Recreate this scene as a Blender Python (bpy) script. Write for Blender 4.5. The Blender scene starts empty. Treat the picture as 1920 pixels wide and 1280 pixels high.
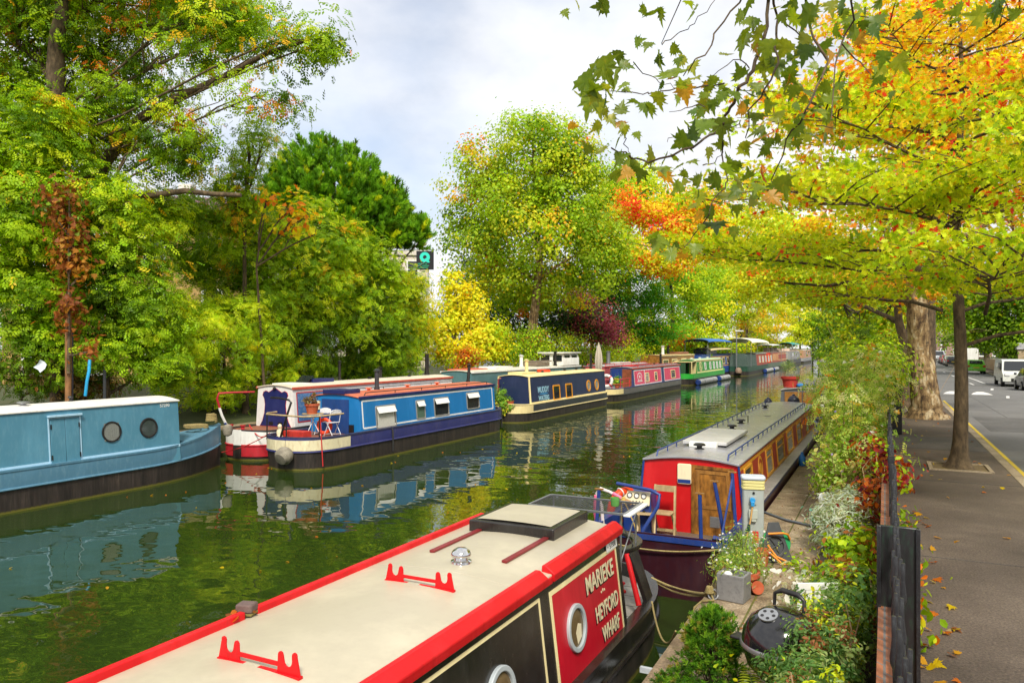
import bpy, bmesh, math, random
import numpy as np
from mathutils import Vector, Matrix
PI = math.pi
S = bpy.context.scene
COL = S.collection
random.seed(7)

# ------------------------------------------------------------------ camera
F, VX, HZ, CZ = 1400.0, 1660.0, 650.0, 3.9
TH = math.atan((VX - 960) / F); CT, ST = math.cos(TH), math.sin(TH)
def W(px, py, Z):
    cx = (px - 960) / F * Z
    return Vector((cx * CT - Z * ST, cx * ST + Z * CT, CZ - (py - HZ) * Z / F))
def YX(px, x0):
    r = (px - 960) / F; Z = x0 / (r * CT - ST)
    return Z * (r * ST + CT)
cam = bpy.data.cameras.new('camera'); cam.sensor_width = 36; cam.lens = 36 * F / 1920
cam.shift_y = 10 / 1920; cam.clip_end = 2000; cam.clip_start = .05
co = bpy.data.objects.new('camera', cam); COL.objects.link(co)
co.location = (0, 0, CZ); co.rotation_euler = (PI / 2, 0, TH); S.camera = co

# ------------------------------------------------------------------ materials
MATS = {}
def rgb(h):
    h = h.lstrip('#'); c = [int(h[i:i + 2], 16) / 255 for i in (0, 2, 4)]
    return tuple(x / 12.92 if x <= .04045 else ((x + .055) / 1.055) ** 2.4 for x in c)
def newmat(name):
    m = bpy.data.materials.new(name); m.use_nodes = True
    nt = m.node_tree; b = nt.nodes['Principled BSDF']
    return m, nt, b
def noise(nt, scale, detail=4, rough=.6, vec=None, mapscale=None, coord='Object'):
    n = nt.nodes.new('ShaderNodeTexNoise'); n.inputs['Scale'].default_value = scale
    n.inputs['Detail'].default_value = detail; n.inputs['Roughness'].default_value = rough
    tc = nt.nodes.new('ShaderNodeTexCoord')
    src = tc.outputs[coord]
    if mapscale:
        mp = nt.nodes.new('ShaderNodeMapping'); mp.inputs['Scale'].default_value = mapscale
        nt.links.new(src, mp.inputs['Vector']); src = mp.outputs['Vector']
    nt.links.new(src, n.inputs['Vector'])
    return n
def ramp(nt, fac, stops):
    r = nt.nodes.new('ShaderNodeValToRGB'); e = r.color_ramp.elements
    while len(e) < len(stops): e.new(.5)
    for k, (p, c) in enumerate(stops):
        e[k].position = p; e[k].color = (*c[:3], 1) if len(c) >= 3 else (c[0],) * 3 + (1,)
    nt.links.new(fac, r.inputs['Fac']); return r
def mix(nt, fac, a, b, mode='MIX'):
    m = nt.nodes.new('ShaderNodeMix'); m.data_type = 'RGBA'; m.blend_type = mode
    for key, v in ((0, fac), (6, a), (7, b)):
        if isinstance(v, (int, float)): m.inputs[key].default_value = v
        elif isinstance(v, tuple): m.inputs[key].default_value = (*v[:3], 1)
        else: nt.links.new(v, m.inputs[key])
    return m.outputs[2]
def bump(nt, b, h, strength=.3, dist=.01):
    n = nt.nodes.new('ShaderNodeBump'); n.inputs['Strength'].default_value = strength
    n.inputs['Distance'].default_value = dist
    nt.links.new(h, n.inputs['Height']); nt.links.new(n.outputs['Normal'], b.inputs['Normal'])
def paint(name, col, rough=.35, dirt=.35, dcol=(.09, .07, .05), streak=True, metal=0., scale=1.0, coat=0., fine=.12):
    """painted metal: two scales of wear plus vertical weather streaks"""
    if name in MATS: return MATS[name]
    m, nt, b = newmat(name)
    n1 = noise(nt, 2.2 * scale, 6, .65, mapscale=(1, 1, .35) if streak else None)
    r1 = ramp(nt, n1.outputs['Fac'], [(.48, (0,) * 3), (.75, (1,) * 3)])
    n2 = noise(nt, 14 * scale, 5, .7, mapscale=(1, 1, .25) if streak else None)
    r2 = ramp(nt, n2.outputs['Fac'], [(.5, (0,) * 3), (.72, (1,) * 3)])
    pale = tuple(min(1, c * 1.25 + .015) for c in col)
    c1 = mix(nt, r1.outputs['Color'], col, pale)
    k = nt.nodes.new('ShaderNodeMath'); k.operation = 'MULTIPLY'; k.inputs[1].default_value = dirt
    nt.links.new(r2.outputs['Color'], k.inputs[0])
    c2 = mix(nt, k.outputs[0], c1, dcol)
    nt.links.new(c2, b.inputs['Base Color'])
    rr = nt.nodes.new('ShaderNodeMapRange'); rr.inputs['To Min'].default_value = rough * .75
    rr.inputs['To Max'].default_value = min(1, rough * 1.5)
    nt.links.new(n2.outputs['Fac'], rr.inputs['Value']); nt.links.new(rr.outputs[0], b.inputs['Roughness'])
    b.inputs['Metallic'].default_value = metal
    b.inputs['Coat Weight'].default_value = coat
    bump(nt, b, n2.outputs['Fac'], fine, .004)
    MATS[name] = m; return m
def grain(name, a, c, scale=(30, 30, 2), rough=.6, strength=.3):
    if name in MATS: return MATS[name]
    m, nt, b = newmat(name)
    n = noise(nt, 1.0, 8, .7, mapscale=scale)
    r = ramp(nt, n.outputs['Fac'], [(.3, a), (.7, c)])
    n2 = noise(nt, 3.5, 3, .6)
    r2 = ramp(nt, n2.outputs['Fac'], [(.35, (.6,) * 3), (.7, (1.1,) * 3)])
    nt.links.new(mix(nt, 1.0, r.outputs['Color'], r2.outputs['Color'], 'MULTIPLY'), b.inputs['Base Color'])
    b.inputs['Roughness'].default_value = rough; bump(nt, b, n.outputs['Fac'], strength, .01)
    MATS[name] = m; return m
def rough_ground(name, cols, s1=1.2, s2=60, rough=.9, strength=.5, dist=.01, spots=None):
    if name in MATS: return MATS[name]
    m, nt, b = newmat(name)
    n1 = noise(nt, s1, 8, .65); n2 = noise(nt, s2, 4, .7)
    r1 = ramp(nt, n1.outputs['Fac'], [(.3, cols[0]), (.52, cols[1]), (.72, cols[2])])
    r2 = ramp(nt, n2.outputs['Fac'], [(.32, (.45,) * 3), (.5, (.95,) * 3), (.7, (1.55,) * 3)])
    c = mix(nt, 1.0, r1.outputs['Color'], r2.outputs['Color'], 'MULTIPLY')
    if spots:
        n3 = noise(nt, spots[1], 5, .7)
        r3 = ramp(nt, n3.outputs['Fac'], [(spots[2], (0,) * 3), (spots[2] + .1, (1,) * 3)])
        c = mix(nt, r3.outputs['Color'], c, spots[0])
    nt.links.new(c, b.inputs['Base Color']); b.inputs['Roughness'].default_value = rough
    bump(nt, b, n2.outputs['Fac'], strength, dist)
    MATS[name] = m; return m
def brickmat(name, c1, c2, mortar, sc=1.0, axis='yz'):
    if name in MATS: return MATS[name]
    m, nt, b = newmat(name)
    tc = nt.nodes.new('ShaderNodeTexCoord'); sp = nt.nodes.new('ShaderNodeSeparateXYZ'); cb = nt.nodes.new('ShaderNodeCombineXYZ')
    nt.links.new(tc.outputs['Object'], sp.inputs[0])
    ad = nt.nodes.new('ShaderNodeMath'); ad.operation = 'ADD'
    nt.links.new(sp.outputs[0], ad.inputs[0]); nt.links.new(sp.outputs[1], ad.inputs[1])
    a2 = nt.nodes.new('ShaderNodeMath'); a2.operation = 'ADD'; nt.links.new(sp.outputs[2], a2.inputs[0]); nt.links.new(sp.outputs[0], a2.inputs[1])
    nt.links.new(ad.outputs[0], cb.inputs[0]); nt.links.new(a2.outputs[0], cb.inputs[1])
    br = nt.nodes.new('ShaderNodeTexBrick'); br.inputs['Scale'].default_value = sc
    br.inputs['Color1'].default_value = (*c1, 1); br.inputs['Color2'].default_value = (*c2, 1); br.inputs['Mortar'].default_value = (*mortar, 1)
    br.inputs['Brick Width'].default_value = .225; br.inputs['Row Height'].default_value = .075; br.inputs['Mortar Size'].default_value = .008
    nt.links.new(cb.outputs[0], br.inputs['Vector'])
    n = noise(nt, 3, 6, .7); r = ramp(nt, n.outputs['Fac'], [(.3, (.55,) * 3), (.7, (1.15,) * 3)])
    nt.links.new(mix(nt, 1.0, br.outputs['Color'], r.outputs['Color'], 'MULTIPLY'), b.inputs['Base Color'])
    b.inputs['Roughness'].default_value = .85; bump(nt, b, br.outputs['Fac'], -.4, .01)
    MATS[name] = m; return m
def leafmat(name, trans=.44, gloss=.18, rough=.45):
    if name in MATS: return MATS[name]
    m, nt, b = newmat(name)
    at = nt.nodes.new('ShaderNodeAttribute'); at.attribute_name = 'leafcol'
    b.inputs['Roughness'].default_value = rough; b.inputs['Specular IOR Level'].default_value = gloss
    nt.links.new(at.outputs['Color'], b.inputs['Base Color'])
    t = nt.nodes.new('ShaderNodeBsdfTranslucent')
    nt.links.new(mix(nt, 1.0, at.outputs['Color'], (1.6, 1.45, .55), 'MULTIPLY'), t.inputs['Color'])
    ms = nt.nodes.new('ShaderNodeMixShader'); ms.inputs[0].default_value = trans
    nt.links.new(b.outputs[0], ms.inputs[1]); nt.links.new(t.outputs[0], ms.inputs[2])
    nt.links.new(ms.outputs[0], nt.nodes['Material Output'].inputs['Surface'])
    MATS[name] = m; return m
def plain(name, col, rough=.5, metal=0., spec=.5):
    if name in MATS: return MATS[name]
    m, nt, b = newmat(name)
    n = noise(nt, 25, 4, .6); r = ramp(nt, n.outputs['Fac'], [(.3, (.85,) * 3), (.7, (1.08,) * 3)])
    nt.links.new(mix(nt, 1.0, (*col,), r.outputs['Color'], 'MULTIPLY'), b.inputs['Base Color'])
    b.inputs['Roughness'].default_value = rough; b.inputs['Metallic'].default_value = metal
    b.inputs['Specular IOR Level'].default_value = spec
    MATS[name] = m; return m

# ------------------------------------------------------------------ mesh builder
class Frame:
    def __init__(s, o, u, v):
        s.o = Vector(o); s.u = Vector(u).normalized(); s.v = Vector(v).normalized(); s.n = s.u.cross(s.v).normalized()
    def pt(s, a, b, d=0.): return s.o + s.u * a + s.v * b + s.n * d
    def shift(s, a, b, d=0.):
        return Frame(s.pt(a, b, d), s.u, s.v)
def rrect(w, h, r=.02, n=4, c=(0, 0)):
    out = []
    for cx, cy, a0 in ((w / 2 - r, h / 2 - r, 0), (-w / 2 + r, h / 2 - r, PI / 2), (-w / 2 + r, -h / 2 + r, PI), (w / 2 - r, -h / 2 + r, 1.5 * PI)):
        for k in range(n + 1):
            a = a0 + PI / 2 * k / n
            out.append((c[0] + cx + r * math.cos(a), c[1] + cy + r * math.sin(a)))
    return out
def rect(x0, x1, y0, y1): return [(x0, y0), (x1, y0), (x1, y1), (x0, y1)]
def circ(rx, ry=None, n=28, c=(0, 0)):
    ry = ry or rx
    return [(c[0] + rx * math.cos(2 * PI * k / n), c[1] + ry * math.sin(2 * PI * k / n)) for k in range(n)]
class MB:
    def __init__(s): s.v = []; s.f = []
    def add(s, vs, fs):
        o = len(s.v); s.v += [tuple(x) for x in vs]; s.f += [tuple(i + o for i in f) for f in fs]; return s
    def box(s, x0, x1, y0, y1, z0, z1):
        return s.add([(x, y, z) for z in (z0, z1) for y in (y0, y1) for x in (x0, x1)],
                     [(0, 1, 3, 2), (4, 6, 7, 5), (0, 4, 5, 1), (2, 3, 7, 6), (0, 2, 6, 4), (1, 5, 7, 3)])
    def bar(s, p, q, w, h, up=(0, 0, 1)):
        p = Vector(p); q = Vector(q); d = (q - p).normalized(); up = Vector(up)
        if abs(d.dot(up)) > .98: up = Vector((0, 1, 0))
        a = d.cross(up).normalized() * (w / 2); b = a.cross(d).normalized() * (h / 2)
        vs = [p - a - b, p + a - b, p + a + b, p - a + b, q - a - b, q + a - b, q + a + b, q - a + b]
        return s.add(vs, [(3, 2, 1, 0), (4, 5, 6, 7), (0, 1, 5, 4), (1, 2, 6, 5), (2, 3, 7, 6), (3, 0, 4, 7)])
    def tube(s, pts, r, n=8, cap=True):
        pts = [Vector(p) for p in pts]; m = len(pts)
        rs = r if isinstance(r, (list, tuple)) else [r] * m
        ts = [(pts[min(i + 1, m - 1)] - pts[max(i - 1, 0)]).normalized() for i in range(m)]
        a = ts[0].orthogonal().normalized(); vs = []
        for i in range(m):
            a = (a - ts[i] * a.dot(ts[i]))
            a = a.normalized() if a.length > 1e-6 else ts[i].orthogonal().normalized()
            b = ts[i].cross(a)
            vs += [pts[i] + (a * math.cos(2 * PI * k / n) + b * math.sin(2 * PI * k / n)) * rs[i] for k in range(n)]
        fs = [(i * n + k, i * n + (k + 1) % n, (i + 1) * n + (k + 1) % n, (i + 1) * n + k) for i in range(m - 1) for k in range(n)]
        if cap: fs += [tuple(reversed(range(n))), tuple(range((m - 1) * n, m * n))]
        return s.add(vs, fs)
    def lathe(s, prof, o=(0, 0, 0), n=20, M=None):
        vs = []; fs = []; o = Vector(o)
        for r, z in prof:
            for k in range(n):
                p = Vector((r * math.cos(2 * PI * k / n), r * math.sin(2 * PI * k / n), z))
                vs.append((M @ p if M else p) + o)
        m = len(prof)
        fs = [(i * n + k, i * n + (k + 1) % n, (i + 1) * n + (k + 1) % n, (i + 1) * n + k) for i in range(m - 1) for k in range(n)]
        fs += [tuple(reversed(range(n))), tuple(range((m - 1) * n, m * n))]
        return s.add(vs, fs)
    def prism(s, fr, poly, d0, d1):
        n = len(poly)
        vs = [fr.pt(a, b, d0) for a, b in poly] + [fr.pt(a, b, d1) for a, b in poly]
        return s.add(vs, [tuple(reversed(range(n))), tuple(range(n, 2 * n))] + [(k, (k + 1) % n, n + (k + 1) % n, n + k) for k in range(n)])
    def ring(s, fr, po, pi, d0, d1):
        n = len(po)
        vs = [fr.pt(a, b, d) for P, d in ((po, d0), (po, d1), (pi, d1), (pi, d0)) for a, b in P]
        fs = []
        for j in range(4):
            for k in range(n):
                k2 = (k + 1) % n; j2 = (j + 1) % 4
                fs.append((j * n + k, j * n + k2, j2 * n + k2, j2 * n + k))
        return s.add(vs, fs)
    def grid(s, rows, closed=False):
        n = len(rows[0]); vs = [p for r in rows for p in r]; fs = []
        for i in range(len(rows) - 1):
            for k in range(n if closed else n - 1):
                k2 = (k + 1) % n
                fs.append((i * n + k, i * n + k2, (i + 1) * n + k2, (i + 1) * n + k))
        return s.add(vs, fs)
    def torus(s, fr, R, r, n=28, m=8, a0=0, a1=2 * PI):
        full = abs(a1 - a0 - 2 * PI) < 1e-6
        pts = [fr.pt(R * math.cos(a0 + (a1 - a0) * k / n), R * math.sin(a0 + (a1 - a0) * k / n)) for k in range(n + 1)]
        return s.tube(pts, r, m, cap=not full)
    def build(s, name, mat, parent=None, smooth=35, bevel=0., label=None, kind=None):
        me = bpy.data.meshes.new(name); me.from_pydata(s.v, [], s.f)
        bm = bmesh.new(); bm.from_mesh(me); bmesh.ops.recalc_face_normals(bm, faces=bm.faces); bm.to_mesh(me); bm.free()
        o = bpy.data.objects.new(name, me); COL.objects.link(o)
        if mat: me.materials.append(mat)
        if smooth:
            me.shade_smooth(); me.set_sharp_from_angle(angle=math.radians(smooth))
        if bevel:
            b = o.modifiers.new('bevel', 'BEVEL'); b.width = bevel; b.segments = 2; b.limit_method = 'ANGLE'; b.angle_limit = math.radians(40)
            b.harden_normals = False
        if parent: o.parent = parent
        if label: o['label'] = label
        if kind: o['kind'] = kind
        return o
def tag(o, label, cat, group=None, kind=None):
    o['label'] = label
    if cat: o['category'] = cat
    if group: o['group'] = group
    if kind: o['kind'] = kind
    return o
def thing(name, label, cat, loc=(0, 0, 0), rz=0., group=None):
    o = bpy.data.objects.new(name, None); COL.objects.link(o); o.empty_display_size = .2
    o.location = loc; o.rotation_euler = (0, 0, rz)
    return tag(o, label, cat, group)
def struct(name, mb, mat, **k):
    o = mb.build(name, mat, None, **k); o['kind'] = 'structure'; return o
def copy_tree(o, parent=None):
    c = o.copy(); COL.objects.link(c)
    if parent: c.parent = parent
    for ch in list(o.children): copy_tree(ch, c)
    return c
def text(s, size, fr, mat, parent, name='lettering', bold=.0, sx=1., depth=.004, off=.002, arc=None, fit=None):
    cu = bpy.data.curves.new('t', 'FONT'); cu.body = s; cu.size = size; cu.align_x = 'CENTER'; cu.align_y = 'CENTER'
    cu.offset = bold; cu.extrude = depth / 2; cu.resolution_u = 3
    ob = bpy.data.objects.new('t', cu); COL.objects.link(ob)
    dg = bpy.context.evaluated_depsgraph_get(); me = bpy.data.meshes.new_from_object(ob.evaluated_get(dg))
    bpy.data.objects.remove(ob); me.name = name
    xs = [v.co.x for v in me.vertices]; ys = [v.co.y for v in me.vertices]; xm, ym = (max(xs) + min(xs)) / 2, (max(ys) + min(ys)) / 2
    for v in me.vertices: v.co.x -= xm; v.co.y -= ym
    sy = 1.
    if fit: sx = fit[0] / (max(xs) - min(xs)); sy = fit[1] / (max(ys) - min(ys))
    for v in me.vertices:
        x, y, z = v.co; x *= sx; y *= sy
        if arc: y += arc * (1 - (x / (size * 2.2)) ** 2)
        v.co = fr.pt(x, y, z + off + depth / 2)
    me.materials.clear(); me.materials.append(mat)
    o = bpy.data.objects.new(name, me); COL.objects.link(o)
    if parent: o.parent = parent
    return o

# ------------------------------------------------------------------ foliage
GAIN = 1.65
PUFF = 3.3
def norm(a): return a / np.maximum(np.linalg.norm(a, axis=1, keepdims=True), 1e-9)
DIAMOND = (np.array([(-.5, 0, 0), (0, -.42, .09), (.5, 0, -.06), (0, .42, .09)]), [(0, 1, 2, 3)])
LENS = (np.array([(-.5, 0, 0), (-.2, -.3, .07), (.15, -.24, .06), (.5, 0, -.08), (.15, .24, .06), (-.2, .3, .07)]), [(0, 1, 2, 3), (0, 3, 4, 5)])
BLADE = (np.array([(-.5, -.07, 0), (.1, -.09, .03), (.5, 0, -.03), (.1, .09, .03), (-.5, .07, 0)]), [(0, 1, 2, 3, 4)])
NEEDLE = (np.array([(-.5, -.035, 0), (.5, -.02, 0), (.5, .02, 0), (-.5, .035, 0)]), [(0, 1, 2, 3)])
def _maple():
    rim = [(-.4, 0), (-.43, -.12), (-.36, -.22), (-.4, -.38), (-.27, -.4), (-.2, -.62), (-.13, -.36), (.0, -.42), (.05, -.33), (.22, -.52), (.15, -.3), (.11, -.19), (.24, -.22), (.28, -.11), (.42, -.1), (.66, 0)]
    pts = rim + [(x, -y) for x, y in rim[-2:0:-1]]
    V = [(-.1, 0, 0)] + [(x, y, .16 * abs(y) - .35 * max(0, x) ** 2 - .1 * (abs(y) > .4)) for x, y in pts]
    n = len(pts)
    return np.array(V), [(0, 1 + k, 1 + (k + 1) % n) for k in range(n)]
MAPLE = _maple()
def _oak():
    rim = [(-.5, 0), (-.25, -.12), (-.12, -.36), (-.02, -.12), (.1, -.4), (.16, -.12), (.32, -.25), (.32, -.08), (.55, 0)]
    pts = rim + [(x, -y) for x, y in rim[-2:0:-1]]
    n = len(pts)
    return np.array([(0, 0, 0)] + [(x, y, .2 * abs(y)) for x, y in pts]), [(0, 1 + k, 1 + (k + 1) % n) for k in range(n)]
OAK = _oak()
def _spray():
    V, fs = [], []
    def leaflet(x, y, a, l, w):
        o = len(V); d = (math.cos(a), math.sin(a)); p = (-d[1], d[0])
        for u, v in ((0, 0), (.45, -.5), (1, 0), (.45, .5)):
            X, Y = x + d[0] * l * u + p[0] * w * v, y + d[1] * l * u + p[1] * w * v
            V.append((X, Y, -.55 * X * abs(X) - .3 * abs(Y) + .05 * abs(v)))
        fs.append((o, o + 1, o + 2, o + 3))
    for x, l in ((-.38, .3), (-.14, .36), (.1, .33)):
        for s in (-1, 1): leaflet(x, .02 * s, s * (.95 - .25 * x), l, .19)
    leaflet(.26, 0, 0, .34, .2)
    return np.array(V), fs
SPRAY = _spray()
def leaves(name, C, N, L, Col, mat, parent, shape=DIAMOND, T=None, rng=None, aspect=1.0, gain=None):
    gain = gain or GAIN
    rng = rng or np.random.default_rng(1)
    n = len(C); N = norm(N)
    if T is None: T = rng.normal(size=(n, 3))
    T = norm(T - N * np.sum(T * N, axis=1, keepdims=True)); B = np.cross(N, T)
    V, fs = shape; k = len(V)
    L = np.asarray(L).reshape(-1, 1, 1) * np.ones((n, 1, 1))
    P = C[:, None, :] + L * (T[:, None, :] * V[None, :, 0:1] + B[:, None, :] * V[None, :, 1:2] * aspect + N[:, None, :] * V[None, :, 2:3])
    me = bpy.data.meshes.new(name)
    me.vertices.add(n * k); me.vertices.foreach_set('co', P.astype(np.float32).ravel())
    lt = [len(f) for f in fs]; flat = np.concatenate([np.array(f) for f in fs])
    loops = (np.arange(n)[:, None] * k + flat[None, :]).ravel()
    me.loops.add(len(loops)); me.loops.foreach_set('vertex_index', loops.astype(np.int32))
    starts = np.concatenate([[0], np.cumsum(lt)[:-1]])
    me.polygons.add(n * len(fs))
    me.polygons.foreach_set('loop_start', (np.arange(n)[:, None] * sum(lt) + starts[None, :]).ravel().astype(np.int32))
    me.update(calc_edges=True)
    ca = me.color_attributes.new('leafcol', 'FLOAT_COLOR', 'POINT')
    cc = np.ones((n, k, 4), np.float32); cc[:, :, :3] = np.clip(Col * gain, 0.002, .8)[:, None, :]
    ca.data.foreach_set('color', cc.ravel())
    me.materials.append(mat)
    o = bpy.data.objects.new(name, me); COL.objects.link(o)
    if parent: o.parent = parent
    return o
def Bp(px, py, Z, rx, ry, rd=None):
    k = Z / F
    return (np.array(W(px, py, Z)), np.array((rx * k, (rd or rx) * k, ry * k)))
def pick(pal, n, rng):
    w = np.array([p[0] for p in pal], float); w /= w.sum()
    return np.array([p[1] for p in pal])[rng.choice(len(pal), n, p=w)]
def crown_pts(blobs, nleaf, per=36, clr=.45, flat=.6, shell=.45, pal=None, rng=None, up=.5, keep=.86, hue=None):
    wts = np.array([b[1][0] * b[1][1] + 2 * b[1][0] * b[1][2] for b in blobs]); wts /= wts.sum()
    nc = max(5, int(nleaf / (per * PUFF)))
    bi = rng.choice(len(blobs), nc, p=wts)
    c = np.array([b[0] for b in blobs])[bi]; r = np.array([b[1] for b in blobs])[bi]
    d = norm(rng.normal(size=(nc, 3)))
    rad = (shell + (1 - shell) * rng.random((nc, 1)) ** .6) * (1 + .15 * np.clip(rng.normal(size=(nc, 1)), -2, 1.6))
    CC = c + d * r * rad
    ci = rng.integers(0, nc, nleaf)
    sz = clr * (.5 + .9 * rng.random(nc)) * 1.12
    off = norm(rng.normal(size=(nleaf, 3))) * (rng.random((nleaf, 1)) ** .4 * (1.0 + .9 * (rng.random((nleaf, 1)) ** 6))) * 1.75 * sz[ci][:, None] * np.array((1, 1, flat))
    P = CC[ci] + off
    N = .35 * d[ci] + np.array((0, 0, up)) + .8 * norm(off) + .33 * rng.normal(size=(nleaf, 3))
    pc = pick(pal, nc, rng)
    if hue is not None: pc = hue(CC, pc, rng)
    col = pc[ci]; other = pick(pal, nleaf, rng)
    m = rng.random(nleaf) > keep; col = np.where(m[:, None], other, col)
    col = col * np.exp(rng.normal(size=(nleaf, 1)) * .14) * np.exp(rng.normal(size=(nleaf, 3)) * .05)
    return P, N, col, CC
def limb(mb, p, q, r0, r1, seg=6, wob=.12, sag=0., rng=None, n=7):
    p = Vector(p); q = Vector(q); L = (q - p).length; pts = []; rs = []
    wv = Vector(rng.normal(size=3)) * wob * L
    wv2 = Vector(rng.normal(size=3)) * wob * .5 * L
    for i in range(seg + 1):
        t = i / seg
        pts.append(p.lerp(q, t) + wv * math.sin(PI * t) * .5 + wv2 * math.sin(2 * PI * t) * .5 + Vector((0, 0, sag * L * math.sin(PI * t))))
        rs.append(r0 + (r1 - r0) * t ** .8)
    mb.tube(pts, rs, n); return pts
def tree(name, label, cat, blobs, nleaf, pal, trunk=None, leaf=.16, shape=DIAMOND, bark=None, seed=1, per=36, clr=.45, flat=.6,
         shell=.45, up=.5, r0=.2, limbs=True, twigs=60, group=None, mat=None, keep=.86, hue=None, aspect=1.0, extra=(), limbf=.4):
    nleaf = int(nleaf * 1.35); leaf *= .88
    rng = np.random.default_rng(seed)
    z0 = min(b[0][2] - b[1][2] for b in blobs)
    if trunk is None:
        b0 = max(blobs, key=lambda b: b[1][0])
        trunk = [(b0[0][0], b0[0][1], 1.0), (b0[0][0], b0[0][1], b0[0][2] * .6 + .4), tuple(b0[0])]
    base = Vector(trunk[0])
    t = thing(name, label, cat, base, 0, group)
    mb = MB(); tp = [Vector(p) - base for p in trunk]
    n = len(tp); dense = []
    for i in range(n - 1):
        for k in range(4): dense.append(tp[i].lerp(tp[i + 1], k / 4) + Vector(rng.normal(size=3)) * r0 * .12 * (0 if i == 0 and k == 0 else 1))
    dense.append(tp[-1]); m = len(dense)
    mb.tube(dense, [r0 * (1.35 if i == 0 else 1) * (1 - .75 * i / (m - 1)) for i in range(m)], 10)
    near_ = float(np.linalg.norm(np.array(blobs[0][0])[:2])) < 46
    if near_ and (shape is LENS or shape is DIAMOND): shape = SPRAY; nleaf = int(nleaf * .4); per = max(3, per * .4); leaf *= 2.15; aspect = 1.0
    P, N, col, CC = crown_pts(blobs, nleaf, per, clr, flat, shell, pal, rng, up, keep, hue)
    b0 = np.array(base)
    if limbs:
        anch = []
        for c, r in blobs:
            cv = Vector(c) - base
            j = min(range(m), key=lambda i: (dense[i] - cv * .8).length + .35 * abs(dense[i].z - cv.z * .72))
            anch.append((limb(mb, dense[j], cv, r0 * limbf * (1 - .5 * j / m) + .02, .03, 7, .12, .06, rng), cv))
        idx = rng.choice(len(CC), min(twigs, len(CC)), replace=False)
        for i in idx:
            q = Vector(CC[i]) - base
            pts, cv = min(anch, key=lambda a: (a[1] - q).length)
            limb(mb, pts[rng.integers(3, len(pts))], q, .022 + r0 * .04, .007, 4, .15, .03, rng, 5)
    for e in extra:
        pts = [Vector(p) - base for p in e[0]]
        mb.tube(pts, [e[1] + (e[2] - e[1]) * i / (len(pts) - 1) for i in range(len(pts))], 8)
    mb.build('trunk', bark or MATS['bark'], t, smooth=60)
    leaves('crown', P - b0, N, leaf * (.7 + .6 * rng.random(len(P))), col, mat or MATS['leaf'], t, shape, rng=rng, aspect=aspect)
    return t
# ------------------------------------------------------------------ palette of solid materials
leafmat('leaf'); leafmat('leaf_gloss', .3, .6, .3)
grain('bark', (.022, .013, .007), (.2, .14, .075), (11, 11, 3.6), .92, 1.0)
def plane_bark():
    m, nt, b = newmat('bark_plane')
    n1 = noise(nt, 1.0, 5, .6, mapscale=(4.5, 4.5, 2.6)); n2 = noise(nt, 1.0, 6, .7, mapscale=(13, 13, 1.5)); n3 = noise(nt, 1.0, 4, .6, mapscale=(3, 3, 9))
    r1 = ramp(nt, n1.outputs['Fac'], [(.36, (.09, .05, .022)), (.45, (.2, .125, .055)), (.54, (.33, .22, .1)), (.62, (.5, .4, .25))])
    r1.color_ramp.interpolation = 'EASE'
    r2 = ramp(nt, n2.outputs['Fac'], [(.36, (.16,) * 3), (.47, (.85,) * 3), (.7, (1.15,) * 3)]); r3 = ramp(nt, n3.outputs['Fac'], [(.33, (.35,) * 3), (.42, (1,) * 3)])
    c = mix(nt, 1.0, mix(nt, 1.0, r1.outputs['Color'], r2.outputs['Color'], 'MULTIPLY'), r3.outputs['Color'], 'MULTIPLY')
    nt.links.new(c, b.inputs['Base Color']); b.inputs['Roughness'].default_value = .9; bump(nt, b, n2.outputs['Fac'], 1.0, .04); MATS['bark_plane'] = m
plane_bark()
GLASS = plain('glass', (.018, .022, .025), .06, 0, .8)
CURT = plain('curtain_glass', (.33, .31, .27), .12, 0, .6)
BLACK = paint('black_paint', (.012, .011, .011), .32, .25, (.07, .05, .035))
def hullblack(name, rust):
    if name in MATS: return MATS[name]
    m, nt, b = newmat(name)
    n1 = noise(nt, 1.0, 7, .7, mapscale=(3.5, 3.5, .5)); n2 = noise(nt, 1.0, 6, .7, mapscale=(16, 16, 1.1))
    r1 = ramp(nt, n1.outputs['Fac'], [(.35, (.016, .013, .012)), (.62, (.05, .038, .032)), (.8, rust)])
    r2 = ramp(nt, n2.outputs['Fac'], [(.35, (.5,) * 3), (.62, (1.2,) * 3), (.75, (2.3,) * 3)])
    c = mix(nt, 1.0, r1.outputs['Color'], r2.outputs['Color'], 'MULTIPLY')
    # weed and scum line just above the water
    tc = nt.nodes.new('ShaderNodeTexCoord'); sp = nt.nodes.new('ShaderNodeSeparateXYZ'); nt.links.new(tc.outputs['Object'], sp.inputs[0])
    ad = nt.nodes.new('ShaderNodeMath'); ad.operation = 'MULTIPLY_ADD'; ad.inputs[1].default_value = .1
    nt.links.new(n2.outputs['Fac'], ad.inputs[0]); nt.links.new(sp.outputs[2], ad.inputs[2])
    ra = ramp(nt, ad.outputs[0], [(.08, (1,) * 3), (.115, (0,) * 3)])
    nt.links.new(mix(nt, ra.outputs['Color'], c, (.14, .13, .018)), b.inputs['Base Color'])
    b.inputs['Roughness'].default_value = .55; bump(nt, b, n2.outputs['Fac'], .25, .01)
    MATS[name] = m; return m
HULL = hullblack('hull_blacking', (.12, .085, .06)); HULLR = hullblack('hull_rusty', (.17, .12, .09))
CREAM = paint('cream_paint', rgb('e8dcb8'), .45, .22, (.35, .3, .2))
CHROME = plain('chrome', (.7, .7, .7), .12, 1.)
STEEL = plain('galvanised', (.4, .41, .42), .4, .8)
ROPE = grain('rope', (.22, .16, .05), (.5, .4, .17), (60, 60, 60), .9, .6)
ROPEG = grain('rope_grey', (.18, .16, .12), (.42, .38, .3), (60, 60, 60), .9, .6)
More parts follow.
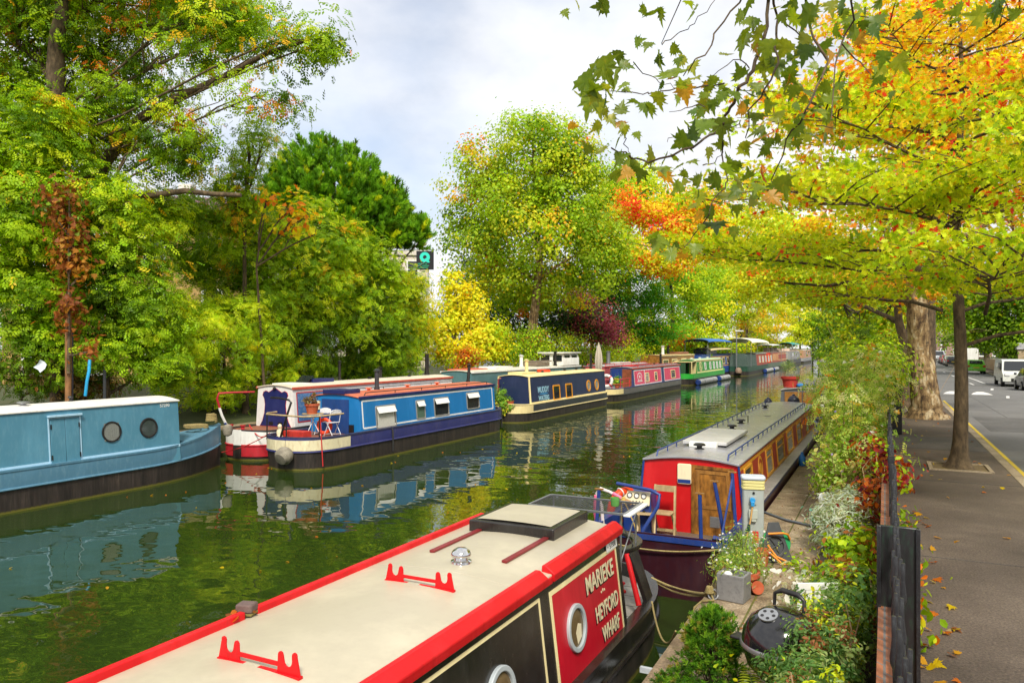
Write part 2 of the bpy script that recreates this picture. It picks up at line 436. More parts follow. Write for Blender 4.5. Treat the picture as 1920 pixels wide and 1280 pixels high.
WOOD = grain('pale_wood', (.42, .3, .14), (.62, .47, .25), (20, 20, 3), .55, .2)
DOORW = grain('varnished_door', (.035, .012, .004), (.5, .21, .03), (9, 9, 2.6), .4, .35)
OAKW = grain('orange_wood', (.22, .09, .015), (.45, .21, .04), (14, 14, 1.5), .45, .2)
TERRA = paint('terracotta', rgb('b0522f'), .75, .3, (.4, .32, .25), streak=False)
RUBBER = plain('rubber', (.02, .02, .02), .7)
WHITE = paint('white_paint', (.78, .78, .75), .4, .2, (.4, .35, .28))

def endw(k, t):
    t = min(1, max(0, t))
    if k == 'round': return max(.02, 1 - t ** 2.6) ** (1 / 2.2)
    if k == 'bow': return max(.03, (1 - t ** 1.9)) ** .85
    return 1 - .1 * t ** 3
class Boat: pass
def narrowboat(label, xc, y0, y1, Wd=1.05, near='round', far='bow', ne=1.3, fe=3.0, cab=None, g=.95, zk=.5, h=2.25, camb=.09, wb=None, wt=.85,
               deckz=.55, hull=None, top=None, gun=None, deck=None, side=None, roof=None, strake=None, name='narrowboat', group='narrowboats moored along the canal',
               rz=0., overh=.05, foredeck=True, bowsheer=.3, edge=None, nearface=None):
    L = y1 - y0; B = Boat(); B.L = L; B.y0 = y0
    t = thing(name, label, 'narrowboat', (xc, y0, 0), rz, group); B.t = t
    top = top or BLACK; gun = gun or top; deck = deck or BLACK
    st = sorted(set([ne * (1 - math.cos(PI / 2 * k / 12)) for k in range(13)] + [ne + (L - fe - ne) * k / 8 for k in range(9)] + [L - fe * (1 - math.sin(PI / 2 * k / 14)) for k in range(15)]))
    st = [s for i, s in enumerate(st) if i == 0 or s - st[i - 1] > 1e-4]
    def prof(s):
        w = Wd; gz = g; kz = zk; ww = Wd
        if s < ne:
            q = 1 - s / ne; w = Wd * endw(near, q); ww = Wd * endw(near, min(1, q * 1.04)) * (1 - .06 * q)
            gz += (bowsheer if near == 'bow' else .05) * q * q; kz += (bowsheer * .5 if near == 'bow' else 0) * q * q
        if s > L - fe:
            q = (s - L + fe) / fe; w = Wd * endw(far, q); ww = Wd * endw(far, min(1, q * 1.06)) * (1 - .05 * q)
            gz += (bowsheer if far == 'bow' else .05) * q * q; kz += (bowsheer * .5 if far == 'bow' else 0) * q * q
        return w, ww, gz, kz
    B.prof = prof
    P = [(s,) + prof(s) for s in st]
    m = MB(); m.grid([[(-w * .995, s, kz), (-ww, s, .0), (-ww * .97, s, -.3), (ww * .97, s, -.3), (ww, s, .0), (w * .995, s, kz)] for s, w, ww, gz, kz in P])
    n = len(P); m.f += [tuple(range(6)), tuple(range((n - 1) * 6, n * 6))]
    m.build('hull', hull or HULL, t, smooth=30)
    m = MB()
    for sg in (-1, 1):
        m.grid([[(sg * w, s, kz), (sg * (w + .012), s, (kz + gz) / 2), (sg * w, s, gz)] for s, w, ww, gz, kz in P])
    for s, w, ww, gz, kz in (P[0], P[-1]): m.add([(-w, s, kz), (w, s, kz), (w, s, gz), (-w, s, gz)], [(0, 1, 2, 3)])
    m.build('topside', top, t, smooth=30)
    m = MB()
    for sg in (-1, 1):
        m.tube([(sg * (w + .012), s, kz) for s, w, ww, gz, kz in P], .032, 6)
    m.build('rubbing_strake', strake or top, t)
    gw = .13
    m = MB()
    for sg in (-1, 1):
        m.grid([[(sg * (w + .018), s, gz - .035), (sg * (w + .018), s, gz + .018), (sg * max(.0, w - gw), s, gz + .018), (sg * max(0., w - gw), s, deckz - .03)] for s, w, ww, gz, kz in P])
    for kind, s, dd in ((near, 0, 1), (far, L, -1)):
        if kind == 'flat':
            w = prof(s)[0]; m.box(-w - .02, w + .02, min(s - dd * .02, s + dd * gw), max(s - dd * .02, s + dd * gw), g - .06, g + .02)
    m.build('gunwale', gun, t, smooth=30)
    m = MB(); m.grid([[(-max(.005, w - gw * .9), s, deckz), (max(.005, w - gw * .9), s, deckz)] for s, w, ww, gz, kz in P]); m.build('deck', deck, t)
    if foredeck:
        m = MB()
        for kind, rng_ in ((far, [p for p in P if p[0] > L - fe * .62]), (near, [p for p in P if p[0] < ne * .5])):
            if kind == 'bow' and len(rng_) > 2:
                m.grid([[(-max(.01, w - .03), s, gz + .012), (0, s, gz + .05), (max(.01, w - .03), s, gz + .012)] for s, w, ww, gz, kz in rng_])
                e = rng_[0] if kind == far and rng_[0][0] > L / 2 else rng_[-1]
                s, w, ww, gz, kz = e
                m.add([(-(w - .03), s, deckz), ((w - .03), s, deckz), ((w - .03), s, gz + .012), (-(w - .03), s, gz + .012)], [(0, 1, 2, 3)])
        if m.v: m.build('foredeck', top, t)
    wb = wb or Wd - .12; B.wb, B.wt, B.g, B.h, B.camb, B.deckz = wb, wt, g, h, camb, deckz
    def rzf(x): return h + camb * (1 - (x / wt) ** 2)
    B.roofz = rzf
    if cab:
        c0, c1 = cab[0] - y0, cab[1] - y0; B.c0, B.c1 = c0, c1
        zb = min(g, deckz) - .02
        def xat(z): return wb + (wt - wb) * (z - g) / (h - g)
        xs = [wt * (k / 5 - 1) for k in range(11)]
        pr = [(-xat(zb), zb)] + [(x, rzf(x)) for x in xs] + [(xat(zb), zb)]
        m = MB(); m.grid([[(x, s, z) for x, z in pr] for s in (c0, c1)]); k = len(pr)
        m.f += [tuple(range(k)), tuple(range(k, 2 * k))]
        m.build('cabin', side, t, smooth=20)
        m = MB(); ov = .035
        xs2 = [(wt + ov) * (k / 5 - 1) for k in range(11)]
        lo = [(x, rzf(min(wt, max(-wt, x))) + .004) for x in xs2]; hi = [(x, z + .04) for x, z in reversed(lo)]
        loop = lo + hi; m.grid([[(x, s, z) for x, z in loop] for s in (c0 - overh, c1 + .04)], closed=True); k = len(loop)
        m.f += [tuple(range(k)), tuple(range(k, 2 * k))]
        m.build('roof', roof, t, smooth=20, bevel=.008)
        if edge:
            m = MB()
            for sg in (-1, 1): m.box(min(sg * (wt + .01), sg * (wt + .055)), max(sg * (wt + .01), sg * (wt + .055)), c0 - overh - .01, c1 + .05, h - .03, h + .06)
            m.build('roof_edge', edge, t, bevel=.008)
        sl = Vector((wt - wb, 0, h - g)).normalized()
        def sf(y, z, sg=1):
            x = xat(z)
            if sg > 0: return Frame((x, y - y0, z), (0, 1, 0), (sl.x, 0, sl.z))
            return Frame((-x, y - y0, z), (0, -1, 0), (-sl.x, 0, sl.z))
        B.sf = sf
        B.ff = lambda x, z: Frame((x, c0, z), (1, 0, 0), (0, 0, 1))
        B.xat = xat
    return B
def window(B, fr, w, h, mat, pane=None, r=.05, fw=.04, round_=False, hopper=None, label=None, bars=0, frame_name='window', curtain=None):
    if round_: po, pi = circ(w / 2), circ(w / 2 - fw)
    else: po, pi = rrect(w, h, r), rrect(w - 2 * fw, h - 2 * fw, max(.005, r - fw * .4))
    m = MB(); m.ring(fr, po, pi, -.02, .028)
    if bars: m.prism(fr, rect(-w / 2 + fw, w / 2 - fw, h * .16, h * .16 + .025), .006, .022)
    o = m.build(frame_name, mat, B.t, smooth=30, label=label, bevel=.004)
    m = MB(); m.prism(fr, [(a * 1.01, b * 1.01) for a, b in pi], -.01, .007); m.build('pane', pane or GLASS, o)
    if curtain:
        c = MB(); k = 14; ww = (w - 2 * fw) * .92; rows = []
        for b in (-h / 2 + fw, h / 2 - fw): rows.append([fr.pt(-ww / 2 + ww * i / k, b, .011 + .004 * (i % 2)) for i in range(k + 1)])
        c.grid(rows); c.build('curtain', curtain, o, smooth=0)
    if hopper:
        hm = MB(); f2 = Frame(fr.pt(0, h / 2 - fw, .015), fr.u, fr.v - fr.n * .42)
        hm.prism(f2, rect(-w / 2 + fw + .02, w / 2 - fw - .02, -h * .3, 0), 0, .012); hm.build('hopper_vent', hopper, o)
    return o
def panel(B, fr, poly, mat, d=.004, name='side_panel'):
    m = MB(); m.prism(fr, poly, -.002, d); return m.build(name, mat, B.t)
def outline(B, fr, w, h, lw, mat, d=.007, r=.03, name='coach_line'):
    m = MB(); m.ring(fr, rrect(w, h, r), rrect(w - 2 * lw, h - 2 * lw, max(.004, r - lw)), -.002, d); return m.build(name, mat, B.t)
def vent(B, x, y, mat, r=.07, h=.1):
    m = MB(); z = B.roofz(x) + .035
    m.lathe([(r * .9, 0), (r * .8, .02), (r * .45, .03), (r * .45, h * .55), (r, h * .6), (r, h * .75), (r * .7, h * .95), (r * .2, h)], (x, y - B.y0, z), 16)
    return m.build('mushroom_vent', mat, B.t, smooth=50)
def chimney(B, x, y, h, r, mat, flange=True, tilt=0., cap=True):
    m = MB(); z = B.roofz(x) + .03; p = Vector((x, y - B.y0, z)); q = p + Vector((0, tilt, h))
    m.tube([p, p.lerp(q, .12)], r * 1.3, 14); m.tube([p, q], r, 14)
    if cap: m.tube([q, q + Vector((0, 0, .03))], r * 1.5, 14); m.tube([q + Vector((0, 0, .06)), q + Vector((0, 0, .1))], [r * 1.5, r * .5], 14); m.tube([q, q + Vector((0, 0, .08))], r * .5, 8)
    return m.build('chimney', mat, B.t, smooth=40)
def handrails(B, mat, y0, y1, inset=.1, r=.016, z=.09, step=1.2, sides=(-1, 1)):
    for sg in sides:
        x = sg * (B.wt - inset); zb = B.roofz(x) + .04; m = MB(); a, b = y0 - B.y0, y1 - B.y0
        m.tube([(x, a - .08, zb), (x, a, zb + z), (x, b, zb + z), (x, b + .08, zb)], r, 8)
        k = int((b - a) / step)
        for i in range(1, k): m.tube([(x, a + (b - a) * i / k, zb - .01), (x, a + (b - a) * i / k, zb + z)], r * .8, 6)
        m.build('handrail', mat, B.t)
def roofbox(B, x0, x1, y0, y1, hh, mat, name, bevel=.01, parent=None, lift=.0):
    z = max(B.roofz(x0), B.roofz(x1)) + .03 + lift; zz = B.roofz((x0 + x1) / 2) + .03 + lift
    m = MB(); m.box(x0, x1, y0 - B.y0, y1 - B.y0, min(z, zz) - .02, max(z, zz) + hh); return m.build(name, mat, parent or B.t, bevel=bevel)
def fender_ball(name, label, fr_loc, r, mat, group=None, rope_to=None):
    t = thing(name, label, 'fender', fr_loc, 0, group)
    return t
def coil(mb, c, R, r, turns, dz, n=18):
    pts = [(c[0] + (R - .006 * k / n) * math.cos(2 * PI * k / n), c[1] + (R - .006 * k / n) * math.sin(2 * PI * k / n), c[2] + dz * k / n) for k in range(int(turns * n) + 1)]
    mb.tube(pts, r, 6)
def catenary(p, q, sag, n=12):
    p = Vector(p); q = Vector(q)
    return [p.lerp(q, k / n) - Vector((0, 0, sag * 4 * (k / n) * (1 - k / n))) for k in range(n + 1)]

# ================================================================== boat 1: foreground, cream roof
RED = paint('signal_red', (.58, .006, .01), .45, .3, (.26, .02, .015), fine=.2); RED.node_tree.nodes['Principled BSDF'].inputs['Specular IOR Level'].default_value = .28; REDP = paint('crimson_panel', rgb('c00a26'), .3, .14, (.28, .015, .03), fine=.05)
ROOFC = paint('cream_roof', rgb('b3ab95'), .34, .3, (.4, .35, .27), streak=False, scale=.45, fine=.05)
BLK2 = paint('coach_black', (.016, .014, .013), .22, .35, (.05, .038, .028), scale=1.5)
DECKG = paint('grey_deck', (.3, .28, .25), .6, .4, (.16, .14, .06), streak=False)
CRL = paint('cream_line', rgb('efdfa9'), .4, .15, (.45, .38, .2))
B = narrowboat('black narrowboat with a cream roof, red roof rails and a red name panel', -3.72, -6.0, 10.75, 1.07, 'bow', 'round', 3.0, 1.9, (-4.0, 8.52),
               g=.62, zk=.36, h=1.70, camb=.075, wb=.99, wt=.86, deckz=.5, hull=HULL, top=BLK2, gun=BLK2, deck=DECKG, side=BLK2, roof=ROOFC, strake=BLK2, bowsheer=.3)
BM = B
for sg in (-1, 1):
    m = MB(); x0, x1 = (B.wt - .075, B.wt + .045)
    for a, b in (((-3.9, 4.32), (4.45, 8.24)) if sg < 0 else ((-3.9, 6.36), (6.5, 8.56))):
        za = B.h
        pr = [(x1 + .012, za - .03), (x1 + .02, za + .05), (x0 + .05, za + .115), (x0, za + .115), (x0 - .004, za + .02)]
        rows = [[(sg * x, y - B.y0, z) for x, z in pr] for y in (a, b)]
        k0 = len(m.v); m.grid(rows, closed=True); m.f += [tuple(k0 + i for i in range(5)), tuple(k0 + 5 + i for i in range(5))]
    if sg > 0: m.box(x0, x1, 6.36 - B.y0, 6.5 - B.y0, B.h - .04, B.h + .03)
    m.build('roof_rail', RED, B.t, bevel=.01)
# panels on the towpath side
f = B.sf(7.43, 1.07); w_, h_ = 1.88, .98
panel(B, f, rect(-w_ / 2, w_ / 2, -h_ / 2, h_ / 2), REDP, .004, 'name_panel'); outline(B, f, w_ + .05, h_ + .05, .045, CRL, .007, .004)
SHADOWT = plain('lettering_black', (.01, .008, .008), .5)
LET = plain('lettering_cream', rgb('f3e6bd'), .5)
for s_, yc_, z_, wd_, ht_ in (('MARIEKE', 7.8, 1.38, .86, .185), ('HEYFORD', 7.92, 1.02, .72, .17), ('WHARF', 7.97, .77, .56, .165)):
    fl = B.sf(yc_, z_)
    text(s_, .2, fl.shift(-.014, -.016), SHADOWT, B.t, bold=.004, fit=(wd_, ht_), depth=.003, off=.0045)
    text(s_, .2, fl, LET, B.t, bold=.004, fit=(wd_, ht_), depth=.003, off=.008)
m = MB()
for k, d in enumerate((-.05, 0, .05)): m.prism(B.sf(7.84, 1.205).shift(d, .01 if k == 1 else 0), circ(.014 if k != 1 else .018, n=10), .004, .008)
m.build('lettering_dots', LET, B.t)
GREYR = paint('porthole_rim', (.42, .47, .5), .35, .1)
PORTG = plain('porthole_glass_brown', (.16, .11, .05), .1)
for y, z in ((7.0, 1.08), (5.36, 1.08), (3.6, 1.08)):
    f = B.sf(y, z); m = MB(); m.ring(f, circ(.235, n=40), circ(.185, n=40), -.01, .035); o = m.build('porthole', GREYR, B.t, bevel=.008)
    m = MB(); m.prism(f, circ(.188, n=32), -.01, .009); m.build('pane', PORTG, o)
    m = MB(); m.prism(f, [(.0, -.16), (.11, -.12), (.13, .0), (.05, .03), (-.02, -.05)], .009, .011); m.build('curtain', CREAM, o, smooth=0)
f = B.sf(4.55, 1.1); outline(B, f, 3.4, 1.0, .03, CRL, .006, .01)
f = B.sf(.6, 1.1); outline(B, f, 4.2, 1.0, .03, CRL, .006, .01)
f = B.sf(8.24, 1.61).shift(0, 0, .012); m = MB(); m.prism(f, rrect(.36, .105, .008), 0, .006); o = m.build('number_plate', WHITE, B.t)
text('57300', .085, f.shift(.03, 0), SHADOWT, o, depth=.002, off=.0065); m = MB(); m.prism(f.shift(-.13, 0), circ(.008, n=8), .006, .008); m.build('plate_screw', SHADOWT, o)
# roof furniture
for yy in (2.2, 5.95):
    m = MB(); rows = [[(x, yy + d - B.y0, B.roofz(x) + .0445 + (.003 if abs(d) < .006 else 0)) for x in [B.wt * .9 * (k / 6 - 1) for k in range(13)]] for d in (-.012, -.005, .005, .012)]; m.grid(rows); m.build('weld_seam', ROOFC, B.t)
for yy in (5.5, 3.62):
    m = MB(); fr = Frame((.06, yy - B.y0, B.roofz(.3) + .04), (1, 0, 0), (0, 0, 1))
    def cradle(x, s):
        out = [(x - s * .105, 0), (x - s * .075, .13)]
        for k in range(5): a = PI * k / 4; out.append((x - s * (.055 + .022 * math.cos(a)), .135 + .022 * math.sin(a)))
        for k in range(7): a = PI * k / 6; out.append((x - s * .0 - s * .035 * math.cos(a) * 1.0, .10 - .045 * math.sin(a)))
        for k in range(5): a = PI * k / 4; out.append((x + s * (.062 - .022 * math.cos(a)), .125 + .022 * math.sin(a)))
        out += [(x + s * .09, .0)]
        return out
    m.prism(fr, cradle(-.255, 1), -.006, .006); m.prism(fr, cradle(.255, -1), -.006, .006)
    m.prism(fr, rect(-.17, .17, .045, .075), -.006, .006); m.prism(fr, rect(-.36, .36, -.02, .012), -.02, .02)
    m.build('pole_rack', RED, B.t, smooth=0, bevel=.003)
m = MB(); m.lathe([(.105, 0), (.1, .025), (.07, .035), (.065, .06), (.095, .07), (.1, .085), (.085, .12), (.05, .145), (.01, .15)], (.05, 6.24 - B.y0, B.roofz(0) + .035), 24); m.build('mushroom_vent', CHROME, B.t, smooth=60)
for x in (-.42, .41): 
    m = MB(); z = B.roofz(x) + .03; m.box(x - .022, x + .022, 6.45 - B.y0, 7.5 - B.y0, z, z + .018); m.box(x - .03, x + .03, 6.45 - B.y0, 7.5 - B.y0, z + .018, z + .04); m.build('hatch_runner', paint('dark_red', (.2, .012, .015), .4, .2), B.t, bevel=.004)
m = MB(); zb = B.roofz(.5) + .06
rows = []
for y in (7.45, 8.5): rows.append([(x, y - B.y0, zb - .06 + .0) for x in (-.56, .5)])
m.box(-.56, .5, 7.45 - B.y0, 8.5 - B.y0, zb - .04, zb + .11); o = m.build('sliding_hatch', BLK2, B.t, bevel=.015)
m = MB(); m.grid([[(-.56 + 1.06 * i / 8 + (.07 if i == 0 else -.07 if i == 8 else 0), y - B.y0, zb + .114 + .014 * math.sin(PI * i / 8)) for i in range(9)] for y in (7.53, 7.7, 8.2, 8.42)]); m.build('hatch_top', ROOFC, o)
# stern: red leaning posts, taffrail, tiller
m = MB(); pts = []
for k in range(25):
    a = -PI * .18 + PI * 1.36 * k / 24
    pts.append((.80 * math.cos(a), 9.68 - B.y0 + .72 * math.sin(a)))
inn = [(x * .84, (y - 9.68 + B.y0) * .82 + 9.68 - B.y0) for x, y in pts]
fr = Frame((0, 0, 1.22), (1, 0, 0), (0, 1, 0)); m.prism(fr, pts + inn[::-1], 0, .05); m.build('taffrail', BLK2, B.t, bevel=.008)
for sg in (-1, 1):
    m = MB(); y_ = 9.42 - B.y0
    m.add([(sg * x, y, z) for x, y, z in ((.78, y_ - .12, 1.22), (.78, y_ + .2, 1.22), (1.0, y_ + .15, .63), (1.0, y_ - .1, .63), (.74, y_ - .12, 1.22), (.74, y_ + .2, 1.22), (.94, y_ + .15, .63), (.94, y_ - .1, .63))],
          [(0, 1, 2, 3), (4, 5, 6, 7), (0, 1, 5, 4), (1, 2, 6, 5), (2, 3, 7, 6), (3, 0, 4, 7)]); m.build('rail_bracket', BLK2, B.t, bevel=.006)
    m = MB(); m.tube([(sg * .72, y_ - .1, 1.22), (sg * .93, y_ - .25, .63)], .035, 12); m.build('rail_post', RED, B.t)
m = MB(); m.tube([(0, 9.9 - B.y0, .5), (0, 9.9 - B.y0, 1.12), (0, 9.6 - B.y0, 1.2), (0, 8.9 - B.y0, 1.15)], [.03, .03, .025, .02], 10); m.build('tiller', RED, B.t)
m = MB(); m.lathe([(.06, 0), (.06, .02), (.025, .04), (.025, .1), (.05, .12), (.04, .14)], (.45, 9.95 - B.y0, .5), 14); m.build('bollard', RED, B.t)
m = MB()
for k in range(5): m.box(-.9 + .0, .9, 8.7 - B.y0 + k * .38, 8.708 - B.y0 + k * .38, .5, .503)
m.build('deck_seams', BLACK, B.t)
# things lying on it
t = thing('sponge', 'brown scouring sponge lying in the gap of the far red roof rail', 'sponge', (-3.72 - .84, 4.385, 1.79), .3)
m = MB(); m.box(-.07, .07, -.06, .06, -.0, .07); m.build('foam', paint('sponge_brown', (.13, .085, .075), .95, .5, (.05, .03, .03), streak=False, scale=4), t, bevel=.015)
m = MB(); m.box(-.071, .071, -.061, .061, -.02, 0); m.build('scourer', plain('scourer', (.2, .17, .05), .9), t, bevel=.006)
t = thing('camping_table', 'folding wire mesh table standing on the stern deck behind the black sliding hatch', 'table', (-3.6, 9.4, .72))
m = MB(); m.ring(Frame((0, 0, 1.06), (1, 0, 0), (0, 1, 0)), rrect(1.36, .78, .04), rrect(1.3, .72, .03), 0, .025); m.build('frame', STEEL, t)
m = MB()
for k in range(31): x = -.65 + 1.3 * k / 30; m.box(x - .003, x + .003, -.36, .36, 1.066, 1.071)
for k in range(13): y = -.36 + .72 * k / 12; m.box(-.65, .65, y - .003, y + .003, 1.072, 1.077)
m.build('tabletop', plain('wire_dark', (.12, .12, .13), .45, .6), t, smooth=0)
m = MB(); m.box(.66, .75, -.4, .4, 1.05, 1.075); m.build('end_flap', WHITE, t, bevel=.004)
for x in (-.6, .6):
    for y in (-.32, .32): m = MB(); m.tube([(x, y, -.22), (x, y, 1.06)], .014, 8); m.build('leg', STEEL, t)
    m = MB(); m.tube([(x, -.32, .45), (x, .32, .95)], .009, 6); m.tube([(x, .32, .45), (x, -.32, .95)], .009, 6); m.build('brace', STEEL, t)
t = MB().lathe([(.05, 0), (.055, .02), (.06, .11), (.052, .11), (.048, .02), (.01, .015)], (-3.2, 9.45, 1.798), 20).build('glass_tumbler', plain('green_glass', (.12, .34, .08), .12), None, smooth=50); tag(t, 'green glass tumbler standing on the wire mesh table', 'glass')
# ================================================================== boat 2: red boat by the towpath
NAVYR = paint('navy_grey_roof', (.27, .275, .3), .22, .4, (.4, .38, .35), streak=False, scale=.7)
BLUED = paint('deep_blue', (.012, .04, .2), .35, .25, (.1, .08, .07))
REDC = paint('cabin_red', rgb('c4161a'), .35, .15, (.2, .03, .02), fine=.08)
RUSTP = paint('brown_red_panel', rgb('a03626'), .4, .2, (.25, .1, .05))
MAROON = paint('maroon_hull', (.035, .007, .012), .3, .5, (.015, .012, .03))
GUNG = paint('grey_gunwale', (.3, .3, .3), .35, .5, (.07, .06, .06), streak=False)
B = narrowboat('red narrowboat with a blue gunwale and grey roof moored by the service pillar', -3.27, 11.5, 32.6, 1.16, 'flat', 'bow', 1.2, 3.2, (14.0, 29.6),
               g=.92, zk=.55, h=1.72, camb=.09, wb=.94, wt=.87, deckz=.42, hull=MAROON, top=MAROON, gun=BLUED, deck=paint('brown_deck', (.13, .09, .06), .7, .4, streak=False), side=REDC, roof=NAVYR, strake=BLACK)
BR = B
# grey cap on the side decks beside the cabin
m = MB()
for sg in (-1, 1): m.box(min(sg * .93, sg * 1.165), max(sg * .93, sg * 1.19), 14.1 - B.y0, 29.0 - B.y0, .942, .972)
m.build('side_deck', GUNG, B.t, bevel=.01)
m = MB()
for sg in (-1, 1): m.tube([(sg * .9, 14 - B.y0 - .02, .5), (sg * .965, 14 - B.y0 - .02, .92), (sg * .885, 14 - B.y0 - .02, 1.72)], .022, 6)
m.build('cabin_edge_trim', BLUED, B.t)
OCHRE = paint('ochre_line', rgb('c98f2b'), .45, .2)
for z, hh in ((1.64, .06), (.99, .05)):
    f = B.sf(21.8, z); panel(B, f, rect(-7.7, 7.7, -hh / 2, hh / 2), OCHRE, .006, 'coach_line')
f = B.sf(21.8, 1.31); panel(B, f, rect(-7.7, 7.7, -.3, .3), RUSTP, .004)
for y0_, y1_ in ((14.5, 15.4), (17.3, 18.3), (19.1, 20.5), (21.2, 22.6), (23.6, 25.0), (26.4, 27.6)):
    w_ = y1_ - y0_; f = B.sf((y0_ + y1_) / 2, 1.31); window(B, f, w_, .6, OCHRE, CURT if y0_ in (17.3, 21.2) else GLASS, .03, .05, bars=1)
m = MB(); f = B.sf(16.5, 1.33); m.ring(f, circ(.3, .27), circ(.24, .2), .003, .01); m.prism(f, circ(.15, .12), .003, .012); m.build('painted_roundel', OCHRE, B.t)
# near bulkhead
f = B.ff(.36, 1.1); m = MB(); m.ring(f, [(-.33, -.68), (.5, -.68), (.44, .57), (-.33, .6)], [(-.27, -.62), (.44, -.62), (.385, .52), (-.27, .54)], -.01, .035); m.build('door_frame', DOORW, B.t)
m = MB(); m.prism(f, [(-.27, -.62), (.44, -.62), (.385, .52), (-.27, .54)], 0, .018); o = m.build('door', DOORW, B.t)
m = MB(); m.ring(f, [(-.24, -.2), (.4, -.2), (.36, .5), (-.24, .51)], [(-.18, -.14), (.335, -.14), (.3, .44), (-.18, .45)], .015, .03); m.build('door_moulding', OAKW, o)
m = MB(); m.prism(f.shift(.1, -.43), rect(-.09, .09, -.1, .1), .018, .024)
for k in range(7): m.prism(f.shift(.1, -.43), rect(-.08, .08, -.085 + k * .026, -.073 + k * .026), .024, .03)
m.build('vent_grille', STEEL, o)
m = MB(); f = B.ff(-.1, 1.52); m.prism(f, rrect(.26, .38, .03), .01, .05); o = m.build('buoyancy_box', CREAM, B.t, bevel=.01)
m = MB(); m.prism(f, rect(-.12, .12, -.17, -.1), .05, .055); m.build('blue_band', BLUED, o)
# roof
handrails(B, BLUED, 14.2, 28.6, .2, .016, .1, .7)
m = MB(); m.box(-.52, .38, 15.55 - B.y0, 18.2 - B.y0, B.roofz(.5) + .1, B.roofz(.5) + .17); o = m.build('roof_hatch', paint('pale_grey', (.5, .5, .5), .3, .2, streak=False), B.t, bevel=.01)
m = MB(); m.box(-.36, .2, 15.42 - B.y0, 15.58 - B.y0, B.roofz(.5) + .06, B.roofz(.5) + .165); m.build('hatch_lip', WHITE, o, bevel=.01)
for x, y in ((-.07, 15.1), (-.15, 19.1), (-.2, 20.7), (-.35, 26.3)): vent(B, x, y, BLACK, .12, .13)
m = MB(); z = B.roofz(0) + .03; m.tube([(-.05, 20.9 - B.y0, z), (-.05, 20.9 - B.y0, z + .2)], .012, 8); m.build('aerial', BLACK, B.t)
m = MB(); z = B.roofz(0) + .03; m.add([(x, y - B.y0, B.roofz(x) + .048) for x, y in ((-.6, 23.0), (-.5, 22.9), (.1, 23.05), (.25, 23.2), (.2, 23.3), (-.1, 23.2), (-.5, 23.12))], [(0, 1, 2, 3, 4, 5, 6)]); m.build('felt_patch', paint('felt', (.05, .045, .04), .9, .5), B.t)
for x, y, r in ((-.75, 30.0, .16), (.15, 30.2, .22)):
    t = MB().lathe([(.02, 0), (r * .6, .03), (r * .95, r * .6), (r, r), (r * .93, r * 1.35), (r * .6, r * 1.8), (.05, r * 2), (.05, r * 2.15), (.02, r * 2.2)], (-3.27 + x, y, 1.62), 18)
    t.tube([(-3.27 + x, y, .9), (-3.27 + x, y, 1.66)], .05, 8)
    tag(t.build('ball_fender', plain('fender_navy', (.015, .018, .04), .35), None, smooth=60), ('smaller' if r < .2 else 'larger') + ' round navy ball fender standing at the bow beyond the grey roof', 'fender', 'navy ball fenders on the red boat')
# stern deck fittings: guard rails, control console, tiller
for pts in ([(-.98, .1, .93), (-.95, .15, 1.55)], [(.72, .14, .9), (.70, .14, 1.62)], [(.95, .75, .9), (.8, .75, 1.72)], [(1.0, 1.5, .9), (.93, 1.6, 1.75)]):
    m = MB(); m.tube(pts, .03, 10); o = m.build('stern_post', BLUED, B.t)
    e = Vector(pts[-1]); m = MB(); m.box(e.x - .07, e.x + .07, e.y - .03, e.y + .03, e.z, e.z + .02); m.build('post_cap', OAKW, o)
m = MB(); m.box(-1.0, -.48, 1.55, 1.95, .42, 1.28); o = m.build('console', BLUED, B.t, bevel=.02)
fr = Frame((-.74, 1.54, 1.18), (1, 0, 0), (0, .25, 1))
m = MB(); m.prism(fr, rrect(.5, .24, .01), 0, .03); pn = m.build('instrument_panel', CREAM, o)
for k in range(3):
    m = MB(); m.ring(fr.shift(-.12 + .13 * k, .04), circ(.05, n=18), circ(.038, n=18), .03, .045); g_ = m.build('gauge', BLACK, pn)
    m = MB(); m.prism(fr.shift(-.12 + .13 * k, .04), circ(.039, n=16), .03, .036); m.build('dial', WHITE, pn)
m = MB()
for k in range(6): m.prism(fr.shift(-.17 + .06 * k, -.06), circ(.01, n=8), .03, .042)
m.build('switches', BLACK, pn)
m = MB(); m.prism(Frame((-.6, 1.54, .95), (1, 0, 0), (0, 0, 1)), circ(.025, n=12), 0, .03); m.build('key_switch', BLACK, o)
m = MB(); m.tube([(-1.1, 1.5, 1.42), (-.45, 1.45, 1.36), (-.28, 1.4, 1.3), (-.3, 1.36, 1.1), (-.52, 1.2, .7), (-.55, 1.2, .45)], .032, 10); m.build('guard_rail', BLUED, B.t, smooth=60)
m = MB(); m.tube([(-1.0, .55, .5), (-1.05, .55, 1.2), (-1.12, .5, 1.42), (-1.05, .5, 1.5), (-.9, .5, 1.46), (-.62, .55, 1.32)], [.03, .03, .028, .028, .026, .02], 10)
ti = m.build('tiller', paint('tiller_band', (.7, .62, .6), .4, .2), B.t, smooth=60)
m = MB(); m.tube([(-.84, .51, 1.437), (-.7, .53, 1.365)], .032, 10); m.build('pink_band', paint('pink_band', (.75, .12, .25), .4, .1), ti)
m = MB(); m.tube([(-.66, .54, 1.345), (-.52, .57, 1.275)], [.028, .04], 10); m.build('tiller_grip', OAKW, ti)
m = MB(); m.tube([(-1.05, .55, .5), (-1.16, .52, 1.1), (-1.14, .5, 1.38)], [.035, .032, .026], 10); m.build('rudder_stock', paint('pink_band', (.75, .12, .25)), ti)
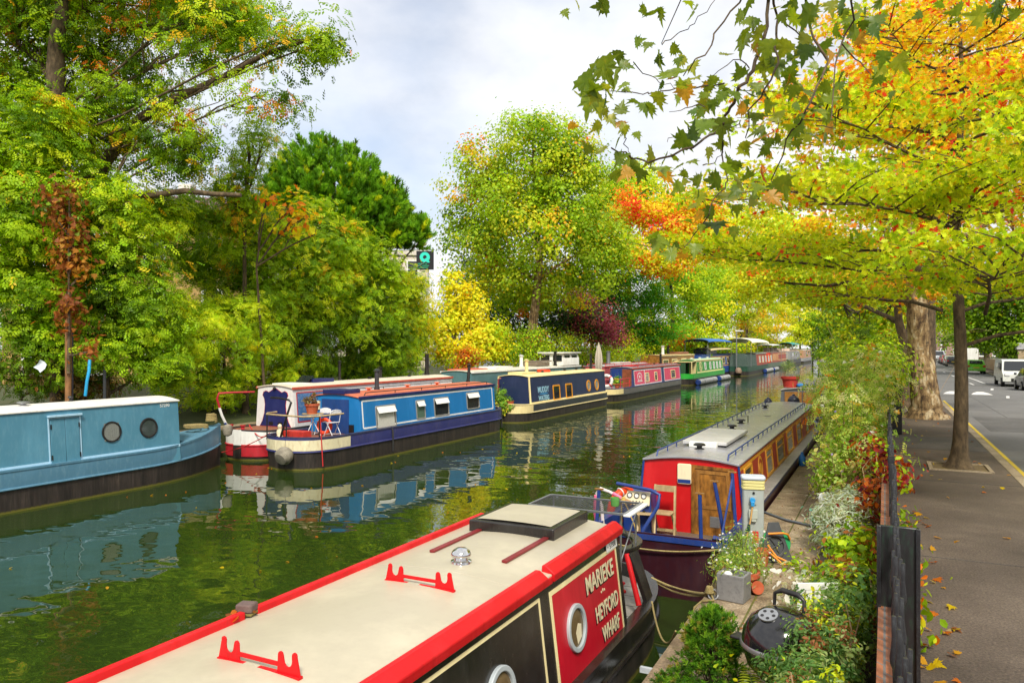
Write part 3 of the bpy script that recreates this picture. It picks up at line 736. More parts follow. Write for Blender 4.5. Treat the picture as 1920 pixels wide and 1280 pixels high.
m = MB(); coil(m, (-.66 , .54, 1.3), .045, .012, 4, .02); m.tube([(-.7, .55, 1.3), (-.72, .62, .9), (-.55, .7, .5)], .011, 6); m.tube([(-.64, .55, 1.3), (-.5, .6, .95), (-.42, .7, .55)], .011, 6)
m.build('tiller_cord', paint('yellow_cord', (.6, .4, .09), .8), ti, smooth=60)
bx, by = -3.27, 11.5
m = MB(); fr = Frame((bx - 1.03, by + 1.62, 1.0), (.42, .9, 0), (.22, -.12, 1)); m.torus(fr, .29, .075, 32, 10)
t = m.build('life_ring', plain('orange_ring', rgb('e8430f'), .45), None, smooth=60); tag(t, 'orange life ring leaning beside the blue console of the red boat', 'life ring')
m = MB()
for k in range(4): a = k * PI / 2 + .4; m.torus(Frame(fr.pt(.3 * math.cos(a), .3 * math.sin(a)), fr.u * math.cos(a) + fr.v * math.sin(a), fr.n), .08, .012, 14, 6)
o = m.build('grab_band', WHITE, t)
# wooden folding chair and folding stool
def wchair(label, loc, rz, tilt):
    t = thing('folding_chair', label, 'chair', loc, rz, None)
    for sg in (-1, 1):
        m = MB(); m.bar((sg * .21, 0, 0), (sg * .185, .16, .92), .035, .05); m.build('leg', WOOD, t)
        m = MB(); m.bar((sg * .165, .3, 0), (sg * .165, -.02, .45), .03, .045); m.build('leg', WOOD, t)
    m = MB(); m.bar((-.2, .15, .86), (.2, .15, .86), .03, .11); m.build('backrest', WOOD, t)
    m = MB()
    for k in range(4): m.box(-.19, .19, -.22 + k * .095, -.14 + k * .095, .44, .46)
    m.build('seat', WOOD, t, bevel=.004)
    for y, z in ((.02, .12), (.27, .06)): m = MB(); m.bar((-.18, y, z), (.18, y, z), .03, .045); m.build('stretcher', WOOD, t)
    return t
wchair('pale wooden folding chair with upright back against the red cabin end', (bx - .38, by + 2.0, .42), 0, 0)
t = thing('folding_stool', 'low pale wooden folding stool beside the blue console', 'stool', (bx - .55, by + 1.5, .42), .2)
m = MB(); m.box(-.17, .17, -.13, .13, .5, .52); m.build('seat', WOOD, t, bevel=.005)
for sg in (-1, 1):
    m = MB(); m.bar((sg * .15, -.14, 0), (sg * .15, .12, .5), .03, .04); m.build('leg', WOOD, t)
    m = MB(); m.bar((sg * .12, .14, 0), (sg * .12, -.12, .5), .03, .04); m.build('leg', WOOD, t)
# firewood and shovel on the stern deck
for k, (x, y, a, z) in enumerate(((.45, .7, .5, .48), (.62, .95, -.3, .48), (.38, .95, .2, .48), (.5, .83, .9, .58))):
    d = Vector((math.cos(a), math.sin(a), 0)) * .2; p = Vector((bx + x, by + y, z)); m = MB(); m.tube([p - d, p + d], .06, 7)
    tag(m.build('firewood_log', grain('firewood', (.1, .05, .02), (.36, .22, .1), (8, 8, 8), .85, .4), None, smooth=0), 'split firewood log lying on the stern deck of the red boat', 'log', 'firewood logs on the red boat')
t = thing('shovel', 'blue shovel leaning over the stern corner near the planter', 'shovel', (bx + 1.0, by + .3, .95))
m = MB(); m.grid([[(x, y, .02 * abs(x) * 8 + y * .5) for x in (-.12, -.06, 0, .06, .12)] for y in (-.3, -.15, 0)]); m.build('blade', BLUED, t)
m = MB(); m.tube([(0, 0, .0), (0, .9, .75)], .017, 8); m.build('handle', BLUED, t)

# ================================================================== boat 3: behind the red boat
B = narrowboat('dark narrowboat with orange wooden end doors moored behind the red boat', -3.2, 33.6, 50.0, 1.05, 'flat', 'bow', 1.0, 3.0, (34.4, 46.5), g=.95, zk=.55, h=2.0, wb=.95, wt=.86,
               top=paint('dark_grey_side', (.06, .065, .075), .4, .4), side=paint('slate_side', (.09, .1, .115), .45, .4), roof=paint('grey_roof', (.33, .32, .3), .5, .4, streak=False), gun=GUNG)
f = B.ff(0, 1.25)
for sg in (-1, 1):
    m = MB(); f2 = f.shift(sg * .37, -.02); m.prism(f2, rect(-.35, .35, -.8, .72), 0, .03)
    for k in range(6): m.prism(f2, rect(-.34 + k * .115, -.335 + k * .115 + .1, -.79, .71), .03, .038)
    o = m.build('door', OAKW, B.t)
m = MB(); m.prism(f, [(.74, -.9), (.9, -.9), (.84, .74), (.74, .78)], 0, .02); m.build('corner_panel', BLUED, B.t)
t = thing('flower_pot', 'red flower pot with a green bush on the roof behind the red boat', 'pot', (-3.75, 34.9, 2.08 + .04))
m = MB(); m.lathe([(.28, 0), (.34, .36), (.39, .37), (.4, .47), (.35, .47), (.33, .4), (.05, .4)], (0, 0, 0), 20); m.build('pot', paint('red_pot', (.45, .03, .02), .6, .2), t, smooth=40)
rng = np.random.default_rng(3)
P, N, col, CC = crown_pts([(np.array((0, 0, .85)), np.array((.38, .38, .42)))], 1200, 20, .1, .8, .3, [(3, (.1, .17, .05)), (2, (.17, .25, .09)), (1, (.3, .34, .14))], rng)
leaves('bush', P, N, .07, col, MATS['leaf'], t, BLADE, rng=rng)
for k, (x, y, s, c, lb) in enumerate(((-.1, .5, .2, (.02, .22, .6), 'light blue plastic bag lying on the roof beside the red flower pot'), (.3, .8, .22, (.012, .015, .1), 'dark blue bundled cloth on the roof beside the red flower pot'))):
    m = MB(); rg = random.Random(k); rows = []
    for i in range(9):
        a = PI * i / 8; rows.append([(-3.2 + x + s * math.sin(a) * math.cos(2 * PI * j / 12) * (1 + rg.uniform(-.25, .25)), 34.4 + y + s * 1.4 * math.sin(a) * math.sin(2 * PI * j / 12) * (1 + rg.uniform(-.25, .25)), 2.2 + s * .5 * math.cos(a)) for j in range(12)])
    m.grid(rows, closed=True); tag(m.build('plastic_bag' if k == 0 else 'cloth_bundle', plain('bag%d' % k, c, .45), None, smooth=40), lb, 'bag' if k == 0 else 'cloth')

# ================================================================== boat 4: light blue boat on the left
LB = paint('light_blue', rgb('4b8299'), .42, .3, rgb('7fa9b8'), scale=.8); LBT = paint('light_blue_band', rgb('527f98'), .42, .35, rgb('86a9b8'), scale=.8); LBW = paint('pale_blue_line', rgb('a9cfe6'), .45, .15)
B = narrowboat('light blue narrowboat with a white roof and two black portholes at left', -19.42, -3.0, 17.5, 1.06, 'round', 'bow', 1.3, 3.5, (-1.0, 15.2), g=1.0, zk=.56, h=2.3, camb=.1, wb=.96, wt=.86,
               deckz=.62, hull=HULLR, top=LBT, gun=LBT, deck=paint('blue_grey_deck', (.09, .16, .2), .6, .3), side=LB, roof=paint('white_roof', (.74, .71, .65), .5, .2, streak=False), strake=LBT, bowsheer=.38)
panel(B, B.sf(7.3, 1.035), rect(-7.9, 7.9, -.04, .035), LBW, .01, 'coach_line')
BLKR = plain('porthole_black', (.015, .013, .012), .4)
for y in (13.07, 14.19):
    window(B, B.sf(y, 1.63), .56, .56, BLKR, plain('porthole_grey_glass', (.05, .065, .06), .03), fw=.045, round_=True, frame_name='porthole', curtain=plain('grey_blind', (.19, .2, .18), .7) if y < 13.5 else None)
f = B.sf(11.8, 1.55)
for sg, rn in ((-1, 0), (1, 1)):
    m = MB(); m.prism(f.shift(sg * .185, -.02), rect(-.18, .18, -.57, .56), 0, .035); o = m.build('hatch_door', LB, B.t, bevel=.006)
    for z in (.36, -.4): m = MB(); m.prism(f.shift(sg * .36, z), rect(-.014, .014, -.06, .06), .03, .05); m.build('hinge', BLACK, o)
outline(B, f.shift(0, -.02), .84, 1.22, .03, LBW, .02, .01, 'door_surround')
m = MB(); m.prism(f.shift(0, .62), rect(-.43, .43, -.025, .03), 0, .09); m.build('drip_rail', LBW, B.t, bevel=.004)
m = MB(); m.prism(f, rect(-.004, .004, -.6, .54), .0, .02); m.build('door_gap', BLACK, B.t)
text('57290', .13, B.sf(14.75, 2.22), plain('num_grey', (.62, .65, .62), .6), B.t, name='registration_number', bold=.004)
m = MB(); m.box(-.75, -.68, 2.0, 14.0, 2.4, 2.44); m.build('roof_plank', WHITE, B.t, bevel=.008)
vent(B, .2, 11.2, STEEL, .14, .12); vent(B, -.1, 12.6, BLACK, .07, .16)
m = MB(); m.box(-.5, .5, B.L - 2.9, B.L - 2.45, 1.0, 1.03); m.build('well_seat', LBT, B.t)
m = MB(); coil(m, (-19.42, 16.6, 1.36), .34, .025, 3, .03); coil(m, (-19.5, 16.5, 1.38), .24, .025, 2, .04); coil(m, (-19.38, 17.15, 1.5), .16, .03, 5, .05)
tag(m.build('rope_coil', ROPE, None, smooth=60), 'coiled pale mooring rope heaped on the light blue bow', 'rope')
m = MB(); m.lathe([(.03, 0), (.13, .05), (.16, .2), (.13, .35), (.03, .4)], (-19.42, 17.85, .95), 14); tag(m.build('rope_fender', ROPEG, None, smooth=40), 'grey rope bow fender hanging from the light blue bow tip', 'fender')

# ================================================================== boat 5: white and red boat with a blue shield
NAVY = paint('navy_panel', (.012, .018, .11), .35, .2, (.05, .05, .12)); HRED = paint('hull_red', rgb('b01c2a'), .45, .25)
B = narrowboat('white narrowboat with a dark blue shield on its end and a red hull band', -19.95, 18.75, 33.6, 1.06, 'round', 'bow', .95, 2.8, (20.55, 31.6), g=1.0, zk=.52, h=2.38, camb=.1, wb=.95, wt=.84,
               hull=hullblack('hull_red_blacking', (.3, .03, .05)), top=WHITE, gun=paint('dark_gun', (.03, .03, .035), .4), deck=paint('rust_deck', (.28, .1, .05), .7, .3), side=paint('white_side', (.76, .75, .74), .42, .2), roof=paint('cream_roof2', (.66, .6, .48), .5, .35, (.4, .2, .12), streak=False), edge=paint('orange_red', (.55, .09, .05), .45), deckz=.98, strake=HRED)
m = MB(); pr = [(s,) + B.prof(s) for s in [1.4 * (1 - math.cos(PI / 2 * k / 12)) for k in range(13)] + [4, 8, 11.4]]
for sg in (-1, 1): m.grid([[(sg * (w + .018), s, .14), (sg * (w + .018), s, .5)] for s, w, ww, gz, kz in pr])
m.build('red_band', HRED, B.t)
f = B.ff(0, 1.68); sh = []
half = [(0, .72), (.14, .64), (.3, .55), (.44, .6), (.56, .55), (.6, .44), (.52, .3), (.49, .1), (.52, -.2), (.62, -.5), (.74, -.68), (0, -.68)]
sh = half + [(-x, y) for x, y in half[-2:0:-1]]
m = MB(); m.prism(f, [(x * 1.04, y * 1.025) for x, y in sh], 0, .006); m.build('shield_outline', HRED, B.t, smooth=0)
m = MB(); m.prism(f, sh, .006, .012); m.build('shield_panel', NAVY, B.t, smooth=0)
m = MB()
for x in (-.2, .25): m.prism(f.shift(x, -.58), rect(-.1, .1, -.06, .06), .012, .03)
m.build('step_plates', BLACK, B.t)
m = MB(); m.lathe([(.02, -.05), (.07, 0), (.02, .06)], (0, 20.5 - B.y0, 2.38), 10); m.build('horn', BLKR, B.t)
f = B.sf(22.0, 1.7); panel(B, f, rect(-1.25, 1.25, -.5, .5), paint('mid_blue_speckle', (.05, .15, .34), .4, .7, (.35, .4, .5), streak=False), .006); outline(B, f, 2.6, 1.1, .04, HRED, .009)
m = MB(); m.tube([(-.7, .3, .95), (-.78, .05, 1.5), (-.85, -.1, 2.1), (-.82, -.05, 2.28), (-.5, .3, 2.3), (-.1, .9, 2.3)], [.04, .04, .04, .04, .035, .03], 10); o = m.build('tiller', HRED, B.t, smooth=60)
m = MB(); m.tube([(-.715, .25, 1.06), (-.78, .05, 1.5), (-.815, -.03, 1.78)], .046, 10); m.build('white_band', WHITE, o)
m = MB(); m.tube([(-.705, .29, .97), (-.745, .15, 1.25)], .05, 10); m.build('blue_band', BLUED, o)
for x in (-.68, -.1): m = MB(); m.lathe([(.09, 0), (.06, .03), (.06, .12), (.1, .14), (.1, .17)], (x, .35, 1.0), 12); m.build('bollard', HRED, B.t)
chimney(B, -.3, 24.5, .75, .055, BLACK); chimney(B, -.55, 27.6, .45, .1, BLACK); chimney(B, -.1, 30.8, 1.05, .1, BLACK, cap=False)
for y in (26.0, 29.0): vent(B, .1, y, BLACK, .1, .1)
o = roofbox(B, -.45, .25, 22.3, 23.5, .12, NAVY, 'roof_hatch', lift=.02); roofbox(B, -.6, .45, 21.0, 21.9, .03, WHITE, 'solar_panel')
m = MB(); fr = Frame((-.1, 22.2 - B.y0, B.roofz(0) + .16), (1, 0, 0), (0, .8, .5)); m.prism(fr, rrect(.6, .5, .02), 0, .02); m.build('hatch_lid', GLASS, B.t)
m = MB(); m.lathe([(.03, 0), (.2, .06), (.26, .28), (.2, .5), (.03, .56)], (-20.95, 18.62, .35), 16); tag(m.build('rope_fender', ROPEG, None, smooth=40), 'dark round rope fender at the stern corner of the white boat', 'fender')

# ================================================================== boat 6: bright blue boat with terrace
BB = paint('bright_blue', rgb('1572b3'), .33, .15, rgb('2b86c0')); PUR = paint('purple_blue', (.03, .035, .16), .42, .45, (.12, .1, .16)); TROOF = paint('terracotta_roof', rgb('c4694a'), .55, .3, (.3, .2, .15), streak=False)
B = narrowboat('bright blue narrowboat with a terracotta roof and a terrace of folding chairs', -17.12, 17.85, 31.6, 1.24, 'round', 'round', 1.5, 1.7, (20.5, 30.3), g=1.0, zk=.58, h=2.14, camb=.1, wb=1.12, wt=1.03,
               hull=HULLR, top=PUR, gun=paint('dark_blue_gun', (.03, .035, .09), .4, .3), deck=paint('rust_deck', (.28, .1, .05)), side=BB, roof=TROOF, edge=NAVY, deckz=.9, strake=PUR)
BT = B
m = MB(); pr = [(s,) + B.prof(s) for s in [1.9 * (1 - math.cos(PI / 2 * k / 16)) for k in range(17)]]
for sg in (-1, 1): m.grid([[(sg * (w + .022), s, .62), (sg * (w + .022), s, .95)] for s, w, ww, gz, kz in pr])
w = pr[0][1]; m.add([(-w - .02, -.012, .62), (w + .02, -.012, .62), (w + .02, -.012, .95), (-w - .02, -.012, .95)], [(0, 1, 2, 3)])
m.build('cream_bow_band', paint('bow_cream', rgb('dcd3b0'), .5, .5, (.4, .25, .08)), B.t)
outline(B, B.sf(25.35, 1.565), 9.5, .99, .055, WHITE, .008, .06)
FR = paint('bronze_frame', rgb('a98b6c'), .4, .2)
ALU = plain('aluminium', (.5, .48, .44), .35, .6)
for (y0_, y1_, z0_, z1_) in ((21.34, 22.55, 1.0, 1.82), (23.87, 24.5, 1.12, 1.86), (25.14, 26.26, 1.12, 1.87), (27.73, 28.83, 1.2, 1.94)):
    window(B, B.sf((y0_ + y1_) / 2, (z0_ + z1_) / 2), y1_ - y0_, z1_ - z0_, ALU, GLASS, .07, .05, hopper=WHITE, curtain=(plain('net_curtain', (.55, .54, .48), .8) if y0_ < 23 else plain('dark_green_curtain', (.07, .13, .09), .8) if y0_ < 24 else None))
handrails(B, BLACK, 21.0, 29.8, .12, .018, .1, 1.5)
chimney(B, -.1, 23.0, .7, .085, paint('grey_blue_chimney', (.035, .04, .05), .4)); chimney(B, -.1, 29.9, .75, .07, BLACK, tilt=.12)
for y in (22.3, 24.8, 27.0): vent(B, .05, y, paint('orange_vent', (.6, .1, .03), .5), .13, .13)
o = roofbox(B, -.5, .45, 20.42, 21.3, .1, NAVY, 'sliding_hatch', lift=.03)
f = B.ff(0, 1.5)
for sg in (-1, 1): m = MB(); m.prism(f.shift(sg * .3, -.1), rect(-.29, .29, -.5, .68), 0, .03); m.build('door', paint('dark_blue_door', (.01, .05, .2), .4, .2), B.t, bevel=.004)
m = MB(); m.prism(f.shift(.72, -.42), rect(-.09, .09, -.14, .14), 0, .06); m.build('letter_box', BLACK, B.t)
m = MB(); m.prism(f.shift(-.78, .35), rect(-.1, .1, -.15, .15), 0, .05); m.build('meter_box', CREAM, B.t)
# bow rail and posts
m = MB(); pts = [(-1.12, 1.0, 1.72), (-1.05, .5, 1.72), (-.8, .22, 1.72), (0, .12, 1.72), (.75, .22, 1.7), (1.05, .6, 1.7), (1.13, 1.7, 1.7)]
m.tube(pts, .03, 8); m.build('wooden_rail', WOOD, B.t, smooth=60)
for x, y in ((-.8, .24), (1.05, .62), (.1, .16)): m = MB(); m.tube([(x, y, .9), (x, y, 1.72)], .022, 8); m.build('rail_post', BLACK, B.t)
m = MB(); m.tube([(-.35, .35, .92), (-.05, .35, 1.7), (.12, .35, 2.12), (.02, .35, 2.2), (-.4, .35, 2.25), (-.75, .35, 2.25)], .035, 8); m.build('swan_neck', BLACK, B.t, smooth=60)
m = MB(); m.box(-.6, .3, .7, 1.1, .9, 1.15); m.build('red_locker', paint('locker_red', (.5, .03, .02), .5), B.t, bevel=.01)
bx, by = -17.12, 18.75
def steelchair(label, loc, rz):
    t = thing('folding_chair', label, 'chair', loc, rz, 'white folding chairs on the boat terrace')
    PW = plain('white_steel', (.72, .74, .78), .4)
    for sg in (-1, 1):
        m = MB(); m.tube([(sg * .2, -.22, 0), (sg * .2, .1, .5), (sg * .19, .2, .85)], .013, 8); m.build('leg', PW, t)
        m = MB(); m.tube([(sg * .17, .26, 0), (sg * .17, -.08, .44)], .013, 8); m.build('leg', PW, t)
    m = MB(); m.prism(Frame((0, 0, .44), (1, 0, 0), (0, 1, .05)), rrect(.38, .36, .06), 0, .02); m.build('seat', PW, t, bevel=.005)
    m = MB(); pts_ = [(.2 * math.cos(PI * k / 10), .2, .78 + .1 * math.sin(PI * k / 10)) for k in range(11)]; m.tube(pts_, .013, 8)
    m.prism(Frame((0, .185, .79), (1, 0, 0), (0, .1, 1)), rrect(.36, .17, .06), -.008, .008); m.build('backrest', PW, t, bevel=.003)
    for y_, z_ in ((.2, .08), (-.18, .06)): m = MB(); m.tube([(-.18, y_, z_), (.18, y_, z_)], .01, 6); m.build('stretcher', PW, t)
    return t
steelchair('white folding chair nearest the blue cabin side on the boat terrace', (bx + .55, by + .95, .92), -PI / 2 - .3)
steelchair('white folding chair behind the terrace table with the flower pot', (bx - .05, by + 1.15, .92), .2)
t = thing('bistro_table', 'small pale table on the terrace carrying the terracotta pot', 'table', (bx - .1, by + .72, .92))
m = MB(); m.prism(Frame((0, 0, .72), (1, 0, 0), (0, 1, 0)), circ(.36), 0, .025); m.build('tabletop', WOOD, t)
for a in (.3, .3 + 2.1, .3 + 4.2): m = MB(); m.tube([(.28 * math.cos(a), .28 * math.sin(a), 0), (-.12 * math.cos(a), -.12 * math.sin(a), .72)], .013, 8); m.build('leg', plain('white_steel', (.72, .74, .78)), t)
t = thing('flower_pot', 'terracotta pot with a dried brown plant on the terrace table', 'pot', (bx - .05, by + .62, .92 + .746))
m = MB(); m.lathe([(.16, 0), (.22, .26), (.25, .27), (.25, .34), (.22, .34), (.2, .3), (.02, .29)], (0, 0, 0), 20); m.build('pot', TERRA, t, smooth=40)
P, N, col, CC = crown_pts([(np.array((0, 0, .5)), np.array((.22, .22, .2)))], 500, 12, .06, .9, .2, [(3, (.12, .08, .04)), (1, (.2, .16, .05))], rng); leaves('dried_plant', P, N, .07, col, MATS['leaf'], t, LENS, rng=rng)
t = thing('garden_figure', 'small cream stone figure on the bow of the bright blue boat', 'ornament', (bx - .6, by - .3, .92))
m = MB(); m.lathe([(.1, 0), (.12, .05), (.08, .1), (.11, .18), (.09, .26), (.05, .3), (.07, .36), (.06, .43), (.01, .46)], (0, 0, 0), 14); m.build('body', CREAM, t, smooth=60)
t = thing('life_ring', 'orange life ring standing under the terrace table of the bright blue boat', 'life ring', (bx + .15, by + 1.0, 1.22)); m = MB(); m.torus(Frame((0, 0, 0), (1, .3, 0), (0, .1, 1)), .23, .06, 24, 8); m.build('ring', plain('orange_ring', (1, 0, 0)), t, smooth=60)
m = MB(); fr = Frame((bx - .72, by - .02, .5), (1, -.5, 0), (0, 0, 1)); m.lathe([(.02, -.22), (.2, -.2), (.27, -.1), (.28, .1), (.2, .2), (.02, .22)], (-16.8, 17.68, .5), 18, Matrix.Rotation(PI / 2, 3, 'X') @ Matrix.Rotation(.5, 3, 'X'))
tag(m.build('rope_fender', ROPEG, None, smooth=40), 'fat grey coiled rope fender hanging at the cream bow of the bright blue boat', 'fender')
m = MB(); m.tube([(bx + 1.06, 18.5, 1.68), (bx + 1.12, 18.48, 1.0), (bx + 1.2, 18.46, .12)], .018, 6); tag(m.build('red_rope', paint('red_rope', (.5, .02, .02), .8), None), 'red rope hanging down the bow of the bright blue boat', 'rope')
for y in (22.1, 31.0): m = MB(); w = B.prof(y - B.y0)[0]; m.tube([(bx + w - .05, y, 1.03), (bx + w + .04, y, .9), (bx + w + .045, y, .15)], .03, 6); tag(m.build('rope_fender', RUBBER, None), 'black strap fender hanging at %s of the bright blue boat' % ('mid length' if y < 25 else 'the far end'), 'fender')
m = MB(); m.tube(catenary((-19.75, 19.1, 1.2), (bx - 1.05, by - .3, 1.05), .25), .02, 6); m.tube(catenary((bx - 1.05, by - .3, 1.05), (-20.3, 18.4, .3), .1), .015, 6); tag(m.build('red_rope', paint('red_rope', (.5, .02, .02)), None), 'red mooring rope tied between the white boat and the bright blue boat', 'rope')

# ================================================================== boat 7: navy boat
NV = paint('navy_side', (.016, .028, .085), .3, .25, (.05, .06, .12)); YC = paint('yellow_cream', rgb('e6d39a'), .45, .25, (.4, .3, .15))
B = narrowboat('navy blue narrowboat with cream trim and orange window frames', -17.5, 34.1, 47.9, 1.08, 'round', 'round', 1.2, 1.6, (35.2, 46.9), g=.92, zk=.5, h=2.3, camb=.1, wb=.98, wt=.88,
               top=paint('grey_black_side', (.035, .04, .05), .35, .4, (.12, .12, .12)), gun=YC, side=NV, roof=YC, strake=YC, deckz=.8, deck=DECKG)
m = MB(); pr = [(s,) + B.prof(s) for s in [1.2 * (1 - math.cos(PI / 2 * k / 12)) for k in range(13)]]
for sg in (-1, 1): m.grid([[(sg * (w + .022), s, .54), (sg * (w + .022), s, .88)] for s, w, ww, gz, kz in pr])
m.build('cream_bow_band', YC, B.t)
m = MB()
for sg in (-1, 1):
    m.tube([(sg * (B.xat(.9) + .01), B.c0 - .01, .9), (sg * (B.wt + .012), B.c0 - .01, 2.3)], .055, 6)
m.build('corner_trim', YC, B.t); panel(B, B.sf(41, .96), rect(-5.8, 5.9, -.04, .03), YC, .01, 'coach_line')
ORF = paint('orange_frame', rgb('d6901c'), .4, .15)
for y0_, y1_ in ((38.2, 39.2), (40.05, 41.05)): window(B, B.sf((y0_ + y1_) / 2, 1.33), y1_ - y0_, .88, ORF, GLASS, .1, .09)
for y in (43.8, 45.25): window(B, B.sf(y, 1.48), .72, .72, ORF, CURT, fw=.1, round_=True, frame_name='porthole')
TXB = plain('lettering_pale_blue', rgb('9fd0e4'), .5)
text('MUDDY', .36, B.sf(36.95, 1.6), TXB, B.t, bold=.008, fit=(1.45, .32)); text('WATERS', .34, B.sf(36.95, 1.15), TXB, B.t, bold=.008, fit=(1.4, .28))
m = MB(); m.prism(B.sf(36.95, 1.375), circ(.6, .045), .003, .007); m.build('painted_wave', plain('wave_blue', (.05, .25, .5), .5), B.t)
roofbox(B, -.45, .4, 35.4, 37.2, .1, YC, 'roof_hatch', lift=.02); chimney(B, -.3, 37.4, .7, .1, YC, cap=True)
for y in (39, 42.3, 44.2, 45.6): vent(B, -.05, y, BLACK, .12, .12)
chimney(B, .0, 47.2 - .5, .95, .08, BLACK)
m = MB(); m.torus(Frame((-17.5 - .25, 39.6, B.roofz(0) + .11), (1, 0, 0), (0, 1, 0)), .33, .08, 24, 8); tag(m.build('life_ring', plain('orange_ring', (1, 0, 0)), None, smooth=60), 'orange life ring lying on the cream roof of the navy boat', 'life ring')
m = MB(); m.tube([(-17.5 - .75, 34.9, .85), (-17.5 - .7, 34.8, 2.2), (-17.5 - .6, 34.9, 2.25)], .05, 8); o = m.build('tiller', paint('dark_red', (.2, .012, .015)), None); o.parent = B.t; o.location = (17.5, -B.y0, 0)
t = thing('climbing_plant', 'leafy potted plant growing on the near end of the navy boat', 'plant', (-17.35, 34.5, .8))
m = MB(); m.lathe([(.15, 0), (.2, .3), (.22, .3), (.2, .28), (.02, .26)], (0, 0, 0), 14); m.build('pot', TERRA, t)
P, N, col, CC = crown_pts([(np.array((-.45, 0, .5)), np.array((.35, .35, .6))), (np.array((-.2, -.3, -.1)), np.array((.5, .3, .45)))], 1500, 20, .14, .9, .2, [(3, (.1, .2, .02)), (2, (.25, .34, .03)), (1, (.4, .38, .03))], rng); leaves('foliage', P, N, .12, col, MATS['leaf'], t, DIAMOND, rng=rng)

# ================================================================== boat 8: grey-green boat with wheelhouse
GG = paint('grey_green', rgb('4f7478'), .45, .3, (.2, .25, .22)); GGR = paint('cream_deck', (.6, .58, .46), .55, .35, streak=False)
B = narrowboat('grey green cruiser with a white wheelhouse moored behind the navy boat', -20.05, 32.6, 51.5, 1.1, 'round', 'bow', 1.3, 3.0, (33.6, 49.0), g=1.15, zk=.6, h=2.55, camb=.08, wb=1.0, wt=.92, top=GG, side=GG, roof=GGR, edge=WHITE, name='cruiser')
m = MB(); z = 2.66
pr = [(-.85, z), (-.85, z + .45), (-.7, z + .8), (.7, z + .8), (.85, z + .45), (.85, z)]
m.grid([[(x, s, zz) for x, zz in pr] for s in (46 - B.y0, 48.9 - B.y0)]); m.f += [tuple(range(6)), tuple(range(6, 12))]; o = m.build('wheelhouse', WHITE, B.t)
m = MB(); m.box(-.95, .95, 45.8 - B.y0, 49.1 - B.y0, z + .8, z + .87); m.build('wheelhouse_roof', WHITE, o, bevel=.02)
for x in (-.45, .45): m = MB(); m.box(x - .32, x + .32, 45.97 - B.y0, 46.0 - B.y0, z + .28, z + .68); m.build('window', GLASS, o)
for y in (46.8, 48.1): m = MB(); m.box(.78, .83, y - .45 - B.y0, y + .45 - B.y0, z + .3, z + .68); m.build('window', GLASS, o)
chimney(B, -.4, 42.2, .65, .11, WHITE); chimney(B, .5, 45.5, .9, .1, BLACK)
roofbox(B, -.8, .3, 34.0, 36.5, .06, paint('orange_red', (.55, .09, .05)), 'tarpaulin'); roofbox(B, -.5, .6, 36.9, 39, .1, WHITE, 'roof_hatch', lift=.02)
m = MB(); m.box(-.5, .5, 42.6 - B.y0, 44.6 - B.y0, 2.68, 2.92); m.tube([(-.9, 43 - B.y0, 2.95), (.9, 44 - B.y0, 3.0)], .05, 6); m.build('cargo', paint('brown_cargo', (.18, .14, .1), .7, .4), B.t, bevel=.03)
window(B, B.sf(38, 1.9), .9, .6, WHITE, GLASS); window(B, B.sf(42, 1.9), .9, .6, WHITE, GLASS)

# ================================================================== boat 9: pink boat
PK = paint('pink_side', rgb('d9486a'), .4, .2, rgb('b93050')); DB = paint('navy_trim', (.03, .05, .16), .4, .3); SL = paint('slate_roof', (.2, .21, .24), .45, .3, streak=False)
B = narrowboat('pink narrowboat with white lined side panels and a red railed bow', -17.8, 49.4, 69.3, 1.08, 'round', 'round', 1.8, 1.8, (54.0, 68.5), g=.95, zk=.5, h=2.25, camb=.1, wb=.97, wt=.86,
               hull=HULLR, top=paint('worn_grey', (.12, .12, .12), .5, .5, (.3, .22, .1)), gun=DB, side=DB, roof=SL, edge=paint('orange_red', (.55, .09, .05)), deckz=.85, deck=DECKG, strake=BLACK)
m = MB(); pr = [(s,) + B.prof(s) for s in [1.8 * (1 - math.cos(PI / 2 * k / 12)) for k in range(13)]]
for sg in (-1, 1): m.grid([[(sg * (w + .022), s, .56), (sg * (w + .022), s, .92)] for s, w, ww, gz, kz in pr])
m.build('cream_bow_band', YC, B.t)
for a, b in ((54.3, 57.0), (57.05, 61.9), (62.8, 68.2)):
    panel(B, B.sf((a + b) / 2, 1.55), rect(-(b - a) / 2 + .04, (b - a) / 2 - .04, -.55, .55), PK, .004); outline(B, B.sf((a + b) / 2, 1.55), b - a, 1.16, .06, WHITE, .008)
for a, b, gl in ((57.2, 58.2, CURT), (59.8, 60.6, GLASS), (65.0, 66.5, GLASS)): window(B, B.sf((a + b) / 2, 1.5), b - a, .74, YC, gl, .06, .07, bars=1)
f = B.sf(55.7, 1.6); m = MB(); m.ring(f, circ(.62, .34, 24), circ(.5, .24, 24), .003, .01); m.prism(f.shift(0, -.28), rect(-.62, .62, -.11, 0), .003, .01); m.prism(f, circ(.22, .12, 16), .003, .01); m.build('painted_emblem', plain('emblem_white', (.8, .6, .62), .5), B.t)
f = B.ff(0, 1.55); m = MB(); m.prism(f.shift(.45, -.05), rect(-.36, .36, -.7, .72), 0, .03); m.build('door', grain('red_brown_door', (.2, .05, .02), (.36, .1, .04), (10, 10, 1), .5), B.t)
m = MB(); m.prism(f.shift(-.38, -.05), rect(-.36, .36, -.7, .72), 0, .03); m.build('door', BLUED, B.t)
RR = paint('rail_red', (.55, .03, .04), .4)
m = MB()
for z in (1.25, 1.6): m.tube([(-.9, 1.5, z), (-.6, .7, z), (0, .4, z), (.6, .7, z), (.95, 1.6, z), (.97, 3.6, z)], .03, 6)
for x, y in ((-.6, .7), (.6, .7), (.95, 1.6), (.97, 3.6)): m.tube([(x, y, .9), (x, y, 1.6)], .035, 6)
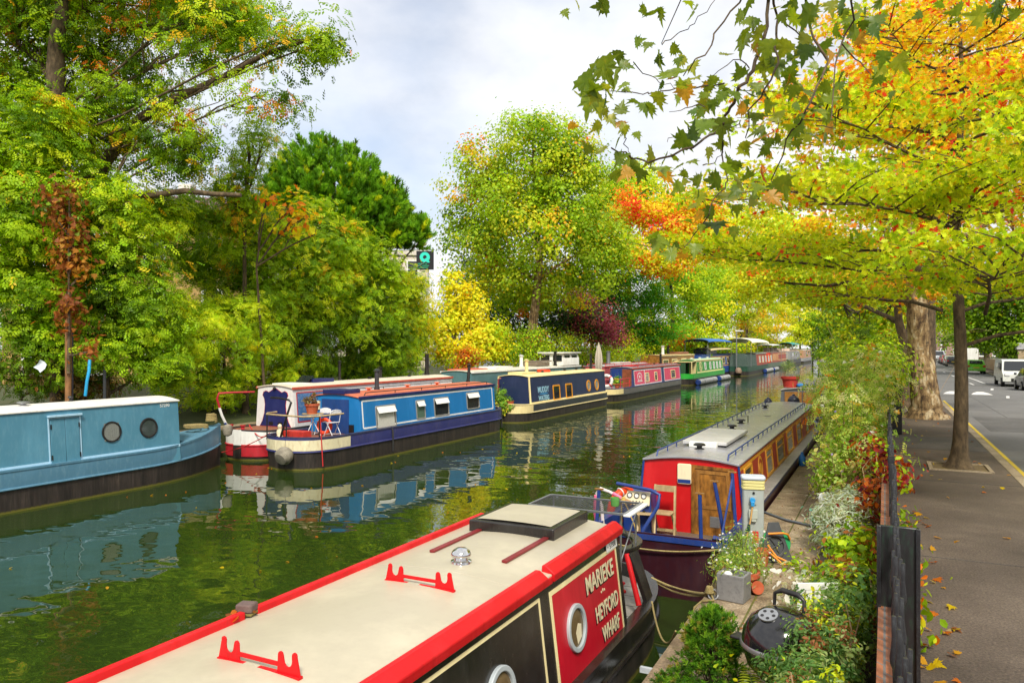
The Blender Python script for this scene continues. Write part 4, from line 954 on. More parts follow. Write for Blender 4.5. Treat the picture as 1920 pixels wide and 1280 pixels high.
m.build('bow_railing', RR, B.t)
chimney(B, -.35, 66.3, .8, .1, BLACK); vent(B, 0, 58, BLACK, .13, .12); vent(B, 0, 63, BLACK, .13, .12)
roofbox(B, -.3, .5, 55.2, 56.8, .08, RR, 'roof_hatch', lift=.02); handrails(B, RR, 56, 68, .15, .025, .1, 2)
t = thing('life_ring', 'white life ring with red bands hanging on the bow rail of the pink boat', 'life ring', (-17.55, 49.95, 1.5)); fr = Frame((0, 0, 0), (1, .2, 0), (0, .05, 1)); m = MB(); m.torus(fr, .38, .11, 28, 10); m.build('ring', WHITE, t, smooth=60)
m = MB()
for k in range(4): a = PI / 4 + k * PI / 2; m.torus(fr, .38, .118, 4, 10, a - .14, a + .14)
m.build('band', RR, t)
t = thing('potted_plant', 'small green potted plant on the bow deck of the pink boat', 'plant', (-17.3, 51.6, .87)); m = MB(); m.lathe([(.14, 0), (.2, .26), (.18, .26), (.02, .22)], (0, 0, 0), 12); m.build('pot', TERRA, t)
P, N, col, CC = crown_pts([(np.array((0, 0, .5)), np.array((.3, .3, .3)))], 500, 14, .1, .9, .2, [(3, (.1, .25, .02)), (1, (.3, .4, .04))], rng); leaves('foliage', P, N, .12, col, MATS['leaf'], t, rng=rng)
t = thing('garden_parasol', 'closed beige parasol standing at the bow of the pink boat', 'parasol', (-17.65, 48.65, .6))
m = MB(); m.tube([(0, 0, 0), (0, 0, 3.6)], .03, 8); m.build('pole', CREAM, t)
m = MB(); prof_ = [(.1, 1.5), (.2, 1.8), (.24, 2.3), (.2, 2.8), (.1, 3.3), (.02, 3.55)]; rows = [[(r * (1 + .18 * math.cos(8 * 2 * PI * k / 32)) * math.cos(2 * PI * k / 32), r * (1 + .18 * math.cos(8 * 2 * PI * k / 32)) * math.sin(2 * PI * k / 32), z) for k in range(32)] for r, z in prof_]; m.grid(rows, closed=True); m.build('canopy', plain('beige_cloth', (.5, .44, .36), .85), t, smooth=80)
# boat 10 behind pink: red and grey roof
B = narrowboat('low narrowboat with a faded red and grey roof moored behind the pink boat', -20.15, 53.0, 69.0, 1.05, 'round', 'bow', 1.3, 3.0, (54.5, 66.5), g=1.0, h=2.35, wb=.95, wt=.86, top=DB, side=paint('faded_red', (.4, .07, .08), .5, .4), roof=paint('grey_roof2', (.42, .42, .44), .5, .4, (.4, .12, .12), streak=False), edge=RR)
chimney(B, .1, 57.5, 1.0, .16, STEEL); roofbox(B, -.6, .6, 59, 62, .12, WHITE, 'roof_box', lift=.02); vent(B, .2, 64, BLACK, .15, .14); handrails(B, RR, 55, 66, .12, .03, .12, 2)
window(B, B.sf(58, 1.75), .9, .6, WHITE); window(B, B.sf(62, 1.75), .9, .6, WHITE)
# boat 11: wooden cabin behind
B = narrowboat('varnished wooden cabin boat with a cream stripe moored behind the green boat', -20.6, 70.5, 88.0, 1.15, 'round', 'bow', 1.3, 3.0, (71.5, 86.0), g=1.3, h=3.0, wb=1.05, wt=.98, top=YC, side=OAKW, roof=paint('tan_roof', (.5, .34, .16), .5, .4, streak=False), edge=YC)
for y in (73.5, 77, 81): window(B, B.sf(y, 2.2), 2.2, .9, YC, GLASS, .05, .12)
chimney(B, .3, 75, .8, .14, WHITE); chimney(B, -.2, 79, .8, .12, BLACK); roofbox(B, -.6, .6, 81, 85, .2, paint('brown_cover', (.3, .12, .06), .7), 'roof_cover', lift=.02, bevel=.08)

# ================================================================== boat 12: green boat
GR = paint('green_side', rgb('1f8c2c'), .38, .15, rgb('3aa347')); GRT = paint('green_gunwale', rgb('2aa437'), .38, .15); GRR = paint('pale_green_roof', (.45, .62, .38), .5, .25, streak=False)
B = narrowboat('bright green narrowboat with cream edges and a pale green roof', -18.55, 75.2, 95.5, 1.08, 'round', 'bow', 1.6, 3.2, (78.3, 92.6), g=1.12, zk=.62, h=2.45, camb=.1, wb=.97, wt=.86, hull=HULLR, top=GRT, gun=GRT, side=GR, roof=GRR, edge=YC, deckz=.9, strake=BLACK)
B12 = B
outline(B, B.sf(85.4, 1.8), 13.9, 1.2, .09, YC, .01); panel(B, B.sf(85.4, 1.17), rect(-7, 7, -.06, .05), YC, .012, 'coach_line')
for y in (82.6, 85.2, 87.2, 89.0, 90.8): window(B, B.sf(y, 1.8), .85, .8, WHITE, CURT, .05, .1, bars=1)
f = B.sf(80.3, 1.8); m = MB(); m.ring(f, circ(.75, .5, 24), circ(.6, .38, 24), .004, .012); m.build('painted_ring', YC, B.t); text('A', .95, f, YC, B.t, bold=.012, sx=1.2)
f = B.ff(0, 1.7); m = MB(); m.prism(f.shift(.5, -.05), rect(-.32, .38, -.7, .7), 0, .03); m.build('door', YC, B.t); m = MB(); m.prism(f.shift(-.35, -.05), rect(-.4, .4, -.7, .7), 0, .03); m.build('door', paint('dark_green', (.01, .06, .02), .4), B.t)
m = MB()
for sg in (-1, 1): m.tube([(sg * .95, .9, .95), (sg * .93, .9, 2.35), (sg * .93, 3.0, 2.45)], .05, 6)
m.tube([(-.93, .9, 2.35), (.93, .9, 2.35)], .05, 6); m.build('stern_frame', YC, B.t)
m = MB(); m.grid([[(x, s, z) for x, z in ((-.95, 1.1), (-.92, 2.33), (-.5, 2.42), (.5, 2.42), (.92, 2.33))] for s in (.95, 3.05)]); m.add([(-.92, .93, 1.1), (.3, .93, 1.1), (.3, .93, 2.3), (-.92, .93, 2.3)], [(0, 1, 2, 3)]); m.build('stern_cover', paint('dark_green_canvas', (.012, .07, .03), .7), B.t)
vent(B, 0, 80, WHITE, .18, .14); vent(B, 0, 84, WHITE, .18, .14); vent(B, 0, 88, WHITE, .18, .14)
def pontoon(label, x, y0, L):
    t = thing('pontoon_float', label, 'float', (x, y0, .28), 0, 'silver pontoon floats')
    m = MB(); m.tube([(0, 0, 0), (0, L, 0)], .3, 20); m.build('tube', paint('silver_tube', (.42, .42, .43), .4, .35, metal=.3), t, smooth=40)
    m = MB(); m.tube([(0, -.1, 0), (0, .02, 0)], [.24, .31], 20); m.build('end_cap', BLUED, t)
    for k in (.25, .75): m = MB(); m.tube([(0, L * k - .05, 0), (0, L * k + .05, 0)], .308, 20); m.build('strap', BLACK, t)
pontoon('longer silver pontoon float beside the bright green boat', -17.05, 76.5, 8.4); pontoon('shorter silver pontoon float beyond the longer one at the bright green boat', -16.95, 86.6, 5.6)

# ================================================================== the far boats
def canopy(B, y0, y1, z, wid, mat, camber=.35, fr=STEEL, curtains=None):
    m = MB(); a, b = y0 - B.y0, y1 - B.y0
    rows = [[(wid * math.sin(PI / 2 * k / 5), s, z + camber * math.cos(PI / 2 * k / 5) - .12 * abs((s - (a + b) / 2) / (b - a) * 2) ** 3) for k in range(-5, 6)] for s in [a + (b - a) * i / 8 for i in range(9)]]
    lo = [[(x, s, zz - .05) for x, s, zz in r] for r in rows]
    m.grid(rows); m.grid(lo); m.build('canopy', mat, B.t, smooth=60)
    for x in (-wid * .9, wid * .9):
        for s in (a + .2, b - .2): m = MB(); m.tube([(x, s, B.g), (x, s, z + .05)], .04, 6); m.build('canopy_pole', fr, B.t)
y0, y1 = YX(1300, -19.5), YX(1389, -18.9)
BLU2 = paint('far_blue', rgb('2a4f9c'), .4, .2)
B = narrowboat('blue boat with an orange lined side and a blue sun canopy beyond the green boat', -20.1, y0, y1, 1.15, 'round', 'round', 2, 2, (y0 + 2.5, y1 - 1), g=1.2, zk=.6, h=2.9, wb=1.05, wt=.95, top=BLU2, side=BLU2, roof=NAVY, edge=BLU2)
outline(B, B.sf((y0 + y1) / 2 + 2, 2.05), (y1 - y0) * .62, 1.3, .12, paint('orange_line', rgb('d9a054'), .5), .012)
for k in range(4): window(B, B.sf(y0 + 10 + k * (y1 - y0 - 16) / 4, 2.1), 1.5, .9, YC, GLASS, .05, .12)
canopy(B, y0 + 4, y0 + (y1 - y0) * .7, 4.6, 1.5, paint('canopy_blue', rgb('2f6db8'), .7)); canopy(B, y0 + 6, y1 - 3, 3.6, 1.35, YC, .25)
m = MB(); m.box(-.8, .8, 6, 12, 2.95, 3.6); m.build('wheelhouse', paint('dark_cabin', (.03, .04, .06), .3), B.t, bevel=.05)
chimney(B, .3, y0 + 8, 1, .12, BLACK)
y0 = YX(1381, -17.9); y1 = YX(1441, -16.9)
DG = paint('far_dark_green', rgb('1c4a38'), .45, .25)
B = narrowboat('dark green boat with a white sun canopy and red windowed cabin', -17.7, y0, y1, 1.25, 'flat', 'bow', 1.5, 4, (y0 + 8.5, y1 - 4), g=1.2, zk=.6, h=2.9, wb=1.15, wt=1.0, top=DG, gun=DG, side=paint('far_red', rgb('a23a2c'), .45), roof=paint('pale_sage', (.5, .56, .48), .5), edge=paint('pale_sage', (.5, .56, .48)))
for k in range(5): window(B, B.sf(y0 + 12 + k * 3.1, 2.05), 1.5, 1.0, YC, CURT if k % 2 else GLASS, .05, .1)
m = MB(); m.grid([[(x, s, z) for x, z in ((-1.2, 1.2), (-1.05, 2.75), (-.5, 2.95), (.5, 2.95), (1.05, 2.75), (1.2, 1.2))] for s in (.3, 8.5)]); m.f += [tuple(range(6)), tuple(range(6, 12))]; m.build('stern_cover', paint('grey_green_canvas', (.06, .1, .085), .75, .5, (.2, .24, .22)), B.t)
canopy(B, y0 + .5, y0 + 17, 4.55, 1.75, paint('canopy_cream', rgb('e9e6d0'), .7), .6)
m = MB(); m.lathe([(.05, 0), (.4, .15), (.45, .45), (.3, .8), (.05, .9)], (-17.6, y0 - .35, .25), 14); tag(m.build('buoy_fender', paint('brown_buoy', (.25, .17, .12), .6), None, smooth=50), 'brown buoy fender at the stern of the dark green boat', 'fender')
pontoon('near silver pontoon float beside the dark green boat', -16.15, y0 + 14, 7.5); pontoon('far silver pontoon float beside the dark green boat', -16.05, y0 + 22.5, 5)
y0 = YX(1437, -17.6); y1 = YX(1478, -17.2)
B = narrowboat('long red narrowboat with a white canopy beyond the dark green boat', -18.3, y0, y1, 1.15, 'round', 'round', 2, 3, (y0 + 3, y1 - 3), g=1.2, h=2.9, wb=1.05, wt=.95, top=paint('far_grey_green', (.12, .16, .12), .5), side=paint('brick_red', rgb('a5493c'), .5, .3), roof=paint('far_roof', (.4, .3, .25), .6, .5, streak=False))
m = MB(); m.prism(B.ff(0, 2.0), [(-.9, -.8), (.9, -.8), (.8, .85), (-.8, .85)], 0, .05); m.build('orange_bulkhead', paint('bright_orange_red', rgb('e0402a'), .45), B.t)
panel(B, B.sf(y0 + 9, 2.1), rect(-3.5, 3.5, -.6, .6), paint('orange_panel', rgb('c98a5a'), .5), .01); window(B, B.sf(y0 + 7.5, 2.1), 1.8, .9, YC, GLASS); outline(B, B.sf((y0 + y1) / 2 + 6, 2.1), (y1 - y0) * .5, 1.2, .1, YC, .012)
canopy(B, y0 + 3, y0 + 16, 4.2, 1.3, WHITE, .2)
rg = random.Random(5); m = MB()
for k in range(14): yy = 5 + k * (y1 - y0 - 12) / 14; m.box(-.7 + rg.uniform(0, .3), .7 - rg.uniform(0, .3), yy, yy + rg.uniform(.5, 1.6), 2.98, 3.2 + rg.uniform(0, .6))
m.build('roof_clutter', paint('clutter', (.35, .27, .22), .7, .5, streak=False), B.t, bevel=.05)
y0 = YX(1474, -18.2); y1 = YX(1503, -17.8)
B = narrowboat('grey boat with a teal canopy and cluttered roof far down the canal', -18.8, y0, y1, 1.2, 'round', 'bow', 2, 4, (y0 + 3, y1 - 4), g=1.2, h=2.9, wb=1.05, wt=.95, top=BLACK, side=paint('far_grey', (.3, .3, .3), .5, .4), roof=paint('far_pale', (.62, .56, .5), .6, .3, streak=False))
canopy(B, y0 + 4, y0 + 20, 4.4, 1.4, paint('canopy_teal', rgb('2b8b8c'), .7), .5); window(B, B.sf(y0 + 9, 2.1), 2, .9, WHITE); window(B, B.sf(y0 + 16, 2.1), 2, .9, WHITE)
m = MB(); m.box(-.8, .8, 4, y1 - y0 - 9, 2.98, 3.5); m.build('roof_clutter', paint('pinkish_cargo', (.62, .46, .38), .7, .4, streak=False), B.t, bevel=.1)
y0 = YX(1499, -18.2); y1 = YX(1520, -17.8)
B = narrowboat('far cream boat with a tan cabin near the bend of the canal', -18.6, y0, y1, 1.3, 'round', 'bow', 2, 4, (y0 + 2, y1 - 4), g=1.2, h=3.1, wb=1.15, wt=1.05, top=paint('far_grey', (.3, .3, .3)), side=paint('far_tan', rgb('b58b6b'), .5, .3), roof=paint('far_pale', (.62, .56, .5)))
window(B, B.sf(y0 + 9, 2.3), 2, .9, WHITE); window(B, B.sf(y0 + 16, 2.3), 2, .9, WHITE)
B = narrowboat('far wide boat with a white flat roof moored across the bend of the canal', -13.0, 236, 258, 1.9, 'flat', 'round', 1, 3, (238, 254), g=1.2, h=4.2, wb=1.75, wt=1.6, top=paint('far_grey', (.3, .3, .3)), side=paint('far_dark_blue', (.05, .07, .12), .5), roof=WHITE)
for k in range(3): f = B.ff(-1 + k, 2.9); m = MB(); m.prism(f, rect(-.35, .35, -.5, .5), 0, .05); m.build('window', CURT if k == 1 else GLASS, B.t)
# ================================================================== setting
SOIL = rough_ground('soil', [(.03, .022, .014), (.06, .045, .028), (.09, .075, .03)], 2, 40)
VERGE = rough_ground('verge', [(.03, .04, .012), (.055, .07, .018), (.09, .08, .035)], .6, 25)
CONC = rough_ground('towpath_concrete', [(.12, .08, .042), (.28, .21, .13), (.46, .38, .27)], 1.7, 42, .88, .7, .008, ((.1, .095, .025), 2.6, .58))
TARM = rough_ground('pavement_tarmac', [(.055, .041, .029), (.1, .076, .056), (.165, .128, .095)], .55, 40, .92, 1.0, .012, ((.26, .18, .1), 75, .66))
ASPH = rough_ground('asphalt', [(.11, .108, .105), (.15, .148, .145), (.2, .195, .19)], .35, 110, .85, .5, .006)
KERB = rough_ground('kerb_stone', [(.2, .15, .09), (.34, .27, .18), (.45, .38, .28)], 1.5, 50, .8)
m = MB(); m.add([(-900, -900, -1.2), (900, -900, -1.2), (900, 1500, -1.2), (-900, 1500, -1.2)], [(0, 1, 2, 3)]); struct('ground', m, VERGE)
# water
wm, nt, b = newmat('canal_water')
n1 = noise(nt, 1.0, 1.5, .45, mapscale=(.6, .8, 1)); n2 = noise(nt, 1.0, 1, .5, mapscale=(2.4, 3.2, 1)); n3 = noise(nt, .09, 3, .5)
r3 = ramp(nt, n3.outputs['Fac'], [(.35, (.25,) * 3), (.65, (1,) * 3)])
hh = mix(nt, .12, n1.outputs['Fac'], n2.outputs['Fac'])
bp = nt.nodes.new('ShaderNodeBump'); bp.inputs['Distance'].default_value = .055
nt.links.new(r3.outputs['Color'], bp.inputs['Strength']); nt.links.new(hh, bp.inputs['Height']); nt.links.new(bp.outputs['Normal'], b.inputs['Normal'])
b.inputs['Base Color'].default_value = (.02, .038, .006, 1); b.inputs['Roughness'].default_value = .0; b.inputs['IOR'].default_value = 1.4
b.inputs['Specular IOR Level'].default_value = 1.0
m = MB(); m.add([(-21.4, -60, 0), (-2.05, -60, 0), (-2.05, 262, 0), (-21.4, 262, 0)], [(0, 1, 2, 3)]); struct('canal_water', m, wm)
# left bank terrain
m = MB(); prf = [(-21.35, -1.2), (-21.35, .9), (-22.2, .98), (-23.5, 1.1), (-26, 1.5), (-30, 1.7), (-60, 1.75), (-700, 1.9)]
m.grid([[(x, y, z) for x, z in prf] for y in (-60, 0, 40, 80, 160, 262)]); struct('left_bank', m, VERGE, smooth=20)
m = MB(); m.grid([[(-700, y, z), (11.5, y, z), (700, y, z)] for y, z in ((262, -1.2), (262.01, 1.2), (300, 1.6), (900, 2))]); struct('far_bank', m, VERGE)
m = MB(); m.box(-22.2, -21.42, -60, 262, .6, .97); struct('left_quay_edge', m, CONC)
# right bank
m = MB(); 
yy = -20.0; rg = random.Random(4)
m.box(-2.05, -1.47, -20, 262, -1.1, .742); m.box(-1.452, -.9, -20, 262, -1.1, .745)
struct('towpath', m, CONC)
m = MB()
for y in (3.2, 5.9, 8.6, 11.0, 13.4, 17.2, 21, 25): m.box(-2.05, -1.46, y, y + .018, .74, .7455)
m.box(-1.475, -1.45, -20, 120, .73, .7462)
struct('towpath_joints', m, rough_ground('moss_joint', [(.05, .045, .015), (.1, .1, .02), (.16, .15, .03)], 3, 30))
m = MB(); m.grid([[(-.95, y, .70), (-.86, y, .79), (-.5, y, .86), (-.05, y, .86)] for y in (-20, 20, 60, 262)]); struct('flower_bed', m, SOIL)
m = MB(); m.box(.12, 2.42, -20, 262, -.5, 1.15); struct('pavement', m, TARM)
m = MB()
y = -20
while y < 200: m.box(2.425, 2.62, y, y + .9, .5, 1.158); y += .908
struct('kerb', m, KERB, bevel=.012)
m = MB(); m.grid([[(2.6, y, 1.03), (9.7, y, 1.03)] for y in (-20, 60, 260)]); struct('road', m, ASPH)
m = MB(); m.box(9.7, 9.9, -20, 260, .6, 1.15); struct('far_kerb', m, KERB)
m = MB(); m.box(9.9, 12.2, -20, 260, .5, 1.15); struct('far_pavement', m, TARM)
m = MB(); m.grid([[(12.2, y, 1.2), (30, y, 1.5), (700, y, 2)] for y in (-60, 100, 300)]); struct('right_terrain', m, VERGE)
YLW = rough_ground('yellow_line', [(.55, .4, .02), (.68, .5, .03), (.72, .55, .05)], 2, 60)
WHL = rough_ground('white_line', [(.5, .5, .48), (.68, .67, .65), (.75, .74, .72)], 2, 60)
m = MB(); m.box(2.74, 2.83, -20, 46, 1.02, 1.035); struct('yellow_line', m, YLW)
# speed hump with painted triangles, parking bay line, centre dashes
m = MB(); rows = []
for k in range(9):
    yv = 52.5 + k * .75; rows.append([(x, yv, 1.034 + .11 * math.sin(PI * k / 8)) for x in (2.65, 9.65)])
m.grid(rows); struct('speed_hump', m, ASPH, smooth=60)
m = MB()
for x in (3.7, 5.15, 7.6):
    fr = Frame((x, 52.3, 1.036), (1, 0, 0), (0, 1, .11)); m.prism(fr, [(-.55, 0), (.55, 0), (.4, .6), (.15, 1.1), (-.15, 1.1), (-.4, .6)] if x != 7.6 else [(-.35, 0), (.35, 0), (.1, .8), (-.1, .8)], .004, .012)
for x, y in ((6.1, 49.5), (6.1, 56.5)): m.prism(Frame((x, y, 1.036 if y < 52 else 1.12), (1, -.12, 0), (.12, 1, 0)), rect(-.08, .08, 0, 2.2), .004, .012)
for y in (66, 74, 84, 96): m.box(5.9, 6.02, y, y + 3, 1.03, 1.04)
m.box(6.9, 7.02, 68.5, 88, 1.03, 1.04); m.box(7.0, 7.1, 38, 41, 1.03, 1.04); m.box(3.4, 4.5, 84, 85.5, 1.03, 1.04)
struct('road_markings', m, WHL)
m = MB(); m.box(.13, 2.41, 17.6, 17.64, 1.15, 1.1545); m.box(.13, 2.41, 23.0, 26.2, 1.15, 1.1535); m.box(.13, 2.41, 11.2, 11.23, 1.15, 1.1545); m.box(1.5, 2.41, 8.0, 9.6, 1.15, 1.1535); struct('pavement_patches', m, rough_ground('patch_tarmac', [(.05, .045, .04), (.075, .065, .055), (.1, .088, .075)], 1.2, 55))
m = MB(); m.box(3.2, 5.0, 30, 36, 1.03, 1.0335); m.box(5.6, 7.2, 24, 25.5, 1.03, 1.0335); m.box(4.4, 4.43, 36, 52, 1.03, 1.034); struct('road_patches', m, rough_ground('patch_asphalt', [(.075, .074, .072), (.1, .098, .095), (.13, .127, .122)], .8, 60))
t = thing('manhole_cover', 'round iron manhole cover in the road beside the pavement', 'manhole cover', (4.3, 27, 1.032)); m = MB(); m.prism(Frame((0, 0, 0), (1, 0, 0), (0, 1, 0)), circ(.32, n=28), 0, .006); m.build('frame', BLACK, t); m = MB()
for k in range(-3, 4): m.box(-.24, .24, k * .075 - .02, k * .075 + .02, .006, .012)
m.build('tread', STEEL, t)
# tree pit
m = MB(); m.ring(Frame((1.5, 19.75, 1.15), (1, 0, 0), (0, 1, 0)), rect(-.62, .62, -.62, .62), rect(-.54, .54, -.54, .54), -.02, .03); struct('tree_pit_edging', m, KERB)
m = MB(); m.box(.96, 2.04, 19.21, 20.29, 1.1, 1.153); struct('tree_pit_soil', m, rough_ground('pit_soil', [(.07, .05, .025), (.16, .11, .05), (.22, .17, .06)], 4, 50))
# low brick wall with iron railing on it
BRK = brickmat('red_brick', (.42, .15, .06), (.3, .13, .07), (.16, .15, .14))
m = MB(); m.box(-.05, .11, 1.0, 26.4, .6, 1.88); tag(m.build('brick_wall', BRK, None), 'low weathered red brick wall under the black railing', 'wall')
IRON = paint('black_iron', (.02, .02, .023), .3, .5, (.075, .085, .09), streak=False, scale=4)
t = thing('railing', 'black iron railing of square bars with pointed tops along the pavement', 'railing', (.07, 1.2, 1.88))
m = MB(); m.box(-.025, .025, 0, 25, .42, .455); m.build('top_rail', IRON, t); m = MB(); m.box(-.02, .02, 0, 25, .06, .09); m.build('bottom_rail', IRON, t)
def bar_mb(mb, x, y, h):
    mb.box(x - .011, x + .011, y - .011, y + .011, 0, h * .62)
    mb.lathe([(.015, 0), (.025, .03), (.026, .06), (.014, .15), (.012, .26), (.01, .265)], (x, y, h * .62), 8)
rg = random.Random(2); rest = MB()
proto = None
for k in range(166):
    y = .15 * k + .1; h = .66 + rg.uniform(-.02, .02); x = rg.uniform(-.012, .012)
    if k < 98:
        if proto is None: m = MB(); bar_mb(m, 0, 0, .66); proto = m.build('bar', IRON, t, smooth=50); o = proto
        else: o = proto.copy(); COL.objects.link(o)
        o.location = (x, y, rg.uniform(-.03, .02)); o.rotation_euler = (rg.uniform(-.03, .03), rg.uniform(-.03, .03), rg.uniform(0, 3))
    else: bar_mb(rest, x, y, h)
rest.build('bars', IRON, t, kind='stuff')
for y in (8.8, 12.5, 16.5, 21.0): m = MB(); m.box(-.03, .03, y - .03, y + .03, 0, .72); m.build('post', IRON, t)
m = MB(); m.box(-.16, -.03, 16.9, 16.94, .3, .36); m.build('bracket', IRON, t)
t = thing('gate_post', 'wide flat black painted metal post plate at the near end of the railing', 'post', (.085, 6.52, 1.15))
m = MB(); m.box(-.14, .15, -.02, .02, 0, 1.36); m.build('plate', paint('black_plate', (.018, .018, .02), .3, .5, (.03, .09, .05), streak=True, scale=2.5), t, bevel=.008)
m = MB(); m.box(-.145, -.115, -.05, .02, 0, 1.36); m.box(.125, .155, -.05, .02, 0, 1.36); m.build('edge_flange', IRON, t, bevel=.004)
t = thing('gate_post', 'dark metal panel post at the far end of the railing by the plane tree', 'post', (.12, 26.5, 1.15)); m = MB(); m.box(-.05, .35, -.04, .04, 0, 1.55); m.build('plate', IRON, t, bevel=.01); m = MB(); m.box(.04, .1, -.09, -.04, 0, 1.5); m.build('edge_flange', IRON, t)

# ================================================================== towpath things
GP = paint('pillar_grey', rgb('a3aaa6'), .5, .12, (.3, .3, .28)); 
t = thing('service_pillar', 'grey mooring service pillar with a cream ribbed cap and blue plug', 'pillar', (-1.79, 11.72, .745), .25)
m = MB(); m.prism(Frame((0, 0, 0), (1, 0, 0), (0, 1, 0)), rrect(.3, .22, .03), 0, 1.02); m.build('body', GP, t, bevel=.006)
m = MB()
for k in range(3): m.prism(Frame((0, 0, 0), (1, 0, 0), (0, 1, 0)), rrect(.33 - .01 * (k % 2), .25, .05), 1.02 + k * .045, 1.06 + k * .045)
m.build('lamp_band', paint('cream_ribbed', rgb('d8cf8a'), .45, .1), t, bevel=.006)
m = MB(); m.prism(Frame((0, 0, 0), (1, 0, 0), (0, 1, 0)), rrect(.35, .27, .06), 1.155, 1.215); m.build('cap', paint('cap_blue_grey', (.5, .55, .62), .4, .1), t, bevel=.02)
f = Frame((0, -.111, 0), (1, 0, 0), (0, 0, 1))
m = MB(); m.prism(f, rrect(.1, .12, .01, c=(-.01, .86)), 0, .02); m.build('socket', GP, t)
m = MB(); m.prism(f, circ(.04, n=16, c=(-.02, .87)), .02, .07); m.prism(f, rrect(.05, .07, .01, c=(-.02, .82)), .03, .09); m.build('plug', plain('plug_blue', (.03, .3, .65), .4), t, bevel=.005)
m = MB(); m.prism(f, rrect(.13, .14, .015, c=(-.01, .66)), 0, .05); m.prism(f, rrect(.07, .05, .01, c=(0, .57)), 0, .045); m.build('meter_box', paint('meter_grey', (.42, .46, .4), .5, .1), t, bevel=.006)
m = MB(); m.prism(f, rect(-.02, .07, .22, .4), 0, .004); m.build('warning_label', paint('label_red', (.6, .03, .03), .5, .1), t)
m = MB(); m.prism(f, circ(.018, n=12, c=(.0, .97)), 0, .015); m.build('lock', BLACK, t)
m = MB(); m.tube([(-.02, -.17, .8), (-.05, -.2, .6), (-.09, -.2, .4), (-.14, -.2, .15), (-.1, -.22, .02), (.1, -.25, .02)], .012, 8); m.build('supply_cable', paint('cable_tan', (.55, .32, .1), .6), t, smooth=60)
m = MB(); m.tube([(-.075, -.2, .52), (-.085, -.2, .42)], [.02, .03], 10); m.build('hose_connector', paint('connector_green', (.01, .05, .03), .4), t)
# hose reel
t = thing('cable_reel', 'grey and green cable reel with orange cable leaning beside the service pillar', 'reel', (-1.47, 11.55, .745), .5)
fr = Frame((0, 0, .27), (1, 0, 0), (0, .25, 1))
m = MB(); m.prism(fr, [(-.22, -.27), (.26, -.27), (.1, .3), (-.05, .3)], -.02, .02); m.ring(fr.shift(0, -.04), circ(.17, n=24), circ(.13, n=24), .02, .05)
for k in range(4): a = k * PI / 2 + .5; m.bar(fr.pt(.02, -.04, .03), fr.pt(.17 * math.cos(a), -.04 + .17 * math.sin(a), .03), .025, .02)
m.build('frame', paint('reel_grey', (.05, .055, .06), .45, .2), t, bevel=.006)
m = MB(); m.prism(fr.shift(.06, .0, -.1), circ(.21, n=28), 0, .07); m.build('drum', paint('reel_green', (.01, .3, .09), .4, .1), t, bevel=.01)
m = MB(); m.tube([(-.1, -.05, .42), (.1, -.1, .44), (.2, -.02, .4), (.25, .02, .32)], .016, 8); m.tube([(-.1, -.02, .25), (.0, -.1, .1), (.2, -.2, .015), (.05, -.22, .02), (-.15, -.1, .2)], .016, 8); m.build('cable', paint('cable_orange', (.7, .25, .02), .5, .1), t, smooth=60)
# planter with daisies
t = thing('planter_box', 'grey concrete planter box at the quay edge', 'planter', (-1.7, 9.62, .745), -.15)
m = MB(); fr = Frame((0, 0, 0), (1, 0, 0), (0, 1, 0)); m.ring(fr, rect(-.17, .17, -.15, .15), rect(-.14, .14, -.12, .12), 0, .33); m.prism(fr, rect(-.14, .14, -.12, .12), 0, .27); m.build('box', paint('planter_concrete', (.2, .2, .2), .85, .5, (.05, .05, .06), streak=False), t, bevel=.01)
t = thing('stone', 'white pebble lying on the grey planter box', 'stone', (-1.76, 9.56, 1.05)); m = MB(); m.lathe([(.01, -.03), (.05, -.01), (.055, .02), (.03, .045), (.005, .05)], (0, 0, .0), 12); m.build('pebble', WHITE, t, smooth=60)
rng = np.random.default_rng(11)
t = thing('daisy_plant', 'bushy daisy plant with small white flowers around the quay planter', 'plant', (-1.72, 10.25, .745))
P, N, col, CC = crown_pts([(np.array((0, 0, .3)), np.array((.36, .5, .26))), (np.array((-.08, -.42, .34)), np.array((.25, .25, .16))), (np.array((-.08, .4, .4)), np.array((.25, .3, .28)))], 4200, 16, .09, 1, .3, [(3, (.09, .18, .02)), (3, (.19, .29, .04)), (1, (.33, .33, .06)), (1, (.2, .24, .1))], rng)
leaves('foliage', P, N, .055, col, MATS['leaf'], t, BLADE, rng=rng)
k = rng.choice(len(P), 130, replace=False); leaves('flowers', P[k] * 1.05 + np.array((0, -.02, .04)), N[k] * .3 + np.array((0, -.6, .7)), .034, np.ones((130, 3)) * (.8, .72, .74), MATS['leaf'], t, MAPLE, rng=rng)['kind'] = 'stuff'
m = MB(); rgx = random.Random(3)
for k in range(26): a = rgx.uniform(0, 6.3); r_ = rgx.uniform(.1, .35); m.tube([(r_ * .3 * math.cos(a), r_ * .4 * math.sin(a), 0), (r_ * .7 * math.cos(a), r_ * math.sin(a), .3), (r_ * math.cos(a), r_ * 1.3 * math.sin(a), .5 + rgx.uniform(0, .2))], .005, 4)
m.build('stems', plain('stem_green', (.13, .15, .05), .7), t)
t = thing('terracotta_pot', 'small terracotta pot beside the cable reel', 'pot', (-1.6, 11.28, .745)); m = MB(); m.lathe([(.08, 0), (.11, .18), (.125, .18), (.125, .23), (.105, .23), (.1, .19), (.01, .18)], (0, 0, 0), 18); m.build('pot', TERRA, t)
t = thing('terracotta_bowl', 'wide terracotta bowl half hidden under the daisies', 'pot', (-1.68, 10.0, .745)); m = MB(); m.lathe([(.13, 0), (.22, .2), (.245, .2), (.245, .26), (.21, .26), (.2, .22), (.01, .2)], (0, 0, 0), 20); m.build('bowl', TERRA, t)
